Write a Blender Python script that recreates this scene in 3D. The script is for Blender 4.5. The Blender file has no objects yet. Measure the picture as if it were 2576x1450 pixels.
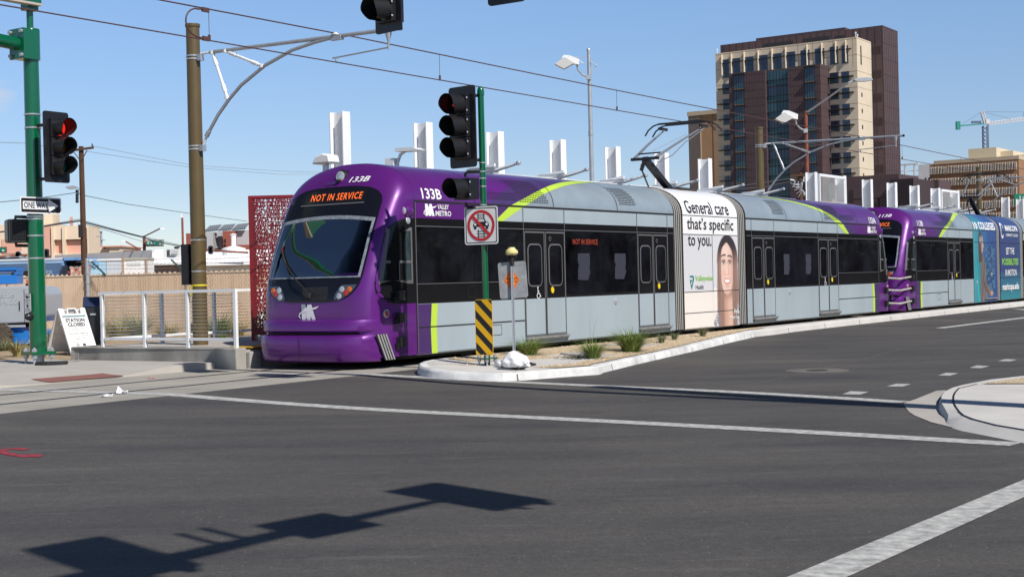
import bpy, bmesh, math, random
from mathutils import Vector, Matrix
from math import sin, cos, pi, radians, sqrt, atan2
random.seed(7)
SC = bpy.context.scene
COL = SC.collection
# ------------------------------------------------------------------ camera
EYE = 1.46; FOC = 50/36*2576; ROLL = radians(1.4); PITCH = radians(.34)
cam = bpy.data.cameras.new('camera'); cam.lens = 50; cam.sensor_width = 36
cam.clip_end = 6000; cam.clip_start = .1
co = bpy.data.objects.new('camera', cam); COL.objects.link(co); SC.camera = co
fw = Vector((0, cos(PITCH), -sin(PITCH))); up = Vector((0, sin(PITCH), cos(PITCH))); ri = Vector((1, 0, 0))
cx = ri*cos(ROLL) - up*sin(ROLL); cy = ri*sin(ROLL) + up*cos(ROLL)
co.matrix_world = Matrix(((cx.x, cy.x, -fw.x, 0), (cx.y, cy.y, -fw.y, 0), (cx.z, cy.z, -fw.z, EYE), (0, 0, 0, 1)))
# ------------------------------------------------------------------ light
SUN_EL = radians(44); SUN_AZ = atan2(.64, -.77)
w = bpy.data.worlds.new('World'); SC.world = w; w.use_nodes = True
nt = w.node_tree; bg = nt.nodes['Background']
sky = nt.nodes.new('ShaderNodeTexSky'); sky.sky_type = 'NISHITA'; sky.sun_disc = False
sky.sun_elevation = SUN_EL; sky.sun_rotation = SUN_AZ
sky.air_density = 1.0; sky.dust_density = .15; sky.ozone_density = 4.0; sky.altitude = 1200
bg.inputs['Strength'].default_value = .110
tint = nt.nodes.new('ShaderNodeMix'); tint.data_type = 'RGBA'; tint.blend_type = 'MULTIPLY'; tint.inputs[0].default_value = 1
tint.inputs[7].default_value = (1.17, 1.18, 1.27, 1)
wtc = nt.nodes.new('ShaderNodeTexCoord'); wsx = nt.nodes.new('ShaderNodeSeparateXYZ'); wrp = nt.nodes.new('ShaderNodeValToRGB')
we = wrp.color_ramp.elements; we[0].position = .07; we[0].color = (.83, .77, .74, 1); we[1].position = .20; we[1].color = (1, 1, .95, 1); w3 = we.new(.5); w3.color = (.46, .46, .47, 1); w4 = we.new(1.); w4.color = (.34, .34, .36, 1)
tn2 = nt.nodes.new('ShaderNodeMix'); tn2.data_type = 'RGBA'; tn2.blend_type = 'MULTIPLY'; tn2.inputs[0].default_value = 1
nt.links.new(wtc.outputs['Generated'], wsx.inputs[0]); nt.links.new(wsx.outputs[2], wrp.inputs[0])
nt.links.new(sky.outputs[0], tint.inputs[6]); nt.links.new(tint.outputs[2], tn2.inputs[6]); nt.links.new(wrp.outputs[0], tn2.inputs[7]); # one small soft cloud low in the sky at the left
def wnode(t, op=None, **k):
    q = nt.nodes.new(t)
    if op: q.operation = op
    for a_, b_ in k.items(): q.inputs[int(a_[1:])].default_value = b_
    return q
cdir = Vector((-.3508, .9296, .1276)); crt = Vector((.9356, .3531, 0)); cmp_ = wnode('ShaderNodeVectorMath', 'SUBTRACT', i1=cdir); nt.links.new(wtc.outputs['Generated'], cmp_.inputs[0])
dx_ = wnode('ShaderNodeVectorMath', 'DOT_PRODUCT', i1=crt/.034); nt.links.new(cmp_.outputs[0], dx_.inputs[0]); dz_ = wnode('ShaderNodeVectorMath', 'DOT_PRODUCT', i1=(0, 0, 1/.0135)); nt.links.new(cmp_.outputs[0], dz_.inputs[0])
cvec = nt.nodes.new('ShaderNodeCombineXYZ'); nt.links.new(dx_.outputs['Value'], cvec.inputs[0]); nt.links.new(dz_.outputs['Value'], cvec.inputs[1])
cl_ = wnode('ShaderNodeVectorMath', 'LENGTH'); nt.links.new(cvec.outputs[0], cl_.inputs[0]); cn_ = nt.nodes.new('ShaderNodeTexNoise'); cn_.inputs['Scale'].default_value = 1.5; cn_.inputs['Detail'].default_value = 6; nt.links.new(cvec.outputs[0], cn_.inputs['Vector'])
cs1 = wnode('ShaderNodeMath', 'MULTIPLY_ADD', i1=1.5, i2=-.75); nt.links.new(cn_.outputs['Fac'], cs1.inputs[0]); cs2 = wnode('ShaderNodeMath', 'ADD'); nt.links.new(cl_.outputs['Value'], cs2.inputs[0]); nt.links.new(cs1.outputs[0], cs2.inputs[1])
cr_ = nt.nodes.new('ShaderNodeMapRange'); cr_.inputs[1].default_value = 1.0; cr_.inputs[2].default_value = .45; cr_.inputs[3].default_value = 0; cr_.inputs[4].default_value = .6; nt.links.new(cs2.outputs[0], cr_.inputs[0])
cmx = nt.nodes.new('ShaderNodeMix'); cmx.data_type = 'RGBA'; cmx.inputs[7].default_value = (5.6, 6.0, 7.0, 1); nt.links.new(cr_.outputs[0], cmx.inputs[0]); nt.links.new(tn2.outputs[2], cmx.inputs[6]); nt.links.new(cmx.outputs[2], bg.inputs['Color'])
sl = bpy.data.lights.new('sun', 'SUN'); sl.energy = 4.9; sl.angle = radians(.53); sl.color = (1, .955, .89)
so = bpy.data.objects.new('sun', sl); COL.objects.link(so)
so.rotation_euler = Vector((sin(SUN_AZ)*cos(SUN_EL), cos(SUN_AZ)*cos(SUN_EL), sin(SUN_EL))).to_track_quat('Z', 'Y').to_euler()
SC.view_settings.view_transform = 'Standard'; SC.view_settings.look = 'None'
SC.view_settings.exposure = 0; SC.view_settings.gamma = 1
SC.render.engine = 'CYCLES'; SC.cycles.max_bounces = 6; SC.cycles.transparent_max_bounces = 12
SC.render.resolution_x = 1024; SC.render.resolution_y = 576

# ------------------------------------------------------------------ where things stand
def ray(u, v):
    xi = u-1288; yi = -(v-725)
    x = xi*cos(ROLL)+yi*sin(ROLL); y = -xi*sin(ROLL)+yi*cos(ROLL)
    return (x, FOC*cos(PITCH)+y*sin(PITCH), -FOC*sin(PITCH)+y*cos(PITCH))
def G(u, v, z=0.):                       # ground point of a photo point at height z
    d = ray(u, v); t = (z-EYE)/d[2]; return Vector((d[0]*t, d[1]*t, z))
def D(u, v, Y):                          # point of a photo point at distance Y
    d = ray(u, v); t = Y/d[1]; return Vector((d[0]*t, Y, EYE+d[2]*t))
S_, C_ = .559, .829
def T(a, b, z=0.): return Vector((-1.68+S_*a-C_*b, 25+C_*a+S_*b, z))   # street grid: a along the track, b across it
def AB(p): dx = p[0]+1.68; dy = p[1]-25; return (dx*S_+dy*C_, -dx*C_+dy*S_)
DA = Vector((S_, C_, 0)); DB = Vector((-C_, S_, 0)); ANG = atan2(C_, S_)
ZR = -.10; ZI = .05                      # road is lower than the track slab; island top
def zroad(b): t = min(1, max(0, (-.62-b)/5.)); return ZR*(1-(1-t)**2)
def GR(u, v):                            # on the cambered road
    z = ZR
    for _ in range(40): p = G(u, v, z); z = .75*z+.25*zroad(AB(p)[1])
    return G(u, v, z)

# ------------------------------------------------------------------ mesh helpers
class MB:
    def __init__(s): s.v = []; s.f = []; s.m = []
    def add(s, vs, fs, m=0):
        o = len(s.v); s.v += [tuple(v) for v in vs]
        for f in fs: s.f.append([o+i for i in f]); s.m.append(m)
        return s
    def box(s, x0, x1, y0, y1, z0, z1, m=0, M=None):
        vs = [Vector((x, y, z)) for z in (z0, z1) for y in (y0, y1) for x in (x0, x1)]
        if M: vs = [M @ v for v in vs]
        return s.add(vs, [(0, 2, 3, 1), (4, 5, 7, 6), (0, 1, 5, 4), (2, 6, 7, 3), (0, 4, 6, 2), (1, 3, 7, 5)], m)
    def bar(s, p, q, w, h=None, m=0, upv=(0, 0, 1)):     # box from p to q, w wide, h high
        h = h or w; p = Vector(p); q = Vector(q); d = (q-p).normalized()
        sx = d.cross(Vector(upv))
        if sx.length < 1e-4: sx = Vector((1, 0, 0))
        sx.normalize(); uz = sx.cross(d).normalized()
        vs = [c+sx*i*w/2+uz*j*h/2 for c in (p, q) for i, j in ((-1, -1), (1, -1), (1, 1), (-1, 1))]
        return s.add(vs, [(3, 2, 1, 0), (4, 5, 6, 7), (0, 1, 5, 4), (1, 2, 6, 5), (2, 3, 7, 6), (3, 0, 4, 7)], m)
    def tube(s, pts, r, n=8, m=0, cap=True):
        pts = [Vector(p) for p in pts]; k = len(pts)
        rs = r if isinstance(r, (list, tuple)) else [r]*k
        rings = []; prev = None
        for i, p in enumerate(pts):
            d = (pts[min(i+1, k-1)]-pts[max(i-1, 0)]).normalized()
            if prev is None:
                a = d.cross(Vector((0, 0, 1)))
                if a.length < 1e-3: a = d.cross(Vector((1, 0, 0)))
            else: a = prev-d*prev.dot(d)
            a.normalize(); prev = a; b = d.cross(a)
            rings.append([p+(a*cos(2*pi*j/n)+b*sin(2*pi*j/n))*rs[i] for j in range(n)])
        vs = [v for R_ in rings for v in R_]
        fs = [(i*n+j, i*n+(j+1) % n, (i+1)*n+(j+1) % n, (i+1)*n+j) for i in range(k-1) for j in range(n)]
        if cap: fs += [tuple(range(n-1, -1, -1)), tuple((k-1)*n+j for j in range(n))]
        return s.add(vs, fs, m)
    def lathe(s, prof, c=(0, 0, 0), n=16, m=0, M=None):   # prof: (r, z)
        vs = []
        for r, z in prof: vs += [Vector((r*cos(2*pi*j/n), r*sin(2*pi*j/n), z)) for j in range(n)]
        if M: vs = [M @ v for v in vs]
        vs = [v+Vector(c) for v in vs]; k = len(prof)
        fs = [(i*n+j, i*n+(j+1) % n, (i+1)*n+(j+1) % n, (i+1)*n+j) for i in range(k-1) for j in range(n)]
        fs += [tuple(range(n-1, -1, -1)), tuple((k-1)*n+j for j in range(n))]
        return s.add(vs, fs, m)
    def slab(s, poly, fn, d0, d1, m=0, ms=None):           # flat outline given a thickness through fn(x, y, depth)
        n = len(poly); a = [fn(x, y, d0) for x, y in poly]; b = [fn(x, y, d1) for x, y in poly]
        s.add(a+b, [tuple(range(n))[::-1], tuple(range(n, 2*n))], m)
        s.add(a+b, [(i, (i+1) % n, n+(i+1) % n, n+i) for i in range(n)], m if ms is None else ms)
        return s
    def face(s, pts, m=0): return s.add(pts, [tuple(range(len(pts)))], m)
    def build(s, name, mats, parent=None, smooth=False, ang=35, loc=None, recalc=True):
        me = bpy.data.meshes.new(name); me.from_pydata(s.v, [], s.f)
        for mt in (mats if isinstance(mats, (list, tuple)) else [mats]): me.materials.append(mt)
        me.polygons.foreach_set('material_index', s.m)
        if recalc:
            bm = bmesh.new(); bm.from_mesh(me); bmesh.ops.remove_doubles(bm, verts=bm.verts, dist=1e-5)
            bmesh.ops.recalc_face_normals(bm, faces=bm.faces); bm.to_mesh(me); bm.free()
        if smooth:
            me.polygons.foreach_set('use_smooth', [True]*len(me.polygons)); me.set_sharp_from_angle(angle=radians(ang))
        o = bpy.data.objects.new(name, me); COL.objects.link(o)
        if parent: o.parent = parent
        if loc is not None: o.location = loc
        return o
def tag(o, label=None, cat=None, group=None, kind=None):
    if label: o['label'] = label
    if cat: o['category'] = cat
    if group: o['group'] = group
    if kind: o['kind'] = kind
    return o
def empty(name, loc, label, cat, group=None, rz=0):
    o = bpy.data.objects.new(name, None); COL.objects.link(o); o.location = loc; o.rotation_euler = (0, 0, rz)
    o.empty_display_size = .2
    return tag(o, label, cat, group)
def copy_tree(o, parent=None):
    c = o.copy(); COL.objects.link(c)
    if parent: c.parent = parent
    for ch in list(o.children): copy_tree(ch, c)
    return c
def structure(o): o['kind'] = 'structure'; return o
def rrect(x0, x1, y0, y1, r, n=4):
    out = []
    for cx_, cy_, a0 in ((x1-r, y1-r, 0), (x0+r, y1-r, pi/2), (x0+r, y0+r, pi), (x1-r, y0+r, 1.5*pi)):
        out += [(cx_+r*cos(a0+pi/2*i/n), cy_+r*sin(a0+pi/2*i/n)) for i in range(n+1)]
    return out
def disc(cx_, cy_, r, n=16, ry=None): return [(cx_+r*cos(2*pi*i/n), cy_+(ry or r)*sin(2*pi*i/n)) for i in range(n)]
_tc = {}
def text2d(s, bold=0., shear=0., space=1.):
    key = (s, bold, shear, space)
    if key in _tc: return _tc[key]
    cu = bpy.data.curves.new('t', 'FONT'); cu.body = s; cu.size = 1; cu.offset = bold; cu.shear = shear
    cu.space_character = space; cu.resolution_u = 2
    ob = bpy.data.objects.new('t', cu); COL.objects.link(ob)
    me = bpy.data.meshes.new_from_object(ob.evaluated_get(bpy.context.evaluated_depsgraph_get()))
    vs = [(v.co.x, v.co.y) for v in me.vertices]; fs = [tuple(p.vertices) for p in me.polygons]
    bpy.data.objects.remove(ob); bpy.data.curves.remove(cu); bpy.data.meshes.remove(me)
    _tc[key] = (vs, fs); return _tc[key]
def put_text(mb, s, x0, x1, y0, y1, fn, m=0, bold=.0, shear=0., space=1., fine=False):
    vs, fs = text2d(s, bold, shear, space)
    ax = min(v[0] for v in vs); bx = max(v[0] for v in vs); ay = min(v[1] for v in vs); by = max(v[1] for v in vs)
    vs = [(x0+(x-ax)/(bx-ax)*(x1-x0), y0+(y-ay)/(by-ay)*(y1-y0)) for x, y in vs]
    if fine:
        bm = bmesh.new(); bv = [bm.verts.new((x, y, 0)) for x, y in vs]
        for f in fs:
            try: bm.faces.new([bv[i] for i in f])
            except ValueError: pass
        for _ in range(2):
            ed = [e for e in bm.edges if abs(e.verts[0].co.y-e.verts[1].co.y) > .07]
            if ed: bmesh.ops.subdivide_edges(bm, edges=ed, cuts=1)
            bmesh.ops.triangulate(bm, faces=bm.faces[:])
        bm.verts.index_update(); vs = [(v.co.x, v.co.y) for v in bm.verts]; fs = [tuple(v.index for v in f.verts) for f in bm.faces]; bm.free()
    mb.add([fn(x, y) for x, y in vs], fs, m)

# ------------------------------------------------------------------ materials
def mat(name, col, rough=.5, metal=0., var=0., vscale=4., bump=0., bscale=40., coat=0., em=None, es=1., col2=None, stretch=None, spec=None):
    m = bpy.data.materials.new(name); m.use_nodes = True; n = m.node_tree; B = n.nodes['Principled BSDF']; L = n.links.new
    B.inputs['Base Color'].default_value = (*col, 1); B.inputs['Roughness'].default_value = rough
    B.inputs['Metallic'].default_value = metal; B.inputs['Coat Weight'].default_value = coat; B.inputs['Coat Roughness'].default_value = .05
    if spec is not None: B.inputs['Specular IOR Level'].default_value = spec
    if em: B.inputs['Emission Color'].default_value = (*em, 1); B.inputs['Emission Strength'].default_value = es
    if var or bump:
        tc = n.nodes.new('ShaderNodeTexCoord'); src = tc.outputs['Object']
        if stretch:
            mp = n.nodes.new('ShaderNodeMapping'); mp.inputs['Scale'].default_value = stretch; L(src, mp.inputs[0]); src = mp.outputs[0]
    if var:
        tx = n.nodes.new('ShaderNodeTexNoise'); tx.inputs['Scale'].default_value = vscale; tx.inputs['Detail'].default_value = 6; tx.inputs['Roughness'].default_value = .62
        L(src, tx.inputs['Vector'])
        rp = n.nodes.new('ShaderNodeValToRGB'); e = rp.color_ramp.elements
        c2 = col2 or tuple(c*(1-var) for c in col); c1 = tuple(min(1, c*(1+var*.5)) for c in col)
        e[0].position = .32; e[0].color = (*c2, 1); e[1].position = .68; e[1].color = (*c1, 1)
        L(tx.outputs['Fac'], rp.inputs[0]); L(rp.outputs[0], B.inputs['Base Color'])
    if bump:
        bx = n.nodes.new('ShaderNodeTexNoise'); bx.inputs['Scale'].default_value = bscale; bx.inputs['Detail'].default_value = 4
        L(src, bx.inputs['Vector']); bp = n.nodes.new('ShaderNodeBump'); bp.inputs['Strength'].default_value = bump; bp.inputs['Distance'].default_value = .01
        L(bx.outputs['Fac'], bp.inputs['Height']); L(bp.outputs[0], B.inputs['Normal'])
    return m
PURPLE = mat('purple_metallic_paint', (.125, .014, .205), .36, .25, var=.14, vscale=1.2, coat=.45)
DPURPLE = mat('dark_purple_vinyl', (.062, .025, .125), .35, coat=.2)
LIME = mat('lime_vinyl', (.48, .68, .06), .4)
SILVER = mat('blue_grey_panel_paint', (.36, .425, .465), .33, .0, var=.1, vscale=.8, coat=.15, stretch=(1, 1, .2))
SILVR2 = mat('blue_grey_roof_paint', (.28, .335, .375), .36, .1, var=.12, vscale=1.5, coat=.1)
BLK = mat('black_band', (.010, .010, .012), .12, spec=.3)
WIN = mat('dark_window_glass', (.010, .011, .015), .03, spec=.45, var=.9, vscale=1.1)
RUB = mat('black_rubber', (.018, .018, .018), .6)
SEAM = mat('panel_gap', (.012, .012, .012), .7)
TRIM = mat('grey_door_trim', (.12, .12, .125), .45)
LEDGE = mat('worn_aluminium_step', (.36, .35, .34), .45, .4, var=.3, vscale=9)
WHITE = mat('white_vinyl', (.82, .82, .82), .4)
ADW = mat('white_advert_wrap', (.86, .85, .84), .35, coat=.2)
ADG = mat('pale_grey_advert_wrap', (.66, .66, .68), .35, coat=.2)
ADC = mat('cream_advert_wrap', (.83, .77, .71), .35, coat=.2)
INK = mat('dark_grey_lettering', (.035, .035, .045), .5)
BELL = mat('grey_bellows_rubber', (.34, .33, .31), .5)
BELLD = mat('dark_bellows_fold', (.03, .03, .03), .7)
BOG = mat('underframe_black', (.01, .01, .01), .8)
YEL = mat('yellow_plastic', (.78, .58, .01), .4)
LED = mat('orange_led', (.3, .05, .01), .5, em=(1, .17, .03), es=1.05)
LEDD = mat('dim_orange_led', (.12, .02, .01), .5, em=(.8, .10, .04), es=.35)
GREEN = mat('glossy_dark_green_paint', (.0, .105, .042), .22, coat=.6, var=.08, vscale=2)
BROWN = mat('olive_brown_pole_paint', (.115, .08, .032), .42, var=.12, vscale=2.5)
GALV = mat('galvanised_steel', (.44, .47, .50), .45, .45, var=.1, vscale=5)
STRAP = mat('steel_band', (.62, .62, .64), .3, .7)
SBLK = mat('signal_black', (.012, .012, .016), .38)
SVIS = mat('visor_black', (.01, .01, .012), .45)
CONC = mat('pale_concrete', (.44, .41, .37), .85, var=.14, vscale=.9, bump=.15, bscale=60)
CONCW = mat('bright_concrete', (.58, .56, .53), .85, var=.12, vscale=1.3, bump=.12, bscale=60)
CONCD = mat('formed_concrete_wall', (.33, .315, .285), .9, var=.34, vscale=1.8, bump=.3, bscale=30, stretch=(1, 1, .5))
SLAB = mat('track_slab_concrete', (.36, .335, .29), .88, var=.16, vscale=.8, bump=.15, bscale=70)
KERBW = mat('white_painted_kerb', (.70, .70, .69), .75, var=.38, vscale=1.7, bump=.25, bscale=30)
LINEM = mat('white_road_paint', (.47, .47, .45), .85, var=.5, vscale=11, bump=.2, bscale=120, col2=(.25, .25, .245))
LINEB = mat('fresh_white_road_paint', (.60, .60, .58), .8, var=.22, vscale=7)
WSTEEL = mat('white_painted_steel', (.82, .83, .84), .42, var=.05, vscale=2)
WIRE = mat('weathered_copper_wire', (.085, .04, .035), .6)
WOOD = mat('brown_utility_timber', (.085, .04, .022), .9, var=.4, vscale=6, stretch=(3, 3, .3))
RAILS = mat('rail_steel', (.05, .043, .04), .45, .6)
RUST = mat('rust_red_paint', (.24, .065, .04), .7, var=.3, vscale=5)
PAPER = mat('faded_window_notice', (.04, .042, .06), .3)
GLASSC = mat('clear_lens', (.6, .62, .66), .08, .5)
ORL = mat('orange_lens', (.55, .13, .02), .2, coat=.5)
RDL = mat('red_lens', (.38, .03, .025), .25, coat=.5)
# ================================================================== the setting
def crop(x0, y0, sc):
    k = 2576/3936
    return lambda x, y: ((x0+x/sc)*k, (y0+y/sc)*k)
c2 = crop(2000, 950, 2.862); c6 = crop(0, 1350, 1.9815); c7 = crop(1000, 1350, 1.9815); c8 = crop(3000, 1300, 2.4167)
cw = crop(2200, 1100, 1.4839); cr = crop(3500, 1050, 2.635)
def asphalt():
    m = bpy.data.materials.new('asphalt'); m.use_nodes = True; n = m.node_tree; B = n.nodes['Principled BSDF']; L = n.links.new
    B.inputs['Roughness'].default_value = .75; B.inputs['Specular IOR Level'].default_value = .35
    tc = n.nodes.new('ShaderNodeTexCoord')
    def noise(sc, det, rough, vec=None):
        t = n.nodes.new('ShaderNodeTexNoise'); t.inputs['Scale'].default_value = sc; t.inputs['Detail'].default_value = det; t.inputs['Roughness'].default_value = rough
        L(vec or tc.outputs['Object'], t.inputs['Vector']); return t.outputs['Fac']
    def ramp(f, a, ca, b, cb):
        r = n.nodes.new('ShaderNodeValToRGB'); e = r.color_ramp.elements; e[0].position = a; e[0].color = (*ca, 1); e[1].position = b; e[1].color = (*cb, 1); L(f, r.inputs[0]); return r.outputs[0]
    def mix(f, a, b, mode='MIX'):
        x = n.nodes.new('ShaderNodeMix'); x.data_type = 'RGBA'; x.blend_type = mode
        if isinstance(f, float): x.inputs[0].default_value = f
        else: L(f, x.inputs[0])
        L(a, x.inputs[6]); L(b, x.inputs[7]); return x.outputs[2]
    mp = n.nodes.new('ShaderNodeMapping'); mp.inputs['Rotation'].default_value = (0, 0, -ANG); mp.inputs['Scale'].default_value = (.16, 1.1, 1); L(tc.outputs['Object'], mp.inputs[0])
    big = ramp(noise(.22, 5, .6), .3, (.064, .063, .065), .70, (.103, .099, .093))
    lane = ramp(noise(1.0, 4, .55, mp.outputs[0]), .3, (.74, .74, .79), .75, (1.27, 1.23, 1.15))
    fine = ramp(noise(95, 4, .8), .32, (.50, .50, .50), .72, (1.62, 1.58, 1.52))
    med = ramp(noise(16, 7, .8), .3, (.74, .74, .75), .72, (1.26, 1.25, 1.22))
    c = mix(1., mix(1., mix(1., big, lane, 'MULTIPLY'), med, 'MULTIPLY'), fine, 'MULTIPLY')
    vo = n.nodes.new('ShaderNodeTexVoronoi'); vo.inputs['Scale'].default_value = 13; L(tc.outputs['Object'], vo.inputs['Vector'])
    grit = ramp(vo.outputs['Distance'], .07, (1, 1, 1), .11, (0, 0, 0))
    sel = ramp(noise(3.1, 2, .5), .50, (0, 0, 0), .58, (.6, .6, .6))
    bl = n.nodes.new('ShaderNodeRGB'); bl.outputs[0].default_value = (.34, .32, .28, 1)
    mu = n.nodes.new('ShaderNodeMath'); mu.operation = 'MULTIPLY'; L(grit, mu.inputs[0]); L(sel, mu.inputs[1])
    c = mix(mu.outputs[0], c, bl.outputs[0])
    # tyre-polished lanes, scuffs and oil drips
    mp2 = n.nodes.new('ShaderNodeMapping'); mp2.inputs['Rotation'].default_value = (0, 0, -ANG-.12); mp2.inputs['Scale'].default_value = (.35, 3.2, 1); L(tc.outputs['Object'], mp2.inputs[0])
    sc = ramp(noise(2.2, 7, .72, mp2.outputs[0]), .56, (0, 0, 0), .76, (.5, .5, .5)); pale = n.nodes.new('ShaderNodeRGB'); pale.outputs[0].default_value = (.17, .16, .145, 1); c = mix(sc, c, pale.outputs[0])
    oil = ramp(noise(1.7, 3, .5), .68, (0, 0, 0), .78, (.45, .45, .45)); dk = n.nodes.new('ShaderNodeRGB'); dk.outputs[0].default_value = (.035, .034, .036, 1); c = mix(oil, c, dk.outputs[0])
    L(c, B.inputs['Base Color'])
    bp = n.nodes.new('ShaderNodeBump'); bp.inputs['Strength'].default_value = .55; bp.inputs['Distance'].default_value = .006
    L(noise(170, 3, .7), bp.inputs['Height']); L(bp.outputs[0], B.inputs['Normal'])
    return m
def gravel(name, c1, c2_, c3):
    m = bpy.data.materials.new(name); m.use_nodes = True; n = m.node_tree; B = n.nodes['Principled BSDF']; L = n.links.new
    B.inputs['Roughness'].default_value = .9
    tc = n.nodes.new('ShaderNodeTexCoord'); vo = n.nodes.new('ShaderNodeTexVoronoi'); vo.inputs['Scale'].default_value = 26; L(tc.outputs['Object'], vo.inputs['Vector'])
    rp = n.nodes.new('ShaderNodeValToRGB'); e = rp.color_ramp.elements; e[0].position = 0; e[0].color = (*c1, 1); e[1].position = 1; e[1].color = (*c2_, 1)
    x = rp.color_ramp.elements.new(.5); x.color = (*c3, 1)
    sx = n.nodes.new('ShaderNodeSeparateColor'); L(vo.outputs['Color'], sx.inputs[0]); L(sx.outputs[0], rp.inputs[0])
    no = n.nodes.new('ShaderNodeTexNoise'); no.inputs['Scale'].default_value = 1.3; no.inputs['Detail'].default_value = 5; L(tc.outputs['Object'], no.inputs['Vector'])
    mx = n.nodes.new('ShaderNodeMix'); mx.data_type = 'RGBA'; mx.blend_type = 'MULTIPLY'; mx.inputs[0].default_value = .5
    L(rp.outputs[0], mx.inputs[6]); L(no.outputs['Fac'], mx.inputs[7]); L(rp.outputs[0], B.inputs['Base Color'])
    bp = n.nodes.new('ShaderNodeBump'); bp.inputs['Strength'].default_value = .9; bp.inputs['Distance'].default_value = .03; bp.invert = True
    L(vo.outputs['Distance'], bp.inputs['Height']); L(bp.outputs[0], B.inputs['Normal'])
    return m
ASPH = asphalt()
GRAV = gravel('tan_gravel', (.46, .34, .20), (.68, .55, .38), (.57, .45, .30))
DIRT = mat('dry_dirt', (.30, .23, .15), .95, var=.3, vscale=.6, bump=.3, bscale=20)
TACT = mat('brick_red_tactile_paving', (.25, .105, .085), .85, var=.15, vscale=3, bump=.8, bscale=22)

mb = MB(); mb.face([(-2500, -2500, -.3), (2500, -2500, -.3), (2500, 2500, -.3), (-2500, 2500, -.3)])
structure(mb.build('ground', DIRT))
mb = MB()
al = [-90, -40, -20, -10, -5, 0, 5, 15, 30, 60, 200]; bl_ = [-90, -30, -12, -5.62, -4.6, -3.6, -2.6, -1.6, -.62]
for i in range(len(al)-1):
    for j in range(len(bl_)-1):
        mb.face([T(a, b, zroad(b)) for a, b in ((al[i], bl_[j]), (al[i+1], bl_[j]), (al[i+1], bl_[j+1]), (al[i], bl_[j+1]))])
structure(mb.build('road', ASPH))
mb = MB(); mb.face([T(-90, -.62), T(200, -.62), T(200, 3.4), T(-90, 3.4)]); structure(mb.build('track_slab', SLAB))
mb = MB()
for b0 in (.52, 1.96): mb.face([T(-90, b0, .004), T(200, b0, .004), T(200, b0+.115, .004), T(-90, b0+.115, .004)])
structure(mb.build('rails', RAILS))
def strip(mb, pts, wd, z=.004, m=0, road=True):
    pts = [Vector(p) for p in pts]; out = []
    for i, p in enumerate(pts):
        d = (pts[min(i+1, len(pts)-1)]-pts[max(i-1, 0)]); d.z = 0; d.normalize(); nn = Vector((-d.y, d.x, 0))*wd/2
        row = []
        for q in (p+nn, p-nn): row.append(Vector((q.x, q.y, (zroad(AB(q)[1]) if road else p.z)+z)))
        out.append(row)
    for i in range(len(out)-1): mb.face([out[i][0], out[i+1][0], out[i+1][1], out[i][1]], m)
def dense(pts, n=6):
    out = []
    for i in range(len(pts)-1):
        for k in range(n): out.append(pts[i].lerp(pts[i+1], k/n))
    return out+[pts[-1]]
mb = MB()
l1 = [GR(*c6(*p)) for p in ((-300, 281), (0, 290), (870, 320), (1300, 335))]+[GR(*c7(*p)) for p in ((0, 375), (1300, 455), (2576, 530))]+[GR(*cw(*p)) for p in ((1288, 835), (2540, 897))]
import numpy as _np
def smooth_line(pts, deg=2):
    ab = [AB(p) for p in pts]; co_ = _np.polyfit([q[1] for q in ab], [q[0] for q in ab], deg); b0, b1 = ab[0][1], ab[-1][1]
    return [T(float(_np.polyval(co_, b0+(b1-b0)*i/40)), b0+(b1-b0)*i/40) for i in range(41)]
strip(mb, smooth_line(l1), .30)
l2 = [GR(*c7(*p)) for p in ((230, 165), (620, 178), (1000, 188), (1700, 215), (2576, 262))]+[GR(*cw(*p)) for p in ((700, 590), (1600, 643), (1890, 660))]
strip(mb, smooth_line(l2), .28)
q = [GR(1740, 1550), GR(2700, 1155), GR(2700, 1194), GR(1905, 1553)]; mb.face([v+Vector((0, 0, .004)) for v in q])
for q in ([(575, 518), (650, 490), (820, 496), (740, 522)], [(985, 445), (1080, 420), (1215, 424), (1135, 448)], [(1462, 345), (1540, 319), (1657, 323), (1575, 346)], [(1752, 273), (1825, 251), (1945, 257), (1865, 277)], [(2020, 210), (2090, 192), (2202, 197), (2130, 214)]):
    mb.face([GR(*c8(*p))+Vector((0, 0, .004)) for p in q])
mb.face([GR(*cr(*p))+Vector((0, 0, .004)) for p in [(245, 553), (340, 556), (1300, 437), (1300, 424)]])
mb.face([GR(*cr(*p))+Vector((0, 0, .004)) for p in [(1015, 361), (1300, 362), (1300, 384)]])
structure(mb.build('road_markings', LINEM))
SEALM = mat('pale_joint_sealant', (.16, .15, .135), .9, var=.4, vscale=12)
mb = MB(); sp = [GR(*c6(*p)) for p in ((0, 683), (1300, 638), (2576, 575))]+[GR(*cw(*p)) for p in ((400, 652), (700, 605), (1100, 545), (1400, 475), (1650, 415), (1900, 350), (2250, 275), (2576, 215))]
sp2 = [p+Vector((random.uniform(-.012, .012), random.uniform(-.012, .012), 0)) for p in dense(sp, 14)]; strip(mb, sp2, .022, .003)
structure(mb.build('road_seam', SEALM))
MANC = mat('manhole_collar_concrete', (.155, .145, .125), .9, var=.25, vscale=6)
mb = MB(); mc = GR(*cw(1395, 480)); mb.slab(disc(0, 0, .5, 40), lambda x, y, d: mc+Vector((x, y, d)), -.02, .005)
mh = mb.build('manhole_collar', MANC); tag(mh, 'round pale concrete collar with a dark manhole lid in the road', 'manhole')
mb = MB(); mb.slab(disc(0, 0, .17, 24), lambda x, y, d: mc+Vector((x, y, d)), .0, .009); mb.build('lid', mat('iron_lid', (.05, .045, .045), .7, .3, var=.4, vscale=30), mh)
mb = MB(); RED = mat('red_spray_paint', (.33, .03, .05), .85, var=.5, vscale=14)
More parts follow.
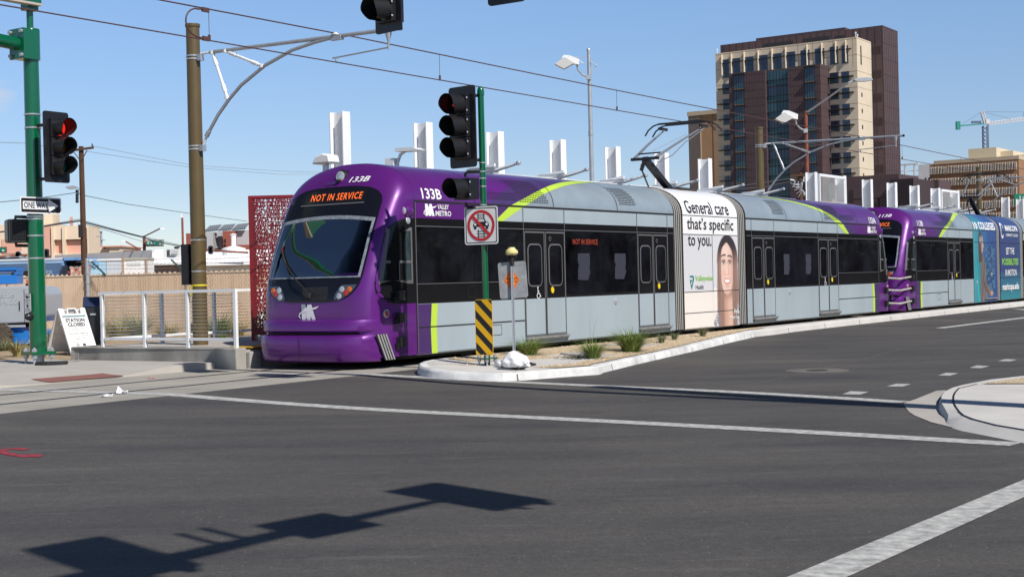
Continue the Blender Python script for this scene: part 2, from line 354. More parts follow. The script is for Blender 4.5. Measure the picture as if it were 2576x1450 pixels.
for pts in (((-60, 775), (40, 748), (120, 740), (210, 750)), ((-60, 762), (20, 770), (90, 785), (180, 800), (310, 800)), ((150, 795), (240, 788), (312, 797))): strip(mb, dense([GR(*c6(*p)) for p in pts], 4), .10, .005)
structure(mb.build('spray_mark', RED))
mb = MB()
for pts in (((0, 415), (370, 431)), ((0, 318), (560, 345), (1050, 357)), ((640, 262), (1010, 278)), ((1150, 280), (1690, 289))): strip(mb, [GR(*c6(*p)) for p in pts], .03, .003)
structure(mb.build('slab_joints', mat('slab_joint', (.5, .48, .44), .9)))
# --- island between road and track
def zi(b): return ZI+.10*min(1, max(0, (b+2.6)/1.7))
def GI(u, v):
    z = .1
    for _ in range(60): p = G(u, v, z); z = .8*z+.2*zi(AB(p)[1])
    return AB(G(u, v, z))
near = [GI(*c7(*p)) for p in ((1205, 88), (1212, 104), (1235, 121), (1310, 136), (1400, 149), (1550, 160), (1700, 165), (1850, 163), (2000, 155), (2300, 130), (2576, 110))]
near += [GI(*c2(*p)) for p in ((900, 1285), (1300, 1200), (1600, 1140), (1900, 1075), (2300, 975), (2576, 912))]
near = [p for i, p in enumerate(near)]
near += [(12.6, -1.28), (14, -1.16), (17, -1.12), (24, -1.12), (40, -1.12), (70, -1.12)]
far = [GI(*c7(*p)) for p in ((1205, 88), (1240, 74), (1300, 62), (1400, 49))]
far = far+[(far[-1][0]+.5, -.74), (2, -.72), (12, -.72), (70, -.72)]
outl = near+far[:0:-1]
ctr = (2.0, -1.6)
def inset(pts, d):
    n = len(pts); out = []
    for i, p in enumerate(pts):
        a = Vector(pts[i-1]); b = Vector(pts[(i+1) % n]); t = (b-a).normalized(); nn = Vector((-t.y, t.x))
        out.append((p[0]+nn.x*d, p[1]+nn.y*d))
    return out
ar = sum(outl[i][0]*outl[(i+1) % len(outl)][1]-outl[(i+1) % len(outl)][0]*outl[i][1] for i in range(len(outl)))
sg = 1 if ar > 0 else -1
inn = inset(outl, sg*.15); bot = inset(outl, -sg*.03); e1 = inset(outl, sg*.025)
mb = MB(); n = len(outl)
for i in range(n):
    j = (i+1) % n; mm = 0 if max(outl[i][0], outl[j][0]) < 12 else 1
    zt = lambda p: zi(p[1])
    R0 = [T(*bot[k], zroad(bot[k][1])-.02) for k in (i, j)]; R1 = [T(*outl[k], zt(outl[k])-.03) for k in (i, j)]; R2 = [T(*e1[k], zt(e1[k])) for k in (i, j)]; R3 = [T(*inn[k], zt(inn[k])) for k in (i, j)]
    for A, B_ in ((R0, R1), (R1, R2), (R2, R3)): mb.face([A[0], A[1], B_[1], B_[0]], mm)
kb = structure(mb.build('island_kerb', [KERBW, CONCW], smooth=True, ang=25))
mb = MB(); run = 0.
for i in range(len(near)+6):
    i = i % n; j = (i+1) % n; A_, B_ = Vector(outl[i]), Vector(outl[j]); L_ = (B_-A_).length; d_ = (B_-A_)/max(L_, 1e-6); q_ = -run % 2.6
    while q_ < L_ and A_.x < 60:
        o_ = lambda P_, dz, out: T(P_.x, P_.y, dz)
        nrm = Vector((-d_.y, d_.x))*sg; p1 = A_+d_*q_; w_ = d_*.009
        top = zi(p1.y)+.003; lowp = p1-nrm*.034; inp = p1+nrm*.15; edg = p1-nrm*.006
        mb.face([T(*(lowp-w_), zroad(p1.y)), T(*(lowp+w_), zroad(p1.y)), T(*(edg+w_), top-.028), T(*(edg-w_), top-.028)]); mb.face([T(*(p1+nrm*.02-w_), top), T(*(p1+nrm*.02+w_), top), T(*(inp+w_), top), T(*(inp-w_), top)])
        q_ += 2.6
    run += L_
structure(mb.build('kerb_joints', mat('kerb_joint_grey', (.12, .115, .11), .9)))
nin = sorted([p for p in inn[:len(near)]]); nin_a = [p[0] for p in nin]
def bn(a):
    for i in range(len(nin)-1):
        if nin[i][0] <= a <= nin[i+1][0]:
            t = (a-nin[i][0])/max(1e-6, nin[i+1][0]-nin[i][0]); return nin[i][1]+t*(nin[i+1][1]-nin[i][1])
    return nin[-1][1]
fin = sorted([inn[len(near)+k] for k in range(len(outl)-len(near))])
def bfar(a):
    if a <= fin[0][0]: return fin[0][1]
    for i in range(len(fin)-1):
        if fin[i][0] <= a <= fin[i+1][0]:
            t = (a-fin[i][0])/max(1e-6, fin[i+1][0]-fin[i][0]); return fin[i][1]+t*(fin[i+1][1]-fin[i][1])
    return fin[-1][1]
mb = MB(); mb.add([T(*p, zi(p[1])-.004) for p in inn], [tuple(range(n))])
o = mb.build('island_paving', CONCW); structure(o)
bm = bmesh.new(); bm.from_mesh(o.data); bmesh.ops.triangulate(bm, faces=bm.faces); bm.to_mesh(o.data); bm.free()
mb = MB(); NA, NB = 60, 12
def gpt(i, j):
    t = j/NB; a0 = -.35-1.0*t; a = a0+(12.4-a0)*(i/NA)**1.15; bf = bfar(a)-.02; b = bf+(bn(a)+.01-bf)*t
    return T(a, b, zi(b)+.012+.012*sin(a*3.1+b*2)*sin(b*4.3)*(4*t*(1-t)))
mb.add([gpt(i, j) for i in range(NA+1) for j in range(NB+1)], [(i*(NB+1)+j, (i+1)*(NB+1)+j, (i+1)*(NB+1)+j+1, i*(NB+1)+j+1) for i in range(NA) for j in range(NB)])
tag(mb.build('gravel', GRAV, smooth=True), 'tan gravel spread over the kerbed island beside the tram', 'gravel', kind='stuff')
# loose stones lying on the gravel: one object
mb = MB()
for _ in range(1500):
    i = random.uniform(0, NA*.9); j = random.uniform(0, NB); p = gpt(i, j); r = random.uniform(.008, .022)
    mb.add([p+Vector((r*random.uniform(.7, 1.3)*cos(k*2.1), r*random.uniform(.7, 1.3)*sin(k*2.1), 0)) for k in range(3)]+[p+Vector((0, 0, r*.9))], [(0, 1, 3), (1, 2, 3), (2, 0, 3)], random.randrange(2))
st = mb.build('gravel_stones', [mat('light_stone', (.6, .47, .32), .9), mat('brown_stone', (.36, .25, .15), .9)]); tag(st, 'loose stones lying on the island gravel', 'stones', kind='stuff')
for k, (q, lab) in enumerate((([(440, 1180), (700, 1160), (1060, 1205), (760, 1225)], 'flat concrete cover in the gravel between the two smaller front tufts'), ([(900, 1085), (1100, 1070), (1540, 1078), (1330, 1105)], 'flat concrete cover in the gravel beside the largest grass tuft'))):
    mb = MB(); pp = [GI(*c2(*p)) for p in q]; pw = [T(*p, zi(p[1])) for p in pp]
    mb.add([p+Vector((0, 0, -.02)) for p in pw]+[p+Vector((0, 0, .034)) for p in pw], [(4, 5, 6, 7), (0, 1, 5, 4), (1, 2, 6, 5), (2, 3, 7, 6), (3, 0, 4, 7)])
    o = mb.build('utility_cover', CONC); tag(o, lab, 'utility cover', 'concrete covers in the island gravel')
    if k == 0:
        mb = MB(); c_ = sum(pw, Vector())/4+Vector((0, 0, .034)); mb.slab(disc(0, 0, .22, 24), lambda x, y, d: c_+Vector((x, y, d)), -.01, .008); mb.build('lid', CONCD, o)
# --- right-hand corner pavement
lowz = ZR+.02
ZC = -.02
outer = [(1700, 428), (1600, 455), (1530, 490), (1500, 530), (1495, 590), (1525, 640), (1560, 705), (1560, 765), (1610, 824), (1700, 850), (2000, 908), (2262, 960), (2700, 1045)]
oz = [ZC]*6+[ZC-.03, ZR+.03]+[ZR+.006]*5
crack = [(1830, 424), (1660, 462), (1625, 500), (1610, 530), (1605, 590), (1632, 640), (1662, 680), (1700, 712), (1745, 730), (1790, 748), (2000, 802), (2300, 852), (2700, 915)]
OC = [AB(G(*c8(*p), z)) for p, z in zip(outer, oz)]; IC = [AB(G(*c8(*p), ZC)) for p in crack]
e0, e1 = AB(G(*c8(2262, 345), ZC)), AB(G(*c8(1950, 380), ZC))
OC = [(70, e0[1]-.15), (9, e0[1]-.12), e0, e1]+OC; oz = [ZC]*4+oz; IC = [(70, e0[1]-.33), (9, e0[1]-.30), (e0[0]+.05, e0[1]-.18), (e1[0]+.06, e1[1]-.17)]+IC
cc = Vector((6, -16)); bt2 = [tuple(Vector(p)+(Vector(p)-cc).normalized()*.05) for p in OC]
mb = MB()
for i in range(len(OC)-1):
    j = i+1
    mb.face([T(*bt2[i], ZR-.01), T(*bt2[j], ZR-.01), T(*OC[j], oz[j]), T(*OC[i], oz[i])]); mb.face([T(*OC[i], oz[i]), T(*OC[j], oz[j]), T(*IC[j], ZC), T(*IC[i], ZC)])
structure(mb.build('corner_kerb', CONCW, smooth=True, ang=25))
mb = MB(); pvt = [T(*p, ZC) for p in IC]+[T(-14, -18, ZC), T(-14, -40, ZC), T(70, -40, ZC)]
mb.add(pvt, [tuple(range(len(pvt)))]); o = mb.build('corner_pavement', CONCW)
bm = bmesh.new(); bm.from_mesh(o.data); bmesh.ops.triangulate(bm, faces=bm.faces); bm.to_mesh(o.data); bm.free(); structure(o)
mb = MB(); strip(mb, dense([T(*p, ZC) for p in IC[4:]], 4), .022, .004, road=False)
structure(mb.build('kerb_joint', SEAM))
mb = MB(); gut = [(1450, 487), (1250, 568), (1150, 600), (1152, 622), (1160, 640), (1195, 685), (1250, 720), (1400, 780), (1620, 834)]
g1 = [GR(*c8(*p))+Vector((0, 0, .006)) for p in gut]; g2 = [G(*c8(*p), ZR+.006) for p in ((1540, 478), (1490, 530), (1462, 590), (1470, 640), (1500, 680), (1540, 715), (1560, 745), (1590, 790), (1640, 830))]
for i in range(len(g1)-1): mb.face([g1[i], g1[i+1], g2[i+1], g2[i]])
structure(mb.build('gutter', CONC))
mb = MB(); gp = [AB(G(*c8(*p), ZC)) for p in ((1870, 425), (2262, 370), (2700, 330))]
zg = ZC+.012; mb.face([T(gp[0][0], gp[0][1], zg), T(*gp[1], zg), T(12, gp[1][1]-.3, zg), T(40, gp[1][1]-.3, zg), T(40, -13, zg), T(gp[0][0]+.3, gp[0][1]-.9, zg)])
tag(mb.build('gravel', GRAV), 'tan gravel bed behind the right-hand corner kerb', 'gravel', kind='stuff')
# --- left pavement with a kerb ramp
mb = MB(); al = [-60, -30, -12, -9]+[-7.4+.25*i for i in range(22)]+[-1.66]; bb = [3.3, 3.31]+[3.4+.15*i for i in range(13)]+[8.75]
def sm(t): t = min(1, max(0, t)); return t*t*(3-2*t)
def zs(a, b): return .12-.105*sm((a+7.2)/1.6)*sm((-2.6-a)/1.4)*(1-sm((b-3.3)/1.7))
for i in range(len(al)-1):
    for j in range(len(bb)-1):
        f = lambda a, j_: T(a, bb[j_], -.02 if j_ == 0 else zs(a, bb[j_]))
        mb.face([f(al[i], j), f(al[i+1], j), f(al[i+1], j+1), f(al[i], j+1)])
structure(mb.build('pavement', CONC, smooth=True, ang=40))
def GZ(u, v):
    z = .05
    for _ in range(80): p = AB(G(u, v, z)); z = .88*z+.12*zs(*p)
    return AB(G(u, v, z))
mb = MB(); ta = [GZ(*c6(*p)) for p in ((235, 212), (780, 167), (940, 185), (385, 237))]
for i in range(6):
    t0, t1 = i/6, (i+1)/6; L0 = Vector(ta[0]).lerp(Vector(ta[3]), t0); L1 = Vector(ta[0]).lerp(Vector(ta[3]), t1); R0 = Vector(ta[1]).lerp(Vector(ta[2]), t0); R1 = Vector(ta[1]).lerp(Vector(ta[2]), t1)
    for k in range(6): mb.face([T(p.x, p.y, zs(p.x, p.y)+.008) for p in (L0.lerp(R0, k/6), L0.lerp(R0, (k+1)/6), L1.lerp(R1, (k+1)/6), L1.lerp(R1, k/6))])
structure(mb.build("tactile_paving", TACT))
mb = MB(); mb.face([T(-60, 8.7, .10), T(-1.4, 8.75, .10), T(-1.4, 7.3, .11), T(90, 7.3, .11), T(90, 60, .2), T(-60, 60, .2)])
tag(mb.build('gravel', gravel('dusty_tan_gravel', (.36, .25, .15), (.5, .38, .25), (.43, .32, .2))), 'dusty tan gravel around the boom lift and station fence', 'gravel', kind='stuff')
# --- station platform
mb = MB(); mb.box(0, 1, 0, 1, 0, 1)
def tbox(mb, a0, a1, b0, b1, z0, z1, m=0):
    vs = [T(a, b, z) for z in (z0, z1) for b in (b0, b1) for a in (a0, a1)]
    return mb.add(vs, [(0, 2, 3, 1), (4, 5, 7, 6), (0, 1, 5, 4), (2, 6, 7, 3), (0, 4, 6, 2), (1, 3, 7, 5)], m)
mb = MB(); tbox(mb, -1.4, 90, 3.0, 7.2, -.05, .36); tbox(mb, -1.4, 90, 2.8, 3.0, -.05, .33); structure(mb.build('platform', CONC))
mb = MB(); tbox(mb, -1.66, -1.4, 2.78, 7.05, -.05, .37); tbox(mb, -1.66, -1.0, 7.05, 7.25, -.05, .37); tbox(mb, -1.395, -1.1, 2.70, 2.795, -.05, .30)
o = mb.build('platform_end_wall', CONCD); tag(o, 'low grey concrete wall closing the end of the platform under the white railing', 'wall')
bmod = o.modifiers.new('b', 'BEVEL'); bmod.width = .02; bmod.segments = 2
mb = MB(); tbox(mb, -1.3, 90, 2.72, 3.3, .361, .375); structure(mb.build('tactile_edge', mat('yellow_tactile_edge', (.62, .36, .02), .75, var=.2, vscale=8, bump=.8, bscale=30)))
# ================================================================== light rail trains
HS = 2.89; RR = .73; RN = 2.3
_tab = []; _p = None; _s = 0
for i in range(121):
    t = i/120*pi/2; y = -1.325*max(0, cos(t))**(2/RN); z = HS+RR*sin(t)**(2/RN)
    if _p: _s += sqrt((y-_p[0])**2+(z-_p[1])**2)
    _tab.append((_s, y, z)); _p = (y, z)
STOP = HS+_tab[-1][0]
def prof(s, off=0.):
    if s <= HS: return (-1.325-off, s)
    d = s-HS
    for i in range(1, 121):
        if _tab[i][0] >= d:
            a, b = _tab[i-1], _tab[i]; t = (d-a[0])/max(1e-9, b[0]-a[0]); ty = b[1]-a[1]; tz = b[2]-a[2]; l = sqrt(ty*ty+tz*tz)
            return (a[1]+t*ty-off*tz/l, a[2]+t*tz+off*ty/l)
    return (0, HS+RR+off)
def P(a, s, off=.004): y, z = prof(s, off); return Vector((a, y, z))
def patch(mb, rows, m=0, off=.004, mir=False):
    rr = []
    for i, (s, a0, a1) in enumerate(rows):          # finer rows on the roof curve
        if i and s > HS:
            ps, p0, p1 = rows[i-1]; k = max(1, int((s-ps)/.07))
            for q in range(1, k): t = q/k; rr.append((ps+(s-ps)*t, p0+(a0-p0)*t, p1+(a1-p1)*t))
        rr.append((s, a0, a1))
    f = (lambda a: 23.55-a) if mir else (lambda a: a)
    for (s0, a, b), (s1, c, d) in zip(rr, rr[1:]): mb.face([P(f(a), s0, off), P(f(b), s0, off), P(f(d), s1, off), P(f(c), s1, off)], m)
def shell(a0, a1, cols, y_in=0.):
    ss = [.18, .21, .66, 1.08, 2.44, 2.59, 2.89]+[HS+(STOP-HS)*i/18 for i in range(1, 19)]
    near_ = [prof(s) for s in ss]; near_[0] = (near_[0][0]+.03, near_[0][1])
    pr = near_+[(-y, z) for y, z in near_[-2::-1]]; cs = [cols(s) for s in ss[1:]]; cs = cs+cs[::-1]
    mb = MB(); n = len(pr)
    for i in range(n-1): mb.face([(a0, *pr[i]), (a1, *pr[i]), (a1, *pr[i+1]), (a0, *pr[i+1])], cs[i])
    mb.face([(a0, *pr[0]), (a1, *pr[0]), (a1, *pr[-1]), (a0, *pr[-1])])
    return mb
E0 = [(2.59, 1.9), (2.89, 2.2), (3.17, 2.85), (3.5, 3.7), (3.84, 4.6), (4.3, 5.9)]
E1 = [(2.59, 2.48), (2.89, 3.0), (3.17, 3.9), (3.5, 5.0), (3.84, 6.17), (4.3, 7.7)]
E2 = [(2.59, 2.75), (2.89, 3.49), (3.17, 4.28), (3.5, 5.5), (3.84, 6.9), (4.3, 8.4)]
BM = [SILVER, BLK, SILVR2, PURPLE, DPURPLE, LIME, SEAM, TRIM, WHITE]
LOGO = [[(.13, 1), (.31, 1), (.40, .7), (.34, .0), (.16, 0)], [(.13, 1), (.31, 1), (.58, 0), (.40, 0)], [(.44, 1), (.62, 1), (.82, 0), (.64, 0)], [(.44, 1), (.53, .97), (.62, .45), (.57, 0), (.42, 0), (.37, .55)],
        [(.0, .22), (.06, .43), (.2, .54), (.42, .68), (.86, .83), (1, .9), (.86, .7), (.42, .55), (.17, .44), (.08, .33), (.06, .2), (.12, .1), (.13, .06), (.04, .12)]]
def logo(mb, x0, x1, y0, y1, fn, m):
    for k, q in enumerate(LOGO): mb.face([fn(x0+x*(x1-x0), y0+y*(y1-y0), .0008*k) for x, y in q], m)
def seam_v(mb, a, s0, s1, m, w_=.02, off=.007, mir=False):
    n = max(1, int((s1-max(s0, HS))/.07)) if s1 > HS else 1
    patch(mb, [(s0+(s1-s0)*i/n, a-w_/2, a+w_/2) for i in range(n+1)], m, off, mir)
def body(root, mir, number, wrap=False):
    a0, a1 = (0, 9.78); f = (lambda a: 23.55-a) if mir else (lambda a: a)
    mb = shell(min(f(a0), f(a1)), max(f(a0), f(a1)), lambda s: 0 if s <= 1.08 else 1 if s <= 2.59 else 0 if s <= 2.89 else 2)
    patch(mb, [(.19, 0, .40), (.66, 0, .385), (1.075, 0, .43)], 4, .004, mir)
    patch(mb, [(.19, .40, .57), (.66, .385, .56), (1.075, .43, .61)], 5, .004, mir)
    patch(mb, [(s, 0, a) for s, a in E0], 3, .004, mir); patch(mb, [(E0[-1][0], 0, E0[-1][1]), (STOP-.01, 0, E0[-1][1]+.8)], 3, .004, mir)
    patch(mb, [(s, a, b) for (s, a), (_, b) in zip(E0, E1)], 4, .004, mir); patch(mb, [(s, a, b) for (s, a), (_, b) in zip(E1, E2)], 5, .004, mir)
    for s, w_ in ((2.89, .035), (2.45, .014)): patch(mb, [(s-w_/2, 0, 9.78), (s+w_/2, 0, 9.78)], 6 if s > 2.5 else 7, .0085, mir)
    patch(mb, [(1.425, 0, 3.44), (1.437, 0, 3.44)], 7, .0085, mir); patch(mb, [(.655, 0, 3.44), (.675, 0, 3.44)], 6, .0085, mir)
    for a in (.012, 3.44, 4.96, 8.02, 9.46): seam_v(mb, a, .2 if a > .1 else .2, 2.87, 7, .018, .0095, mir)
    for a in (1.83, 4.57, 7.17): seam_v(mb, a, 2.92, 4.3, 6, .016, .0095, mir)
    # vent perforations in the roof cowl
    for (x0, x1, s0, s1, sk) in ((2.05, 3.35, 3.0, 3.2, .25), (3.35, 4.45, 2.98, 3.6, .9), (7.3, 8.1, 3.05, 3.62, .35)):
        ns = int((s1-s0)/.042); na = int((x1-x0)/.062)
        for i in range(ns):
            for j in range(na):
                a = x0+j*.062+(.031 if i % 2 else 0)-(i/ns)*sk*.3; s = s0+i*.042
                patch(mb, [(s, a, a+.034), (s+.02, a, a+.034)], 6, .0095, mir)
    tx = lambda x, y, o=0.: P(x, y, .011+o)
    if not mir:
        put_text(mb, number, .22, .80, 2.935, 3.13, tx, 8, .02, fine=True); logo(mb, .24, .64, 2.635, 2.85, tx, 8)
        put_text(mb, 'VALLEY', .66, 1.0, 2.765, 2.85, tx, 8, .02); put_text(mb, 'METRO', .60, 1.07, 2.64, 2.735, tx, 8, .02)
    else:
        put_text(mb, number, 22.78, 23.38, 2.935, 3.13, tx, 8, .02, fine=True); logo(mb, 22.58, 22.98, 2.635, 2.85, tx, 8)
        put_text(mb, 'VALLEY', 23.0, 23.34, 2.765, 2.85, tx, 8, .02); put_text(mb, 'METRO', 22.94, 23.42, 2.64, 2.735, tx, 8, .02)
    o = mb.build('body_section', BM, root, smooth=True, ang=30)
    # small access hatches, marker lamp
    mb = MB()
    if not mir:
        for x0, x1, s0, s1 in ((2.2, 2.62, .42, .62), (1.55, 1.8, 1.16, 1.36)):
            for q in ((x0, x1, s0, s0+.008), (x0, x1, s1-.008, s1), (x0, x0+.008, s0, s1), (x1-.008, x1, s0, s1)): patch(mb, [(q[2], q[0], q[1]), (q[3], q[0], q[1])], 0, .006)
        mb.build('hatch', SEAM, root)
    mb = MB(); la = f(7.0 if not mir else 7.05); mb.lathe([(.07, 0), (.065, .02), (.04, .035)], (0, 0, 0), 14, 0, Matrix.Translation((la, -1.325, .95)) @ Matrix.Rotation(pi/2, 4, 'X')); mb.build('side_lamp', GLASSC, root, smooth=True)
    # windows
    wins = [(0.02, 1.74, 1.44), (1.76, 3.43, 1.44), (4.97, 6.43, 1.14), (6.45, 8.01, 1.14)]
    for k, (x0, x1, s0) in enumerate(wins):
        if wrap and k == 3: continue
        q0, q1 = sorted((f(x0), f(x1))); s1 = 2.44; e = .012
        mb = MB(); poly = rrect(q0+e, q1-e, s0+.012, s1-.012, .05, 3); mb.slab(poly, lambda x, y, d: P(x, y, d), .0, .010); w_ = mb.build('window', WIN, root)
        if k >= 2 and not wrap:
            m2 = MB(); cx_ = (q0+q1)/2; hw_ = .25 if not mir else .2
            m2.face([P(cx_+x*hw_, 1.42+y*.56, .0125) for x, y in ((-.95, 1), (.95, 1), (.98, .6), (.85, .45), (1, .3), (.6, 0), (-1, .02), (-.95, .45), (-.8, .55), (-1, .7))]); m2.build('notice', PAPER, w_)
        if k == 2:
            m2 = MB(); c_ = (5.27, 6.28) if not mir else (f(7.6), f(6.6)); ledm = LED if not mir else LEDD
            put_text(m2, 'NOT IN SERVICE', c_[0], c_[1] - (0 if not mir else .0), 2.165, 2.275, lambda x, y: P(x, y, .0135), 0, .012, space=1.1)
            if not wrap and not mir: m2.build('lettering', LEDD, w_)
    # doors
    for k, (x0, x1) in enumerate(((3.44, 4.96), (8.02, 9.46))):
        if wrap and k == 1: continue
        q0, q1 = sorted((f(x0), f(x1))); W_ = q1-q0; mid = (q0+q1)/2
        mb = MB()
        for L0, L1 in ((q0+.025, mid-.03), (mid+.03, q1-.025)):
            patch(mb, [(.36, L0, L1), (1.08, L0, L1)], 0, .0125); patch(mb, [(1.08, L0, L1), (2.38, L0, L1)], 1, .0125)
            for s_ in (.345, 2.38): patch(mb, [(s_, L0, L1), (s_+.03, L0, L1)], 2, .0145)
            for a in (L0-.012, L1-.012): patch(mb, [(.345, a, a+.024), (2.41, a, a+.024)], 2, .0145)
            dw = rrect(L0+.17*(L1-L0), L1-.17*(L1-L0), 1.345, 2.14, .1, 4); dr = rrect(L0+.17*(L1-L0)-.028, L1-.17*(L1-L0)+.028, 1.317, 2.168, .128, 4)
            n = len(dw); mb.add([P(*p, .0145) for p in dr]+[P(*p, .019) for p in dw], [(i, (i+1) % n, n+(i+1) % n, n+i) for i in range(n)], 2)
        patch(mb, [(.345, mid-.03, mid+.03), (2.41, mid-.03, mid+.03)], 3, .0125)
        d = mb.build('door', [SILVER, BLK, TRIM, RUB], root)
        for L0, L1 in ((q0+.025, mid-.03), (mid+.03, q1-.025)):
            m2 = MB(); m2.face([P(*p, .0175) for p in rrect(L0+.17*(L1-L0), L1-.17*(L1-L0), 1.345, 2.14, .1, 4)]); m2.build('door_window', WIN, d)
        m2 = MB(); m2.slab(disc(mid+.24, 1.24, .055, 16, .065), lambda x, y, dd: P(x, y, dd), .01, .022); m2.build('button', YEL, d)
        m2 = MB(); m2.slab(disc(mid+.19, 2.27, .045, 14), lambda x, y, dd: P(x, y, dd), .01, .018); m2.slab(disc(mid+.19, 2.27, .032, 14), lambda x, y, dd: P(x, y, dd), .018, .0185, 1); m2.build('door_lamp', [TRIM, BLK], d)
        m2 = MB(); m2.box(q0-.02, q1+.03, -1.40, -1.32, .285, .33); m2.box(q0, q1, -1.385, -1.32, .25, .285, 1); m2.build('door_step', [LEDGE, TRIM], d)
        if k == 0:
            m2 = MB(); wx = mid-.28; z0 = 1.10
            m2.face([P(wx+x*.2, z0+y*.2, .0165) for x, y in disc(-.1, .98, .1, 10)])
            for seg in (((-.12, .85), (-.08, .4)), ((-.08, .42), (.2, .4)), ((.2, .42), (.35, .08)), ((.33, .1), (.45, .12)), ((-.1, .66), (.12, .64))):
                (x0_, y0_), (x1_, y1_) = seg; dx, dy = x1_-x0_, y1_-y0_; l = sqrt(dx*dx+dy*dy); nx, ny = -dy/l*.045, dx/l*.045
                m2.face([P(wx+x*.2, z0+y*.2, .0165+.0003*seg[0][1]) for x, y in ((x0_+nx, y0_+ny), (x1_+nx, y1_+ny), (x1_-nx, y1_-ny), (x0_-nx, y0_-ny))])
            arc = [(-.02+.3*cos(t), .18+.3*sin(t)) for t in [radians(100+i*24) for i in range(11)]]; arc2 = [(-.02+.22*cos(t), .18+.22*sin(t)) for t in [radians(100+i*24) for i in range(11)]]
            for i in range(10): m2.face([P(wx+x*.2, z0+y*.2, .0165) for x, y in (arc[i], arc[i+1], arc2[i+1], arc2[i])])
            m2.build('wheelchair_symbol', WHITE, d)
    return o
def bellows(root, a0, a1):
    mb = MB(); n = 20; ss = [.2, .7, 1.3, 2.0, 2.6, 2.89]+[HS+(STOP-HS)*i/14 for i in range(1, 15)]
    rows = []
    for i in range(n+1):
        k = i % 4; off = (-.02, -.012, -.02, -.065)[k]; fr_ = (i//4+(0, .22, .46, .72)[k])*4 if i < n else n
        pr = [prof(s, off) for s in ss]; pr = pr+[(-y, z) for y, z in pr[-2::-1]]; rows.append([(a0+(a1-a0)*fr_/n, *p) for p in pr])
    m = len(rows[0])
    for i in range(n):
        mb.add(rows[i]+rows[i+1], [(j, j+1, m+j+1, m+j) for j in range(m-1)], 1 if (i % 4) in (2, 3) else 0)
    mb.build('bellows', [BELL, BELLD], root, smooth=True, ang=25)
# --- cab
LCT = [(.1, 1.30), (.6, 1.33), (.9, 1.33), (1.25, 1.32), (1.58, 1.245), (2.0, 1.08), (2.6, .80), (3.0, .60), (3.2, .50), (3.37, .40), (3.48, .29), (3.55, .19), (3.6, .09), (3.62, .03), (3.7, .01)]
def lin(tab, z):
    if z <= tab[0][0]: return tab[0][1]
    for (z0, v0), (z1, v1) in zip(tab, tab[1:]):
        if z <= z1: t = (z-z0)/(z1-z0); return v0+(v1-v0)*t
    return tab[-1][1]
def Lc(z): return (lin(LCT, z-.06)+lin(LCT, z)+lin(LCT, z+.06))/3
def wz(z): return 1.325 if z <= HS else 1.325*max(0, 1-min(1, (z-HS)/RR)**RN)**(1/RN)
def nz_(z): return 5.6 if z < 2.3 else max(2.6, 5.6-3.0*(z-2.3)/1.1)
def frontL(y, z, lc=None):
    n = nz_(z); return (lc or Lc(z))*max(0, 1-min(1, abs(y)/wz(z))**n)**(1/n)
def sideY(L, z, lc=None):
    n = nz_(z); return -wz(z)*max(0, 1-min(1, L/(lc or Lc(z)))**n)**(1/n)
HWT = [(1.16, .42), (1.175, .62), (1.21, .78), (1.28, .91), (1.36, .99), (1.45, 1.045), (1.6, 1.085), (2.0, 1.10), (2.6, 1.09), (2.9, 1.075), (3.0, 1.03), (3.08, .94), (3.14, .8), (3.175, .62), (3.19, .4)]
def hw(z): return lin(HWT, z)
class GlassMat: pass
def glass_tint(name, tint, gl=1.):
    m = bpy.data.materials.new(name); m.use_nodes = True; n = m.node_tree; n.nodes.clear(); L = n.links.new
    out = n.nodes.new('ShaderNodeOutputMaterial'); mx = n.nodes.new('ShaderNodeMixShader'); tr = n.nodes.new('ShaderNodeBsdfTransparent'); gs = n.nodes.new('ShaderNodeBsdfGlossy'); fr = n.nodes.new('ShaderNodeFresnel')
    tr.inputs[0].default_value = (*tint, 1); gs.inputs['Roughness'].default_value = .02; gs.inputs['Color'].default_value = (gl, gl, gl, 1); fr.inputs[0].default_value = 1.42
    L(fr.outputs[0], mx.inputs[0]); L(tr.outputs[0], mx.inputs[1]); L(gs.outputs[0], mx.inputs[2]); L(mx.outputs[0], out.inputs[0]); return m
SHIELD = glass_tint('tinted_windshield', (.42, .50, .55), .42); CABW = glass_tint('cab_side_glass', (.30, .38, .40))
FRIT = mat('windshield_black_surround', (.008, .009, .014), .12, spec=.3)
SEALW = mat('grey_window_seal', (.22, .25, .29), .5, var=.4, vscale=14)
CABI = mat('dark_cab_interior', (.06, .08, .10), .7); CABD = mat('dashboard_grey', (.10, .13, .17), .6)
LENSH = mat('headlight_cover', (.06, .075, .10), .06, coat=.5)
LOUV = mat('grey_louvre', (.30, .30, .30), .45)
BOXB = mat('black_mount', (.015, .015, .015), .5)
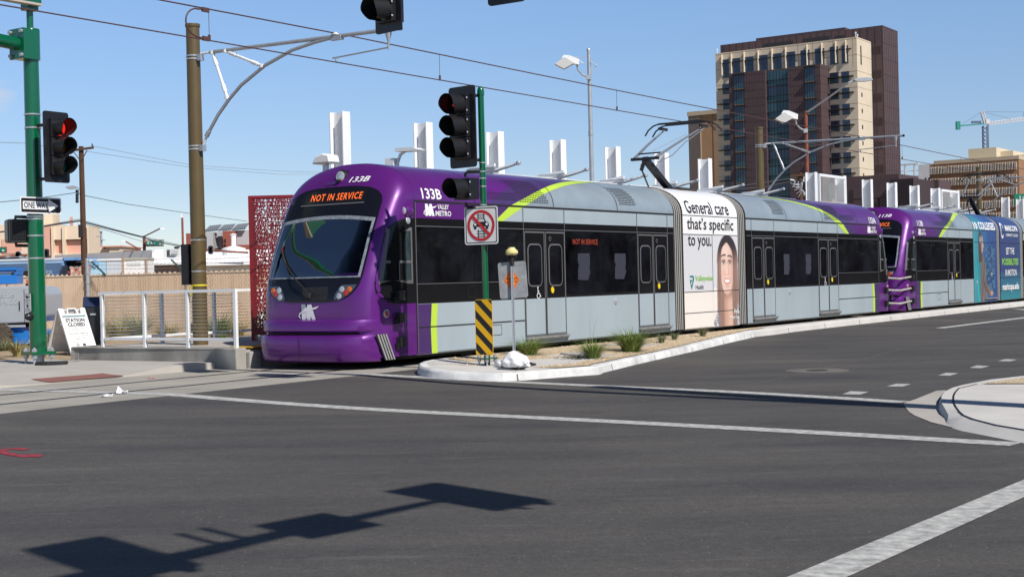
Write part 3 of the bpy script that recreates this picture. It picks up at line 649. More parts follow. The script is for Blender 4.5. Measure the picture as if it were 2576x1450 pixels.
def cab(root, mir, number, lit=True, detail=True):
    X = (lambda L: 23.55+L) if mir else (lambda L: -L)
    FR = lambda y, z, off=.004: Vector((X(frontL(y, z)+off*1.25), y, z))
    SD = lambda L, z, off=.004: Vector((X(L), sideY(L, z)-off, z))
    zt0, zb0 = (lambda t: 2.655-.075*t*t), 1.585
    zs_ = [.19, .3, .5, .7, .88, 1.0, 1.16]+[1.16+i*.07 for i in range(1, 22)]+[2.66, 2.72, 2.78, 2.84, 2.89, 2.95, 3.0, 3.05, 3.1, 3.15, 3.2, 3.25, 3.3, 3.35, 3.4, 3.44, 3.48, 3.51, 3.54, 3.57, 3.59, 3.605, 3.615]
    N = 56; mb = MB(); rows = []
    for z in zs_:
        n = nz_(z); r = []
        for i in range(N+1):
            ph = pi*i/N; c = cos(ph); s = max(0, sin(ph)); y = -wz(z)*(abs(c)**(2/n))*(1 if c > 0 else -1); r.append((Lc(z)*s**(2/n), y, z))
        rows.append(r)
    vs = [Vector((X(L), y, z)) for r in rows for L, y, z in r]; fs = []
    for k in range(len(zs_)-1):
        for i in range(N):
            q = [(k, i), (k, i+1), (k+1, i+1), (k+1, i)]
            if detail and all(abs(rows[a][b][1]) < hw(rows[a][b][2])-.03 and zb0+.01 < rows[a][b][2] < 2.60 for a, b in q): continue
            fs.append([a*(N+1)+b for a, b in q])
    fs.append([(len(zs_)-1)*(N+1)+i for i in range(N+1)])
    mb.add(vs, fs, 0)
    # black cab side area
    zz = [1.10, 1.13, 1.2, 1.3, 1.45, 1.7, 2.0, 2.3, 2.42, 2.5, 2.56, 2.585]; lf = [.62, .8, .96, 1.04, 1.045, .98, .88, .76, .68, .56, .38, .2]
    for (z0, l0), (z1, l1) in zip(zip(zz, lf), list(zip(zz, lf))[1:]):
        for q in range(8): t0, t1 = q/8, (q+1)/8; mb.face([SD(l0*t0, z0), SD(l0*t1, z0), SD(l1*t1, z1), SD(l1*t0, z1)], 1)
    mb.face([SD(0, .2, .008), SD(.015, .2, .008), SD(.015, 2.88, .008), SD(0, 2.88, .008)], 2)
    if detail:
        put_text(mb, number, .235, .675, 3.255, 3.355, lambda x, y: FR(-x, y, .012), 3, .02, .25, fine=True)
        logo(mb, -.24, .24, .865, 1.125, lambda x, y, o=0.: FR(-x, y, .008+o), 3)
    c = mb.build('cab', [PURPLE, BLK, SEAM, WHITE], root, smooth=True, ang=40)
    # side window of the cab
    mb = MB(); fr_ = [(.985, 1.44), (.71, 2.42), (.10, 2.42), (.10, 1.44)]; ins = [(.90, 1.50), (.665, 2.36), (.16, 2.36), (.16, 1.50)]
    mb.add([SD(*p, .012) for p in fr_]+[SD(*p, .022) for p in ins], [(i, (i+1) % 4, 4+(i+1) % 4, 4+i) for i in range(4)], 0)
    mb.add([SD(.825, 1.80, .02), SD(.16, 1.80, .02), SD(.16, 1.845, .02), SD(.813, 1.845, .02)], [(0, 1, 2, 3)]); mb.add([SD(.47, 1.50, .021), SD(.50, 1.50, .021), SD(.50, 1.80, .021), SD(.47, 1.80, .021)], [(0, 1, 2, 3)])
    sw = mb.build('side_window_frame', TRIM, root)
    mb = MB(); mb.add([SD(.90, 1.50, .012), SD(.665, 2.36, .012), SD(.16, 2.36, .012), SD(.16, 1.50, .012)], [(0, 1, 2, 3)]); mb.build('side_window', WIN if not detail else mat('cab_side_window_glass', (.035, .055, .06), .04, var=.8, vscale=2.5, coat=.3), sw)
    # bumper, marker lamp, mounts
    mb = MB()
    def bump(zs2, lcs, m):
        rr = []
        for z, lc, q in zip(zs2, lcs, range(99)):
            r = []
            for i in range(41):
                ph = radians(24)+(pi-radians(48))*i/40; cc = cos(ph); s = sin(ph); n = 4.; y = -1.342*(abs(cc)**.5)*(1 if cc > 0 else -1); r.append(Vector((X(lc*s**.5), y*(1 if q not in (0, len(zs2)-1) else .985), z)))
            rr.append(r)
        mb.add([v for r in rr for v in r], [(k*41+i, k*41+i+1, (k+1)*41+i+1, (k+1)*41+i) for k in range(len(rr)-1) for i in range(40)], m)
        mb.add(rr[0]+rr[-1], [tuple(range(41)), tuple(range(41, 82))], m)
    bump([.13, .15, .2, .35, .5, .56, .59, .60], [1.48, 1.54, 1.58, 1.61, 1.62, 1.60, 1.54, 1.46], 0)
    bump([.60, .62, .64], [1.42, 1.42, 1.42], 1)
    bump([.635, .645, .67, .8, .845, .86], [1.40, 1.50, 1.53, 1.53, 1.50, 1.38], 0)
    if detail:
        for lt, lb in ((.88+.0625*i, .67+.0675*i) for i in range(4)):
            m2 = [Vector((X(l), sideY(l, z, 1.56)-.02, z)) for l, z in ((lt, .595), (lt+.035, .595), (lb+.035, .15), (lb, .15))]
            m3 = [v+Vector((0, -.012, 0)) for v in m2]; mb.add(m2+m3, [(4, 5, 6, 7), (0, 1, 5, 4), (1, 2, 6, 5), (2, 3, 7, 6), (3, 0, 4, 7)], 2)
        mb.face([Vector((X(l), sideY(l, z, 1.56)-.016, z)) for l, z in ((.86, .595), (1.13, .595), (.92, .15), (.65, .15))], 1)
        for y0 in (.0,):
            mb.face([Vector((X(1.63*max(0, 1-abs(y/1.333)**4)**.25), y, z)) for y, z in ((y0-.006, .16), (y0+.006, .16), (y0+.006, .58), (y0-.006, .58))], 1)
    mb.build('bumper', [PURPLE, SEAM, LOUV], root, smooth=True, ang=35)
    mb = MB(); MX = Matrix.Rotation(pi/2, 4, 'X')
    def knob(L, z, r, d, m, m2): 
        base = Vector((X(L), sideY(L, z), z)); mm = Matrix.Translation(base) @ MX
        mb.lathe([(r, -.03), (r, d*.4), (r*.9, d*.6)], (0, 0, 0), 14, m, mm); mb.lathe([(r*.72, 0), (r*.72, d*.62), (r*.4, d), (.001, d*1.05)], (0, 0, 0), 14, m2, mm)
    knob(.835, .94, .075, .03, 1, 2); mb.build('marker_lamp', [PURPLE, GALV, RDL, GLASSC], root, smooth=True); mb = MB(); knob(.2, 2.54, .06, .03, 1, 3)
    mb.build('marker_lamp', [PURPLE, GALV, RDL, GLASSC], root, smooth=True)
    mb = MB(); base = Vector((X(.2), -1.30, 2.71))
    mb.lathe([(.001, -.16), (.07, -.13), (.105, -.05), (.115, .02), (.09, .08), (.05, .10)], (0, 0, 0), 14, 0, Matrix.Translation(base) @ Matrix.Rotation(-pi/2 if not mir else pi/2, 4, 'Y')); mb.lathe([(.07, .09), (.06, .12), (.001, .13)], (0, 0, 0), 14, 1, Matrix.Translation(base) @ Matrix.Rotation(-pi/2 if not mir else pi/2, 4, 'Y'))
    mb.build('mirror_camera', [PURPLE, GLASSC], root, smooth=True)
    for z in (1.24, .86, .44):
        mb = MB(); yb = sideY(.52, z); mb.box(X(.60) if not mir else X(.44), X(.44) if not mir else X(.60), yb-.10, yb+.02, z-.085, z+.085); mb.box(min(X(.64), X(.56)), max(X(.64), X(.56)), yb-.06, yb+.02, z-.11, z-.02); mb.build('barrier_mount', BOXB, root)
    if not detail: return
    # windshield
    mb = MB(); nr, nc = 14, 24; g = []
    for i in range(nr+1):
        for j in range(nc+1):
            t = -1+2*j/nc; z = zb0+(zt0(t)-zb0)*i/nr; g.append(FR(t*(hw(z)-.045), z, .012))
    mb.add(g, [(i*(nc+1)+j, i*(nc+1)+j+1, (i+1)*(nc+1)+j+1, (i+1)*(nc+1)+j) for i in range(nr) for j in range(nc)]); mb.build('windshield', SHIELD, root, smooth=True, recalc=False)
    mb = MB()
    def rowpatch(z0f, z1f, n_, off, m, half=1., ni=20):
        for i in range(n_):
            for j in range(ni):
                q = []
                for (ii, jj) in ((i, j), (i, j+1), (i+1, j+1), (i+1, j)):
                    t = -1+2*jj/ni; z = z0f(t)+(z1f(t)-z0f(t))*ii/n_; q.append(FR(t*hw(z)*half, z, off))
                mb.face(q, m)
    rowpatch(lambda t: 1.16, lambda t: zb0, 12, .009, 0); rowpatch(lambda t: zt0(t), lambda t: 3.19, 16, .009, 0)
    for s_ in (-1, 1):
        for i in range(12):
            za, zb_ = zb0+(2.58-zb0)*i/12, zb0+(2.58-zb0)*(i+1)/12
            mb.face([FR(s_*(hw(za)-.06), za, .009), FR(s_*hw(za), za, .009), FR(s_*hw(zb_), zb_, .009), FR(s_*(hw(zb_)-.06), zb_, .009)], 0)
            mb.face([FR(s_*(hw(za)-.075), za, .015), FR(s_*(hw(za)-.03), za, .015), FR(s_*(hw(zb_)-.03), zb_, .015), FR(s_*(hw(zb_)-.075), zb_, .015)], 1)
    for j in range(20):
        t0, t1 = -1+2*j/20, -1+2*(j+1)/20; mb.face([FR(t*(hw(2.6)-.03), zt0(t)+d, .015) for t, d in ((t0, -.05), (t1, -.05), (t1, .015), (t0, .015))], 1)
        mb.face([FR(t*(hw(1.6)-.03), zb0+d, .015) for t, d in ((t0, -.012), (t1, -.012), (t1, .012), (t0, .012))], 1)
    mb.build('windshield_surround', [FRIT, SEALW], root, smooth=True, recalc=False)
    mb = MB(); n_ = 20
    for j in range(n_):
        y0, y1 = -.74+1.48*j/n_, -.74+1.48*(j+1)/n_
        mb.face([FR(y, z, .013) for y, z in ((y0, 2.885), (y1, 2.885), (y1, 3.115), (y0, 3.115))], 0); mb.face([FR(y, z, .017) for y, z in ((y0, 2.865), (y1, 2.865), (y1, 2.885), (y0, 2.885))], 1)
    ds = mb.build('destination_sign', [mat('sign_screen_black', (.01, .01, .012), .15), TRIM], root)
    mb = MB(); put_text(mb, 'NOT IN SERVICE', -.52, .655, 2.945, 3.07, lambda x, y: FR(-x, y, .02), 0, .012, space=1.15, fine=True); mb.build('lettering', LED, ds)
    for s_ in (-1, 1):
        mb = MB()
        for i in range(8):
            q = []
            for k in (i, i+1):
                z = 1.195+.255*k/8; yi = .57+.16*(k/8)**2; q.append((yi, hw(z)-.035, z))
            for j in range(6):
                y = lambda r, t: r[0]+(r[1]-r[0])*t
                mb.face([FR(s_*y(q[0], j/6), q[0][2], .013), FR(s_*y(q[0], (j+1)/6), q[0][2], .013), FR(s_*y(q[1], (j+1)/6), q[1][2], .013), FR(s_*y(q[1], j/6), q[1][2], .013)])
        hl = mb.build('headlight_cluster', LENSH, root, smooth=True, recalc=False)
        for y, z, m, nm in ((.875, 1.364, ORL, 'indicator_lens'), (.81, 1.305, RDL, 'tail_lens'), (.725, 1.37, GLASSC, 'headlight'), (.68, 1.255, GLASSC, 'headlight')):
            m2 = MB(); p = FR(s_*y, z, .012); nx = Vector((X(1)-X(0), -.0, .15)).normalized(); q = nx.to_track_quat('Z', 'Y').to_matrix().to_4x4(); q.translation = p
            m2.lathe([(.056, -.02), (.056, .006), (.045, .014), (.001, .018)], (0, 0, 0), 14, 0, q); m2.build(nm, m, hl, smooth=True)
    mb = MB(); p = FR(0, 3.375, 0.0); q = Vector((X(1)-X(0), 0, .1)).normalized().to_track_quat('Z', 'Y').to_matrix().to_4x4(); q.translation = p
    mb.lathe([(.13, -.2), (.13, .0), (.115, .03), (.1, .03)], (0, 0, 0), 20, 0, q); mb.lathe([(.1, .0), (.095, .045), (.05, .065), (.001, .07)], (0, 0, 0), 20, 1, q)
    mb.face([FR(.34, 3.235, .01), FR(.02, 3.24, .012), FR(.10, 3.49, .012)], 2); mb.face([FR(.12, 3.48, .02), FR(-.12, 3.48, .02), FR(-.03, 3.28, .03), FR(.05, 3.25, .03)], 0)
    mb.build('roof_headlight', [SBLK, GLASSC, DPURPLE], root, smooth=True, ang=40)
    mb = MB(); fy = lambda y, z, o=.05: FR(y, z, o); mb.tube([fy(-.05, 1.30), fy(.3, 1.56, .07), fy(.72, 1.90)], .014, 6); mb.tube([fy(.86, 2.10, .04), fy(.68, 1.87, .04), fy(.48, 1.64, .04)], .017, 6); mb.lathe([(.04, -.06), (.04, .02)], fy(-.05, 1.30), 10)
    mb.tube([fy(-.05, 1.30), fy(-.16, 1.27), fy(-.3, 1.30)], .008, 5); mb.build('wiper', BOXB, root, smooth=True)
    mb = MB(); mb.slab(rrect(-.42, .16, 1.195, 1.42, .02, 2), lambda x, y, d: FR(x, y, d), .009, .014); mb.build('front_grille', mat('black_mesh', (.018, .018, .02), .6, var=.6, vscale=90), root)
    # interior seen through the glass
    mb = MB(); bx = lambda L0, L1, *r, m=0: mb.box(min(X(L0), X(L1)), max(X(L0), X(L1)), *r, m)
    bx(-1.1, -1.06, -1.2, 1.2, .4, 2.75); bx(-1.1, .5, -1.2, 1.2, .55, .6); bx(-1.1, .25, -1.2, 1.2, 2.75, 2.8); bx(-1.1, .4, 1.18, 1.2, .6, 2.75); bx(-1.1, .1, -1.2, -1.18, .6, 2.75)
    bx(.72, 1.08, -.9, .9, 1.2, 1.5, m=1); bx(.75, .95, -.1, .45, 1.5, 1.6, m=1); bx(-.4, -.36, .55, 1.18, .6, 2.6, m=1); bx(-1.05, -1.04, .1, .55, 1.5, 2.3, m=2); bx(-1.05, -1.04, -.9, -.35, 1.6, 2.25, m=2); bx(.1, .14, .3, .36, 1.5, 2.7, m=1)
    mb.build('cab_interior', [CABI, CABD, mat('pale_saloon_view', (.34, .42, .44), .5)], root)
    mb = MB(); bx(.05, .17, -.75, -.25, .9, 1.75); bx(.1, .6, -.75, -.25, .85, 1.0); bx(.05, .14, -.62, -.38, 1.75, 2.0); mb.build('driver_seat', CABD, root)
def underframe(root):
    mb = MB()
    for a0, a1 in ((-.6, 9.6), (10.1, 13.4), (13.9, 24.2)): mb.box(a0, a1, -1.12, 1.12, .12, .40)
    mb.build('underframe', BOG, root)
    for a in (2.2, 4.0-.0, 10.9, 12.65, 19.55, 21.35):
        for s_ in (-1, 1):
            mb = MB(); mb.lathe([(.33, -.06), (.33, .06), (.2, .07)], (0, 0, 0), 20, 0, Matrix.Translation((a, s_*.74, .33)) @ Matrix.Rotation(pi/2, 4, 'X')); mb.build('wheel', RAILS, root, smooth=True)
PANT = mat('pantograph_grey', (.22, .24, .27), .45, .4); PANB = mat('pantograph_black', (.015, .015, .018), .5)
def pantograph(root):
    mb = MB(); K = Vector((10.92, 0, 4.34)); B0 = Vector((12.24, 0, 3.6)); Hd = Vector((13.0, 0, 5.30))
    mb.bar(B0, K, .16, .12, 1); mb.tube([(11.3, .1, 3.62), (10.95, .1, 4.05), (10.9, .1, 4.2)], .022, 6, 1)
    mb.bar(K+Vector((0, -.38, 0)), K+Vector((0, .38, 0)), .07, .07, 1); mb.bar(K, (10.9, .1, 4.05), .06, .08, 1)
    for s_ in (-1, 1):
        mb.tube([K+Vector((0, s_*.3, .02)), Vector((11.9, s_*.43, 4.78)), Hd+Vector((0, s_*.55, -.08))], [.035, .03, .02], 8, 0)
        mb.bar(Hd+Vector((-.22, s_*.58, -.04)), Hd+Vector((.22, s_*.58, -.04)), .05, .07, 1)
    mb.tube([K+Vector((.25, -.3, .15)), K+Vector((.25, .3, .15))], .02, 6, 1)
    mb.tube([K+Vector((.1, -.3, -.1)), Vector((11.7, -.35, 4.45)), Vector((12.3, -.4, 4.8)), Hd+Vector((0, -.58, -.12))], .012, 6, 0)
    mb.tube([(11.3, 0, 4.55), (12.4, -.4, 5.02)], .006, 5, 0)
    for dx in (-.2, .2):
        pts = [Hd+Vector((dx, y, z)) for y, z in ((-1.0, -.20), (-.9, -.06), (-.75, .04), (-.6, .075), (0, .08), (.6, .075), (.75, .04), (.9, -.06), (1.0, -.20))]
        mb.tube(pts, .02, 6, 1); mb.bar(pts[3], pts[5], .05, .045, 1)
    mb.build('pantograph', [PANT, PANB], root, smooth=True, ang=40)
    mb = MB(); mb.box(11.6, 12.5, -.6, .6, 3.55, 3.64); mb.build('pantograph_base', BELLD, root)
def centre(root, ad):
    cols = (lambda s: 2 if s <= 1.08 else 1 if s <= 2.44 else 0) if ad == 'health' else (lambda s: 0)
    if ad == 'health': mats = [ADW, ADG, ADC, SEAM]
    else: mats = [WRAPB, WRAPB, WRAPB, SEAM]
    mb = shell(10.26, 13.27, cols)
    for s in (2.89, 2.44, 1.07, .57): patch(mb, [(s-.008, 10.26, 13.27), (s+.008, 10.26, 13.27)], 3, .005)
    if ad == 'health': seam_v(mb, 11.8, 1.07, 2.44, 3, .014, .005)
    return mb.build('advert_section', mats, root, smooth=True, ang=30)
# --- wrap of the rear train: a printed blue-green fade along its length
def wrapmat():
    m = bpy.data.materials.new('blue_teal_advert_wrap'); m.use_nodes = True; n = m.node_tree; B = n.nodes['Principled BSDF']; L = n.links.new; B.inputs['Roughness'].default_value = .3
    tc = n.nodes.new('ShaderNodeTexCoord'); sx = n.nodes.new('ShaderNodeSeparateXYZ'); L(tc.outputs['Object'], sx.inputs[0])
    r = n.nodes.new('ShaderNodeValToRGB'); e = r.color_ramp.elements; mr = n.nodes.new('ShaderNodeMapRange'); mr.inputs[1].default_value = 6.4; mr.inputs[2].default_value = 13.5; L(sx.outputs[0], mr.inputs[0])
    e[0].position = 0; e[0].color = (.05, .27, .31, 1); e[1].position = 1; e[1].color = (.02, .055, .20, 1)
    for p, c in ((.16, (.035, .2, .30)), (.3, (.025, .08, .27)), (.55, (.028, .055, .2)), (.8, (.03, .05, .16))): x = e.new(p); x.color = (*c, 1)
    L(mr.outputs[0], r.inputs[0]); r2 = n.nodes.new('ShaderNodeValToRGB'); m2 = n.nodes.new('ShaderNodeMapRange'); m2.inputs[1].default_value = .2; m2.inputs[2].default_value = 1.5; L(sx.outputs[2], m2.inputs[0])
    r2.color_ramp.elements[0].color = (.02, .22, .27, 1); r2.color_ramp.elements[1].color = (.03, .07, .2, 1); L(m2.outputs[0], r2.inputs[0])
    gt = n.nodes.new('ShaderNodeMath'); gt.operation = 'GREATER_THAN'; gt.inputs[1].default_value = 10.2; L(sx.outputs[0], gt.inputs[0]); lt = n.nodes.new('ShaderNodeMath'); lt.operation = 'LESS_THAN'; lt.inputs[1].default_value = 1.3; L(sx.outputs[2], lt.inputs[0])
    mu = n.nodes.new('ShaderNodeMath'); mu.operation = 'MULTIPLY'; L(gt.outputs[0], mu.inputs[0]); L(lt.outputs[0], mu.inputs[1])
    mx = n.nodes.new('ShaderNodeMix'); mx.data_type = 'RGBA'; L(mu.outputs[0], mx.inputs[0]); L(r.outputs[0], mx.inputs[6]); L(r2.outputs[0], mx.inputs[7]); L(mx.outputs[2], B.inputs['Base Color']); return m
WRAPB = wrapmat()
flat = lambda o: (lambda x, y: P(x, y, o))
# ---------------- front train
t1 = empty('light_rail_train', T(0, 1.325, 0), 'purple and silver light rail train in front with a NOT IN SERVICE sign', 'train', 'light rail trains', ANG)
body(t1, False, '133B'); body(t1, True, '133A'); bellows(t1, 9.78, 10.26); bellows(t1, 13.27, 13.77)
cab(t1, False, '133B'); cab(t1, True, '133A', detail=False); underframe(t1); pantograph(t1)
ad = centre(t1, 'health')
LIPS = mat('printed_lips', (.5, .17, .17), .4); TEAL = mat('teal_ink', (.02, .22, .23), .4); LGRN = mat('light_green_ink', (.25, .55, .10), .4)
def printmat():
    m = bpy.data.materials.new('printed_portrait'); m.use_nodes = True; n = m.node_tree; B = n.nodes['Principled BSDF']; B.inputs['Roughness'].default_value = .35
    at = n.nodes.new('ShaderNodeAttribute'); at.attribute_name = 'ink'; n.links.new(at.outputs['Color'], B.inputs['Base Color']); return m
PRINT = printmat()
def sst(a, b, x): t = min(1, max(0, (x-a)/(b-a))); return t*t*(3-2*t)
def mixc(a, b, t): return tuple(p+(q-p)*t for p, q in zip(a, b))
def ell(x, y, cx_, cy_, rx, ry, soft=.25): return 1-sst(1-soft, 1+soft, sqrt(((x-cx_)/rx)**2+((y-cy_)/ry)**2))
def hsh(i, k=0): v = sin(i*127.1+k*311.7)*43758.5453; return v-math.floor(v)
def strand(x, k=0, f=60): i = math.floor(x*f); t = x*f-i; return hsh(i, k)*(1-t)+hsh(i+1, k)*t
def printed(name, x0, x1, y0, y1, nx, ny, fn, par, off):
    me = bpy.data.meshes.new(name); vs = [P(x0+(x1-x0)*i/nx, y0+(y1-y0)*j/ny, off) for i in range(nx+1) for j in range(ny+1)]
    fs = [(i*(ny+1)+j, (i+1)*(ny+1)+j, (i+1)*(ny+1)+j+1, i*(ny+1)+j+1) for i in range(nx) for j in range(ny)]; me.from_pydata([tuple(v) for v in vs], [], fs)
    at = me.color_attributes.new('ink', 'FLOAT_COLOR', 'POINT'); k = 0
    for i in range(nx+1):
        for j in range(ny+1): at.data[k].color = (*fn(x0+(x1-x0)*i/nx, y0+(y1-y0)*j/ny), 1); k += 1
    me.materials.append(PRINT); o = bpy.data.objects.new(name, me); COL.objects.link(o); o.parent = par; return o
def woman(x, y):
    c = mixc((.83, .77, .71), (.66, .66, .68), sst(1.10, 1.16, y))
    cx_ = 12.60; hwd = .58+.06*sst(2.0, .6, y)
    top = ell(x, y, 12.64, 1.75, .60, .70, .05) if y > 1.75 else (1-sst(hwd-.03, hwd+.02, abs(x-12.64)))
    s1 = strand(x+.03*sin(y*5), 1, 55); s2 = strand(x+.02*sin(y*3+1), 2, 24)
    t_ = min(1, max(0, (2.35-y)/1.5)); root = (.045, .03, .035); mid = (.34, .21, .17); hair = mixc(root, mid, sst(.05, .8, t_+.35*abs(x-12.64)/.6*sst(.0, .5, t_))); hair = tuple(h*(.55+.7*s1*.6+.5*s2*.5) for h in hair)
    c = mixc(c, hair, top)
    neck = (1-sst(.20, .27, abs(x-12.64)))*(1-sst(1.15, 1.3, y))*1.0; ch = ell(x, y, 12.62, .18, .42, .55, .15); sk2 = mixc((.52, .30, .22), (.68, .45, .35), sst(12.4, 12.75, x)); sk2 = mixc(sk2, (.34, .18, .13), (1-sst(.0, .26, 1.02-y))*.75 if y < 1.02 else .6)
    c = mixc(c, sk2, max(neck, ch*.98))
    if y < 1.2:
        inner = 1-sst(.20+.06*sin(y*4), .30+.06*sin(y*4), abs(x-12.64)) if y < .95 else 1
        lock = sst(.21, .27, abs(x-12.64))*(1-sst(.52, .58, abs(x-12.64))); c = mixc(c, hair, lock*.97)
        bl = max(sst(12.13, 12.05, x)*sst(.72, .5, y+max(0, (12.05-x))*1.3), sst(13.1, 13.18, x)*sst(.78, .6, y)); dots = .62 if (hsh(int(x*46), int(y*46)) > .45) else .07; c = mixc(c, (dots, dots, dots*1.1), bl)
    fy = (y-1.60)/(.66 if y > 1.60 else .64); fw = .385*sqrt(max(0, 1-fy*fy))**(.8 if y > 1.6 else .92); dx = x-(12.60)
    f = 1-sst(fw-.025, fw+.015, abs(dx)) if abs(fy) < 1 else 0
    sk = mixc((.78, .54, .45), (.60, .35, .27), sst(.12, .40, dx)+.35*sst(-.25, -.42, dx)); sk = mixc(sk, (.86, .65, .56), .6*ell(x, y, 12.53, 2.02, .2, .16, .8)+.4*ell(x, y, 12.57, 1.62, .05, .2, .8)); sk = mixc(sk, (.78, .40, .34), .5*(ell(x, y, 12.38, 1.5, .12, .1, .9)+ell(x, y, 12.86, 1.5, .11, .1, .9)))
    for ex in (12.41, 12.77):
        sk = mixc(sk, (.42, .24, .19), .6*ell(x, y, ex, 1.79, .13, .075, .8)); e_ = ell(x, y, ex, 1.755, .085, .024, .3); sk = mixc(sk, (.60, .56, .54), e_); sk = mixc(sk, (.05, .03, .025), ell(x, y, ex+.005, 1.757, .034, .034, .3)*e_); arc_ = ell(x, y, ex, 1.775, .105, .05, .2)*(1-ell(x, y, ex, 1.752, .10, .046, .2)); sk = mixc(sk, (.03, .02, .02), arc_ if y > 1.752 else arc_*.3)
        by_ = 1.915+.02*(1-((x-ex)/.13)**2)+(.015 if ex < 12.6 else -.005)-(.10*(x-ex) if ex > 12.6 else -.10*(x-ex)); sk = mixc(sk, (.06, .035, .03), .92*(1-sst(.014, .03, abs(y-by_)))*(1-sst(.12, .15, abs(x-ex))))
    sk = mixc(sk, (.48, .26, .20), .55*(ell(x, y, 12.535, 1.475, .03, .018, .6)+ell(x, y, 12.655, 1.475, .03, .018, .6))); sk = mixc(sk, (.52, .30, .23), .4*ell(x, y, 12.68, 1.6, .03, .16, .9)); sk = mixc(sk, (.90, .68, .6), .5*ell(x, y, 12.595, 1.53, .03, .03, .8))
    my = 1.315+.35*(x-12.6)**2*2.2; m_ = ell(x, y, 12.60, my-.02, .185, .075, .18); sk = mixc(sk, (.58, .22, .21), m_); te = ell(x, y, 12.60, my-.012, .15, .042, .2); sk = mixc(sk, (.88, .85, .82), te); sk = mixc(sk, (.40, .2, .16), .4*ell(x, y, 12.60, 1.17, .12, .02, .9))
    sk = mixc(sk, (.50, .29, .22), .5*sst(1.12, .97, y))
    c = mixc(c, sk, f)
    if y > 2.02: 
        part = 12.60; hl = 2.26-.9*abs(x-part)**1.25*(1.1 if x > part else .8); c = mixc(c, hair, top*sst(hl-.02, hl+.03, y))
    side = sst(.30, .36, abs(dx))*(y > .9)*(y < 2.1)*top; c = mixc(c, hair, side*sst(fw-.06, fw-.01, abs(dx)))
    return tuple(min(.92, max(.01, v)) for v in c)
mb = MB(); put_text(mb, 'General care', 10.45, 12.8, 2.94, 3.28, flat(.008), 0, .012, fine=True); mb.build('headline', INK, ad); mb = MB(); put_text(mb, 'that\u2019s specific', 10.47, 13.02, 2.47, 2.85, flat(.008), 0, .012); mb.build('headline', INK, ad); mb = MB(); put_text(mb, 'to you.', 10.5, 11.75, 2.07, 2.42, flat(.008), 0, .012); mb.build('headline', INK, ad); mb = MB()
put_text(mb, 'Health', 10.85, 11.27, 1.13, 1.235, flat(.008), 0); put_text(mb, 'Valleywise', 10.84, 11.78, 1.285, 1.46, flat(.008), 1, .012)
for pts in ([(10.56, 1.46), (10.74, 1.46), (10.78, 1.38), (10.66, 1.15), (10.62, 1.15), (10.72, 1.38), (10.70, 1.42), (10.56, 1.42)], [(10.55, 1.36), (10.68, 1.36), (10.68, 1.32), (10.60, 1.32), (10.66, 1.17), (10.63, 1.15)]): mb.face([P(x, y, .0085) for x, y in pts], 2)
mb.build('emblem_lettering', [INK, LGRN, TEAL], ad)
printed('advert_portrait', 11.81, 13.26, .19, 2.43, 96, 150, woman, ad, .0055)
mb = MB()
for s_ in (1.07, .57): patch(mb, [(s_-.008, 11.8, 13.27), (s_+.008, 11.8, 13.27)], 0, .0075)
mb.build('panel_gap', SEAM, ad)
mb = MB(); put_text(mb, 'Perla', 12.94, 13.22, .485, .60, flat(.016), 0, .02); mb.build('caption', WHITE, ad); mb = MB(); put_text(mb, 'Primary Care', 12.68, 13.22, .34, .44, flat(.016), 0, .015); mb.build('caption', WHITE, ad)
# barrier ropes to the next train
for z in (1.24, .86, .44):
    mb = MB(); mb.tube([(23.55+.6, -1.33, z), (25.4, -1.36, z-.05), (27.2-.6, -1.33, z)], .032, 8); mb.build('barrier_rope', mat('striped_rope', (.5, .48, .42), .8, var=.9, vscale=30, col2=(.03, .03, .03)), t1)
mb = MB()
for q in range(5): mb.tube([(25.0, -1.0+q*.12, .75), (25.2, -1.02+q*.12, .4-.03*q), (25.45, -1.0+q*.1, .3), (25.75, -1.0+q*.12, .72)], .028, 6)
mb.tube([(24.9, 0, .5), (25.9, 0, .5)], .14, 10); mb.build('coupler', BOG, t1, smooth=True)
# ---------------- second train
t2 = empty('light_rail_train', T(27.2, 1.325, 0), 'second light rail train coupled behind, purple cab and blue college advert wrap', 'train', 'light rail trains', ANG)
body(t2, False, '113B', wrap=True); body(t2, True, '113A'); bellows(t2, 9.78, 10.26); bellows(t2, 13.27, 13.77)
cab(t2, False, '113B'); cab(t2, True, '113A', detail=False); underframe(t2); pantograph(t2)
mb = MB(); wr = [(.19, 6.6), (1.0, 6.6), (2.89, 6.6), (3.2, 6.75), (3.5, 7.0), (3.84, 7.5), (4.3, 8.3)]
patch(mb, [(s, a, 9.775) for s, a in wr], 0, .012)
for s in (2.89, 2.45): patch(mb, [(s-.01, 6.6, 9.77), (s+.01, 6.6, 9.77)], 1, .014)
for a in (8.02, 8.74, 9.46): seam_v(mb, a, .3, 2.44, 2, .02, .014)
for a in (8.2, 8.92): 
    q = rrect(a, a+.36, 1.345, 2.14, .1, 4); q2 = rrect(a+.025, a+.335, 1.37, 2.115, .09, 4); k = len(q); mb.add([P(*p, .0145) for p in q]+[P(*p, .0145) for p in q2], [(i, (i+1) % k, k+(i+1) % k, k+i) for i in range(k)], 2)
mb.face([P(*p, .0148) for p in disc(8.98, 1.24, .055)], 3); mb.box(8.0, 9.5, -1.40, -1.32, .285, .33, 4)
wp = mb.build('advert_wrap', [WRAPB, SEAM, TRIM, YEL, LEDGE], t2, smooth=True)
mb = MB(); put_text(mb, '10', 6.72, 7.22, 2.93, 3.22, flat(.02), 0, .035, fine=True); put_text(mb, 'COLLEGES', 7.4, 9.6, 2.93, 3.24, flat(.02), 0, .035, fine=True); mb.build('advert_lettering', WHITE, wp)
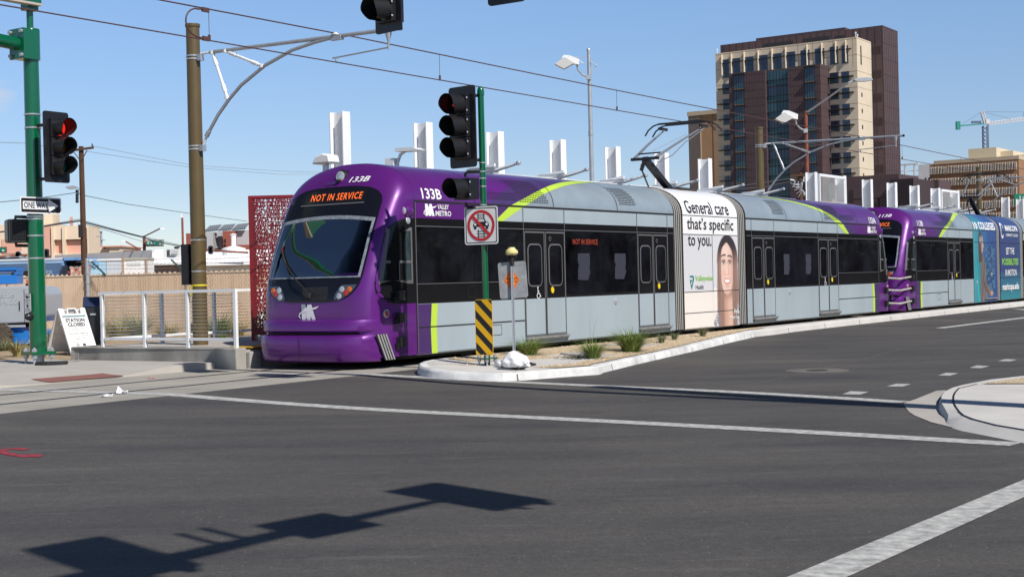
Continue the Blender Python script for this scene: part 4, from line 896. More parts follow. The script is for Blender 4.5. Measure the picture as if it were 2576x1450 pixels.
def student(x, y):
    base = mixc((.05, .27, .31), (.025, .09, .27), sst(6.6, 8.2, x)); base = mixc(base, (.02, .05, .2), sst(8.2, 9.8, x)); c = mixc(base, tuple(b_*1.5+.02 for b_ in base), .5*strand(y*.7+x*.2, 3, 3)*strand(x, 4, 4))
    if x > 8.0 and .4 < y < 2.3: r_ = hsh(int(x*7), int(y*9)); c = mixc(c, (.02, .05, .12) if r_ < .5 else (.06, .18, .32), .7*sst(8.0, 8.2, x)*(1-sst(9.4, 9.65, x)))
    bx_ = 7.45+.10*sin(y*1.4); body_ = (1-sst(.55, .66, abs(x-bx_-.12*(2-y))*1.0+.25*sst(1.5, 2.1, y)))*(1-sst(1.95, 2.12, y)); fold = strand(x+.25*y, 5, 9)
    c = mixc(c, mixc((.015, .15, .18), (.03, .50, .56), fold*sst(7.9, 7.2, x+.15*y)), body_*(1-sst(7.42, 7.56, x+.06*sin(y*3)))); c = mixc(c, mixc((.09, .07, .07), (.22, .17, .15), strand(x-.3*y, 6, 8)), body_*sst(7.40, 7.54, x+.06*sin(y*3)))
    arm = (1-sst(.13, .2, abs(y-(.92-.36*(x-7.7)))))*sst(7.6, 7.75, x)*(1-sst(8.7, 8.8, x)); c = mixc(c, mixc((.10, .075, .07), (.23, .17, .15), strand(x*.8+y, 7, 10)), arm); c = mixc(c, (.50, .26, .18), ell(x, y, 8.92, .50, .2, .09, .3))
    hairm = max(ell(x, y, 7.52, 2.52, .25, .36, .1), (1-sst(.2, .26, abs(x-7.5)))*(y < 2.5)*(y > 1.7)); c = mixc(c, tuple(h*(.5+strand(x, 8, 40)) for h in (.07, .05, .045)), hairm)
    c = mixc(c, mixc((.55, .33, .25), (.28, .15, .12), sst(7.82, 7.6, x)), max(ell(x, y, 7.74, 2.38, .16, .33, .12), ell(x, y, 7.90, 2.32, .05, .06, .4))); c = mixc(c, (.06, .03, .03), .8*ell(x, y, 7.80, 2.47, .06, .025, .4)); c = mixc(c, (.5, .18, .15), ell(x, y, 7.86, 2.17, .04, .02, .4)); c = mixc(c, (.3, .6, .7), .9*ell(x, y, 7.5, 2.55, .06, .13, .3))
    return tuple(min(.9, max(.008, v)) for v in c)
printed('advert_portrait', 6.62, 8.0, .2, 2.88, 60, 120, student, wp, .0125); printed('advert_portrait', 8.02, 9.46, .34, 2.43, 60, 90, student, wp, .0125)
ad = centre(t2, 'college')
mb = MB(); put_text(mb, 'MARICOPA', 11.1, 12.95, 2.93, 3.17, flat(.008), 0, .03, fine=True); put_text(mb, 'COMMUNITY COLLEGES', 11.12, 12.95, 2.72, 2.83, flat(.008), 0, .012); put_text(mb, 'SET THE', 11.1, 12.35, 2.0, 2.27, flat(.008), 0, .015)
put_text(mb, 'POSSIBILITIES', 10.5, 12.95, 1.57, 1.84, flat(.008), 1, .03); put_text(mb, 'IN MOTION', 10.95, 12.65, 1.14, 1.40, flat(.008), 0, .01); put_text(mb, 'maricopa.edu', 10.5, 12.95, .50, .86, flat(.008), 0, .03)
arc = [(10.62+.2*cos(t)*1.1, 2.95+.33*sin(t)) for t in [radians(20+i*25) for i in range(13)]]
for i in range(12):
    (x0, y0), (x1, y1) = arc[i], arc[i+1]; k = .72; mb.face([P(10.62+(x-10.62)*q, 2.95+(y-2.95)*q, .012) for x, y, q in ((x0, y0, 1), (x1, y1, 1), (x1, y1, k), (x0, y0, k))], 0)
mb.build('advert_lettering', [WHITE, LGRN], ad)
# --- driver and hard hat in the leading cab
def skinned(name, pts, edges, m, parent=None, loc=(0, 0, 0), lv=1):
    me = bpy.data.meshes.new(name); me.from_pydata([p[:3] for p in pts], edges, []); o = bpy.data.objects.new(name, me); COL.objects.link(o)
    md = o.modifiers.new('s', 'SKIN'); md.use_smooth_shade = True
    for i, p in enumerate(pts): me.skin_vertices[0].data[i].radius = (p[3], p[4] if len(p) > 4 else p[3])
    me.skin_vertices[0].data[0].use_root = True; o.modifiers.new('d', 'SUBSURF').levels = lv; o.modifiers[-1].render_levels = lv; me.materials.append(m); o.location = loc
    if parent: o.parent = parent
    return o
W1 = lambda x, y, z: T(x, y+1.325, z)
per = empty('person', W1(-.36, -.5, 1.02), 'train driver in dark clothes and cap sitting behind the windshield of the leading cab', 'person', None, ANG)
pp = [(0, 0, 0, .15, .13), (-.02, 0, .22, .15, .12), (-.02, 0, .45, .17, .11), (-.02, 0, .56, .08), (-.05, 0, .66, .055), (-.07, 0, .76, .085, .075), (-.07, 0, .88, .09, .08), (-.02, .2, .5, .07), (-.1, .27, .25, .05), (-.36, .2, .2, .04), (-.44, .18, .22, .035), (-.02, -.2, .5, .07), (-.1, -.27, .25, .05), (-.36, -.2, .2, .04), (-.44, -.18, .22, .035), (-.3, .1, -.02, .09), (-.5, .1, -.05, .07), (-.52, .1, -.4, .055), (-.3, -.1, -.02, .09), (-.5, -.1, -.05, .07), (-.52, -.1, -.4, .055)]
skinned('body', pp, [(0, 1), (1, 2), (2, 3), (3, 4), (4, 5), (5, 6), (2, 7), (7, 8), (8, 9), (9, 10), (2, 11), (11, 12), (12, 13), (13, 14), (0, 15), (15, 16), (16, 17), (0, 18), (18, 19), (19, 20)], mat('driver_dark_clothes', (.03, .035, .045), .8), per)
mb = MB(); mb.lathe([(.105, .0), (.108, .05), (.085, .11), (.001, .13)], (-.07, 0, .86), 14); mb.slab([(-.07, -.08), (-.22, -.07), (-.25, 0), (-.22, .07), (-.07, .08)], lambda x, y, d: Vector((x, y, .865+d)), 0, .012); mb.build('cap', mat('dark_cap', (.02, .02, .025), .8), per, smooth=True)
mb = MB(); mb.lathe([(.001, .15), (.06, .145), (.10, .11), (.12, .05), (.125, .01), (.15, .0), (.15, -.008), (.12, -.008)], (0, 0, 0), 20); mb.slab([(-.1, -.08), (-.21, -.05), (-.22, .05), (-.1, .08)], lambda x, y, d: Vector((x, y, d)), -.005, .005); mb.slab([(-.12, -.015), (.12, -.015), (.12, .015), (-.12, .015)], lambda x, y, d: Vector((x, y, .13-6*x*x+d)), 0, .02)
hh = mb.build('hard_hat', mat('lime_green_plastic', (.08, .62, .06), .35), None, smooth=True); hh.location = W1(-.92, .72, 1.52); hh.rotation_euler = (.1, -.2, ANG); hh.scale = (1.2, 1.2, 1.15); tag(hh, 'bright green hard hat lying on the dashboard behind the windshield', 'hard hat')
# ================================================================== street furniture
def M4(loc, rz): return Matrix.Translation(loc) @ Matrix.Rotation(rz, 4, 'Z')
RZL = ANG; RZI = ANG-pi/2                 # things facing across the track / along it
REDA = mat('dim_red_arrow', (.3, .01, .01), .3, em=(1, .03, .02), es=.45); REDL = mat('lit_red_lens', (.5, .01, .01), .3, em=(1, .03, .015), es=.9); AMBL = mat('unlit_amber_lens', (.16, .055, .01), .3); GRNL = mat('unlit_green_lens', (.01, .10, .085), .3); DARKL = mat('dark_lens', (.012, .01, .01), .3)
def signal(label, loc, rz, lenses, back=True, arrow=False):
    e = empty('traffic_signal', loc, label, 'traffic light', 'traffic signal heads', rz); n = len(lenses); hgt = .35*n
    if back:
        mb = MB(); mb.slab(rrect(-.29, .29, -hgt/2-.13, hgt/2+.13, .05, 4), lambda x, y, d: Vector((x, d, y)), -.012, .012); mb.build('backplate', SBLK, e)
    mb = MB(); 
    for k in range(n):
        z = hgt/2-.175-.35*k; mb.box(-.175, .175, -.09, .14, z-.17, z+.17)
        for q in (-1, 1): mb.box(.175, .19, -.10, -.07, z+q*.1-.015, z+q*.1+.015, 1)
    h = mb.build('housing', [SBLK, GALV], e); bm_ = h.modifiers.new('b', 'BEVEL'); bm_.width = .012; bm_.segments = 2
    for k, lm in enumerate(lenses):
        z = hgt/2-.175-.35*k
        mb = MB(); mb.lathe([(.15, 0), (.13, .02), (.08, .035), (.001, .04)], (0, 0, 0), 20, 0, Matrix.Translation((0, -.085, z)) @ Matrix.Rotation(pi/2, 4, 'X'))
        mb.build('lens', lm if not (arrow and k == 0) else DARKL, e, smooth=True)
        if arrow and k == 0:
            mb = MB(); mb.add([Vector((x*.1, -.13, z+y*.1)) for x, y in ((1, .18), (-.2, .18), (.25, .75), (-.05, .85), (-1, 0), (-.05, -.85), (.25, -.75), (-.2, -.18), (1, -.18))], [tuple(range(9))]); mb.build('arrow', REDA, e)
        mb = MB(); m_ = 22; ang = [radians(-62+i*304/(m_-1)) for i in range(m_)]
        for r_ in (.166, .160):
            vs = []
            for t in ang: ln = .30-.10*max(0, -sin(t))**1; vs += [Vector((r_*cos(t), -.085, z+r_*sin(t))), Vector((r_*cos(t), -.085-ln, z+r_*sin(t)))]
            mb.add(vs, [(2*i, 2*i+2, 2*i+3, 2*i+1) for i in range(m_-1)])
        mb.build('visor', SVIS, e, smooth=True, ang=60, recalc=False)
    return e
def plate(name, label, cat, loc, rz, w_, h_, faces, mats, r=.03, group=None, tilt=0., thick=.003):
    # flat sign facing local -Y; faces: list of (outline, material) laid in thin steps
    mb = MB(); mb.slab(rrect(-w_/2, w_/2, -h_/2, h_/2, r, 4), lambda x, y, d: Vector((x, d, y)), -thick, thick, 0)
    fl = lambda k: (lambda x, y: Vector((x, -thick-.0002*(k+1), y)))
    for k, (pts, m) in enumerate(faces):
        if isinstance(pts, tuple): put_text(mb, pts[0], *pts[1:5], fl(k), m, pts[5] if len(pts) > 5 else .02)
        else: mb.face([fl(k)(*p) for p in pts], m)
    o = mb.build(name, mats, recalc=False); o.matrix_world = M4(loc, rz) @ Matrix.Rotation(tilt, 4, 'Y'); tag(o, label, cat, group); return o
SGW = mat('sign_white', (.75, .75, .74), .45, var=.04, vscale=5); SGK = mat('sign_black', (.012, .012, .014), .4); SGR = mat('sign_red', (.52, .02, .025), .45); SGY = mat('sign_yellow', (.80, .44, .005), .5); SGA = mat('bare_aluminium_sheet', (.38, .39, .40), .5, .35, var=.25, vscale=7); SGO = mat('sign_orange', (.85, .20, .015), .5); SGG = mat('street_sign_green', (.0, .17, .10), .45)
# --- left signal pole
PB = G(98, 913, .12); px, py = PB.x, PB.y
sp_ = empty('signal_pole', (px, py, .12), 'tall glossy dark green signal pole on a bolted base at the left corner', 'signal pole', 'green signal poles')
mb = MB(); mb.tube([(0, 0, .17), (0, 0, 3), (0, 0, 5.7)], [.158, .147, .138], 24); mb.build('pole', GREEN, sp_, smooth=True)
mb = MB(); mb.slab([(.33, 0), (0, .33), (-.33, 0), (0, -.33)], lambda x, y, d: Vector((x, y, d)), .17, .225); bp_ = mb.build('base_plate', GREEN, sp_)
for x, y in ((.24, 0), (0, .24), (-.24, 0), (0, -.24)): mb = MB(); mb.tube([(x, y, -.02), (x, y, .30)], .025, 8); mb.lathe([(.05, .225), (.05, .275)], (x, y, 0), 6); mb.lathe([(.05, .10), (.05, .165)], (x, y, 0), 6); mb.build('bolt', GALV, bp_)
mb = MB(); mb.tube([(0, 0, -.02), (0, 0, .17)], .06, 10); mb.build('conduit', GALV, bp_)
mb = MB(); mb.tube([(0, 0, 5.66), (0, 0, 6.22), (0, 0, 6.24)], [.17, .17, .16], 24); mb.tube([(0, 0, 6.2), (0, 0, 8.6)], .062, 14); mb.build('extension_tube', GREEN, sp_, smooth=True)
ad_ = Vector((-.559, -.829, 0)); sd_ = Vector((.829, -.559, 0))
mb = MB(); q0 = Vector((0, 0, 5.93)); mb.bar(q0-ad_*.05, q0+ad_*.26, .34, .55); mb.bar(q0+ad_*.26, q0+ad_*.31, .42, .56); mb.build('arm_bracket', GREEN, sp_)
mb = MB(); mb.tube([q0+ad_*.3, q0+ad_*3+Vector((0, 0, .12)), q0+ad_*7+Vector((0, 0, .2))], [.125, .11, .09], 18); mb.build('mast_arm', GREEN, sp_, smooth=True)
for i in (-1, 1):
    for j in (-1, 1): mb = MB(); c_ = q0+ad_*.31+sd_*i*.16+Vector((0, 0, j*.22)); mb.tube([c_, c_+ad_*.05], .035, 8); mb.build('bolt', GALV, sp_)
for z in (4.38, 4.63, 2.73, 2.37, 1.95, 2.68): mb = MB(); mb.lathe([(.153, z), (.157, z+.004), (.157, z+.024), (.153, z+.028)], (0, 0, 0), 24); mb.build('band', STRAP, sp_, smooth=True)
signal('three-lens traffic signal on the left green pole, glowing red at the top', (px+.52, py-.28, 4.12), RZL+.04, [REDL, AMBL, GRNL])
mb = MB(); [(lambda m_: m_.build('signal_bracket', SBLK, sp_, smooth=True))(MB().tube([(.1, -.08, z), (.5, -.27, z)], .03, 8)) for z in (4.43, 3.43)]
oc = Vector((px, py, 3.06))+sd_*.175
plate('one_way_sign', 'black and white ONE WAY sign with a right arrow on the left green pole', 'street sign', oc, RZL, .92, .31, [(rrect(-.435, .435, -.13, .13, .02, 3), 1), ([(-.40, -.075), (.17, -.075), (.17, -.125), (.40, 0), (.17, .125), (.17, .075), (-.40, .075)], 0), (('ONE WAY', -.375, .17, -.055, .06, .02), 1)], [SGW, SGK])
pc = Vector((px, py, 2.6))+Vector((-.29, -.02, 0))
ps = empty('pedestrian_signal', pc, 'black pedestrian signal box with a mesh visor beside the left green pole', 'pedestrian signal', None, RZL-.45)
mb = MB(); mb.slab(rrect(-.23, .23, -.22, .22, .05, 4), lambda x, y, d: Vector((x, d, y)), -.06, .22); mb.build('housing', SBLK, ps)
mb = MB()
for i in range(15): t = -.19+.38*i/14; mb.box(t-.003, t+.003, -.085, -.055, -.19, .19); mb.box(-.19, .19, -.085, -.055, t-.003, t+.003)
for q in ((-.21, .21, .19, .21), (-.21, .21, -.21, -.19)): mb.box(q[0], q[1], -.09, -.05, q[2], q[3])
for q in ((-.21, -.19), (.19, .21)): mb.box(q[0], q[1], -.09, -.05, -.21, .21)
mb.build('mesh_visor', mat('visor_mesh_black', (.02, .02, .022), .5), ps)
for z in (.27, -.27): mb = MB(); mb.tube([(-.05, .1, z*.8), (-.05, .1, z), (.1, .16, z), (.22, .22, z)], .03, 8); mb.build('bracket', SBLK, ps, smooth=True)
bc = Vector((px, py, 1.26))+ad_*.17+Vector((-.04, 0, 0))
pb = plate('push_button_sign', 'small white PUSH BUTTON FOR crossing sign on the left green pole', 'street sign', bc, RZI-.15, .23, .34, [(rrect(-.105, .105, -.16, .16, .02, 3), 1), (rrect(-.098, .098, -.153, .153, .016, 3), 0), ([(-.08, .12), (-.03, .135), (.03, .12), (.085, .12), (.085, .105), (.04, .09), (.03, .075), (-.04, .075), (-.05, .1)], 1), (('PUSH BUTTON', -.085, .085, .03, .055, .01), 1), (('FOR', -.035, .035, -.015, .012, .01), 1), (rrect(-.03, .03, -.095, -.03, .004, 2), 1), ([(-.07, -.128), (.05, -.128), (.05, -.14), (.08, -.124), (.05, -.108), (.05, -.12), (-.07, -.12)], 1)], [SGW, SGK])
mb = MB(); mb.lathe([(.065, -.07), (.075, -.02), (.07, .03), (.05, .06)], (0, 0, 0), 14); mb.lathe([(.035, .06), (.03, .075), (.001, .08)], (0, 0, 0), 12); o = mb.build('push_button', SBLK, None, smooth=True); o.matrix_world = Matrix.Translation(Vector((px, py, 1.0))+ad_*.2) @ ad_.to_track_quat('Z', 'Y').to_matrix().to_4x4(); tag(o, 'round black crossing push button under the small sign on the green pole', 'push button')
rp = G(510/2.575*.6545, (950+1160/2.575)*.6545, .12)
mb = MB(); mb.slab(disc(0, 0, .30, 28, .22), lambda x, y, d: Vector((x, y, d+.012*sin(5*atan2(y, x)))), .0, .055); o = mb.build('rubber_pad', RUB, None, loc=rp); o.modifiers.new('b', 'BEVEL').width = .015; tag(o, 'flat black rubber pad lying at the foot of the left green pole', 'rubber pad')
# big street-name sign above, reaching out of the picture
sc0 = Vector((px, py, 7.02)); s_ = empty('street_name_sign', sc0, 'large green street name sign box at the top of the left pole', 'street sign', 'green street name signs', atan2(ad_.y, ad_.x))
mb = MB(); mb.box(-.1, 1.7, .08, .22, -.2, .45, 0); mb.box(-.1, 1.7, .06, .24, -.24, -.2, 1); mb.build('sign_box', [GREEN, mat('pale_underside', (.45, .4, .33), .7)], s_)
mb = MB(); mb.box(.25, 1.6, -.226+.3, .08, -.08, .36, 0); mb.box(.29, 1.56, .071, .075, -.05, .33, 1); mb.build('sign_face', [SGW, SGG], s_)
mb = MB(); mb.box(-.12, .12, -.1, .1, -.32, -.2); mb.build('bracket', GREEN, s_)
# --- island signal pole
ip = GR(1226, 924.6); ip = G(1226, 924.6, .05); ix, iy = ip.x, ip.y
sp2_ = empty('signal_pole', (ix, iy, .05), 'slim green signal pole on the island with a hazard marker and round cap', 'signal pole', 'green signal poles')
mb = MB(); mb.tube([(0, 0, .02), (0, 0, .17)], .05, 10, 1); mb.tube([(0, 0, .16), (0, 0, 4.46)], .052, 18); mb.lathe([(.058, 4.40), (.06, 4.46), (.05, 4.51), (.03, 4.54), (.001, 4.55)], (0, 0, 0), 18); mb.build('pole', [GREEN, RAILS], sp2_, smooth=True)
mb = MB(); mb.slab([(.17, .0), (0, .17), (-.17, 0), (0, -.17)], lambda x, y, d: Vector((x*1.1, y*1.1, d)), .15, .168); b2 = mb.build('base_plate', GREEN, sp2_)
for x, y in ((.13, 0), (0, .13), (-.13, 0), (0, -.13)): mb = MB(); mb.tube([(x, y, -.02), (x, y, .22)], .014, 8); mb.lathe([(.028, .168), (.028, .20)], (x, y, 0), 6); mb.lathe([(.028, .10), (.028, .15)], (x, y, 0), 6); mb.build('bolt', GALV, b2)
for z in (3.30, 3.16, 3.05, 2.92, 2.62, 2.54): mb = MB(); mb.lathe([(.053, z), (.057, z+.002), (.057, z+.02), (.053, z+.022)], (0, 0, 0), 18); mb.build('band', STRAP, sp2_, smooth=True)
hx, hy = ix-.30, iy-.06
signal('three-lens traffic signal on the island pole with a dim red left arrow', (hx, hy, 3.94), RZI-.14, [REDL, DARKL, DARKL], arrow=True)
signal('single-lens black signal without backplate below the island signal head', (hx+.02, hy-.02, 2.94), RZI-.14, [DARKL], back=False)
for z in (4.40, 3.36): mb = MB(); mb.tube([(0, 0, z), (-.12, -.0, z)], .026, 8); mb.build('bracket', SBLK, sp2_, smooth=True)
for z, k in ((3.17, 1), (2.60, -1)): mb = MB(); mb.tube([(0, 0, z), (-.24, .0, z), (-.28, 0, z-k*.03), (-.28, 0, z-k*.08)], .026, 8); mb.build('bracket', SBLK, sp2_, smooth=True)
nf = Vector((-.559, -.829, 0)); cpos = lambda z, d=.075: Vector((ix, iy, z))+nf*d
ring = []
for i in range(28):
    t0, t1 = 2*pi*i/28, 2*pi*(i+1)/28; ring.append(([(.25*cos(t0), .25*sin(t0)), (.25*cos(t1), .25*sin(t1)), (.205*cos(t1), .205*sin(t1)), (.205*cos(t0), .205*sin(t0))], 2))
car = [(-.145, -.02), (-.145, .02), (-.12, .055), (-.09, .06), (-.075, .105), (.075, .105), (.09, .06), (.12, .055), (.145, .02), (.145, -.02), (.13, -.02), (.13, -.06), (.085, -.06), (.085, -.02), (-.085, -.02), (-.085, -.06), (-.13, -.06), (-.13, -.02)]
bars = [([(x0, y-.008), (x1, y-.008), (x1, y+.008), (x0, y+.008)], 1) for x0, x1, y in ((-.075, .075, .165), (-.075, .075, .13), (-.08, .08, -.095), (-.08, .08, -.135), (-.075, .075, -.175))]+[([(x-.007, y0), (x+.007, y0), (x+.007, y1), (x-.007, y1)], 1) for x, y0, y1 in ((-.05, .105, .19), (.05, .105, .19), (-.05, -.2, -.06), (.05, -.2, -.06))]
nocar = [(rrect(-.285, .285, -.285, .285, .03, 3), 1), (rrect(-.268, .268, -.268, .268, .025, 3), 0)]+bars+[(car, 1), ([(-.065, .062), (.065, .062), (.055, .092), (-.055, .092)], 0), (disc(-.105, .02, .024, 12), 0), (disc(.105, .02, .024, 12), 0)]+ring+[([(-.165, .13), (-.13, .165), (.165, -.13), (.13, -.165)], 2)]
plate('no_cars_on_track_sign', 'square white sign with a car on tracks crossed out in red', 'street sign', cpos(2.35), RZI+.12, .61, .61, nocar, [SGW, SGK, SGR], .04)
hz = []
for k in range(-6, 8):
    y0 = k*.26; band = [(-.152, y0+.152*1.0), (.152, y0-.152), (.152, y0-.152+.13), (-.152, y0+.152+.13)]
    out = [p for p in band]
    def clip(poly, lim, sgn):
        res = []
        for i in range(len(poly)):
            a, b = poly[i-1], poly[i]; ia = sgn*a[1] <= lim; ib = sgn*b[1] <= lim
            if ia != ib: t = (sgn*lim-a[1])/(b[1]-a[1]); res.append((a[0]+t*(b[0]-a[0]), sgn*lim))
            if ib: res.append(b)
        return res
    out = clip(out, .44, 1); out = clip(out, .44, -1) if len(out) > 2 else out
    if len(out) > 2: hz.append((out, 1))
plate('hazard_marker', 'yellow and black diagonally striped hazard marker on the island pole', 'hazard marker', cpos(.71, .065), RZI+.1, .32, .90, hz, [SGY, SGK], .04)
# --- temporary sign seen from behind, sandbags
tp = G(1294, 913, .09); tpx, tpy = tp.x, tp.y
ts = empty('sign_post', (tpx, tpy, .07), 'perforated steel post with a yellow warning light on top, weighted by sandbags', 'sign post')
mb = MB(); mb.box(-.024, .024, -.024, .024, 0, 1.66, 0)
for i in range(58): z = .1+i*.0265; mb.box(.0, .012, -.0252, -.0242, z, z+.011, 1)
mb.build('post', [GALV, SGK], ts)
mb = MB(); mb.lathe([(.001, 1.80), (.08, 1.80), (.105, 1.83), (.10, 1.87), (.06, 1.905), (.055, 1.925), (.001, 1.93)], (0, 0, 0), 18); lt_ = mb.build('warning_light', mat('cream_yellow_plastic', (.72, .63, .27), .4), ts, smooth=True)
mb = MB(); mb.tube([(-.085, 0, 1.81), (0, 0, 1.63)], .012, 6); mb.tube([(.085, 0, 1.81), (0, 0, 1.63)], .012, 6); mb.tube([(0, 0, 1.62), (0, 0, 1.8)], .035, 8); mb.build('bracket', RAILS, lt_)
tsn = plate('temporary_sign', 'grey back of a temporary sign with an orange diamond sticker on the thin post', 'road sign', Vector((tpx+.01, tpy+.035, 1.46)), -.16, .47, .60, [([(-.02, .19), (.115, .0), (-.02, -.19), (-.155, 0)], 1), ([(-.02, .165), (.098, .0), (-.02, -.165), (-.138, 0)], 2), ([(-.02, .155), (.091, .0), (-.02, -.155), (-.131, 0)], 1), (('Kiewit', -.10, .075, .01, .04, .03), 2), (('602-437-7860', -.105, .075, -.04, -.012, .01), 2)]+[(disc(x, y, .008, 8), 3) for x, y in ((-.17, .2), (-.17, -.02), (.17, .04), (.17, -.17))], [SGA, SGO, SGK, SGW], .04, tilt=-.05)
mb = MB(); mt = [G(u, v, .075) for u, v in ((1256, 918), (1300, 905), (1349, 917), (1303, 927))]; mb.add([p+Vector((0, 0, -.005)) for p in mt]+[p+Vector((0, 0, .022)) for p in mt], [(3, 2, 1, 0), (4, 5, 6, 7), (0, 1, 5, 4), (1, 2, 6, 5), (2, 3, 7, 6), (3, 0, 4, 7)])
o = mb.build('rubber_sheet', RUB); tag(o, 'black rubber sheet under the white sandbags on the island', 'rubber sheet')
BAG = mat('white_woven_sack', (.74, .74, .75), .8, var=.08, vscale=6, bump=.25, bscale=60)
def bag(loc, sx, sy, sz, lean, seed, label):
    rnd = random.Random(seed); bm = bmesh.new(); bmesh.ops.create_icosphere(bm, subdivisions=4, radius=1)
    for v in bm.verts:
        x, y, z = v.co; t = (z+1)/2; k = (1-.52*t**2.4); w_ = 1+.05*sin(7*atan2(y, x)+3*z)+.03*sin(13*z+4*x)
        v.co = Vector((x*sx*k*w_+lean*t*sx+.012*sin(9*y/1+5*z+seed), y*sy*k*w_+.012*sin(8*x+4*z), (max(z, -.72)+.72)/1.72*sz*(1+.05*sin(4*x+seed))))
    me = bpy.data.meshes.new('sandbag'); bm.to_mesh(me); bm.free(); me.polygons.foreach_set('use_smooth', [True]*len(me.polygons)); me.materials.append(BAG)
    o = bpy.data.objects.new('sandbag', me); COL.objects.link(o); o.location = loc; tag(o, label, 'sandbag', 'white sandbags on the sign base'); return o
b1 = bag(G(1299, 922, .095), .24, .19, .25, -.10, 3, 'taller white sandbag slumped against the foot of the sign post')
mb = MB()
for k in range(7): a = k*.9; mb.tube([(.13, -.13, .04), (.16+.03*cos(a), -.17+.02*sin(a), .05+.03*sin(a*2)), (.19+.03*cos(a), -.17, .02)], .012, 6)
mb.build('tied_end', BAG, b1, smooth=True)
bag(G(1268, 920, .09), .19, .15, .17, .55, 8, 'lower white sandbag leaning behind the taller one')
# --- tufts of grass
def grassmat(n, c, c2): return mat(n, c, .75, var=.55, vscale=3, col2=c2)
GR1 = grassmat('bright_green_grass', (.16, .25, .045), (.07, .14, .025)); GR2 = grassmat('grey_green_grass', (.16, .19, .10), (.09, .12, .06)); GR3 = grassmat('straw_grass', (.38, .32, .13), (.22, .20, .08)); SHR = grassmat('dark_shrub_leaf', (.05, .075, .03), (.03, .045, .02))
def tuft(loc, h, n, sp, m, label, group, dry=None, seed=1, wb=.006, name='grass_tuft'):
    rnd = random.Random(seed); mb = MB()
    for i in range(n):
        az = rnd.uniform(0, 2*pi); r0 = rnd.random()**.7*sp*.32; hh_ = h*rnd.uniform(.55, 1.15); out = sp*(rnd.uniform(.1, 1.0)**.6)*1.45; dr = rnd.uniform(.1, .95)*min(1, out/sp+.2)
        d = Vector((cos(az), sin(az), 0)); s = Vector((-sin(az), cos(az), 0)); b0 = d*r0; w0 = wb*rnd.uniform(.7, 1.3); pts = []
        for k in range(5): t = k/4; pts.append((b0+d*out*t**1.6+Vector((0, 0, hh_*(t-dr*t**3*.7)/(1-.1*dr))), w0*(1-t*.9)))
        vs = []
        for p, w_ in pts: vs += [p+s*w_, p-s*w_]
        mb.add(vs, [(2*k, 2*k+1, 2*k+3, 2*k+2) for k in range(4)], 1 if (dry and rnd.random() < .18) else 0)
    o = mb.build(name, [m, dry or m], None, loc=loc, recalc=False); tag(o, label, 'grass', group); return o
tl = lambda x, y: T(*(lambda p: (p[0], p[1], zi(p[1])))(GI(*c2(x, y))))
tuft(tl(90, 1185), .40, 420, .42, GR1, 'green grass tuft on the gravel nearest the sandbags', 'grass tufts on the island', GR3, 1)
tuft(tl(800, 1228), .42, 380, .36, GR1, 'green grass tuft beside the low dark shrub and tall seed stalk', 'grass tufts on the island', GR3, 2)
tuft(tl(1220, 1148), .52, 640, .48, GR1, 'largest green grass tuft in the middle of the gravel island', 'grass tufts on the island', GR3, 3)
tuft(tl(1555, 1052), .24, 110, .14, GR2, 'small grey-green sprig right of the largest grass tuft', 'grass tufts on the island', None, 4, .008)
tuft(tl(1695, 1020), .22, 90, .13, GR2, 'smallest grey-green sprig left of the advert panel', 'grass tufts on the island', None, 5, .008)
tuft(tl(2010, 985), .26, 120, .16, GR2, 'small grey-green sprig in front of the advert panel', 'grass tufts on the island', GR3, 6, .008)
o = tuft(tl(780, 1150), .95, 5, .16, GR3, 'single tall dry seed stalk rising from the front tuft', 'dry stalks', None, 9, .004, 'seed_stalk')
rnd = random.Random(5); mb = MB()
for i in range(260):
    c_ = Vector((rnd.gauss(0, .16), rnd.gauss(0, .09), abs(rnd.gauss(.03, .05)))); a = rnd.uniform(0, 6.28); q = Vector((cos(a), sin(a), rnd.uniform(-.3, .6)))*.022; r_ = Vector((-sin(a), cos(a), .3))*.012; mb.add([c_-q, c_+r_, c_+q, c_-r_], [(0, 1, 2, 3)])
o = mb.build('shrub', SHR, None, loc=tl(615, 1240), recalc=False); tag(o, 'low dark creeping shrub on the gravel near the kerb', 'shrub')
# --- overhead line
wires = [('contact_wire', 5.41, 'lower overhead wire running straight above the near track'), ('messenger_wire', 5.93, 'upper overhead wire running above the contact wire')]
for nm, z, lab in wires:
    mb = MB(); pts = [T(-32, 1.325, z)]+[T(a, 1.325, z-(0 if z < 5.6 else .05*sin(pi*((a+.46) % 26.3)/26.3))) for a in range(-30, 120, 3)]; mb.tube(pts, .011 if z < 5.6 else .012, 6)
    o = mb.build(nm, WIRE, None, smooth=True); tag(o, lab, 'overhead wire', 'overhead wires')
    if z > 5.6:
        for a in (-9.6, -3.53, 2.62, 9.6, 16.7, 23.4, 30, 37, 44, 51, 58): 
            mb = MB(); mb.tube([T(a, 1.325, 5.42), T(a, 1.325, 5.9)], .005, 5); mb.box(-.02, .02, -.02, .02, -.05, .05, 0, Matrix.Translation(T(a, 1.325, 5.45))); mb.build('dropper', WIRE, o)
        mb = MB(); mb.tube([T(-3.6, 1.325, 5.9), T(-3.75, 1.32, 5.88)]+[T(-3.75-.28*sin(t), 1.32, 5.66+.23*cos(t)) for t in [radians(i*18) for i in range(1, 10)]]+[T(-3.6, 1.325, 5.42)], .014, 6); mb.box(-.07, .07, -.02, .02, -.035, .035, 0, M4(T(-3.6, 1.325, 5.89), ANG)); mb.box(-.07, .07, -.02, .02, -.035, .035, 0, M4(T(-3.6, 1.325, 5.43), ANG)); mb.build('jumper_cable', WIRE, o, smooth=True)
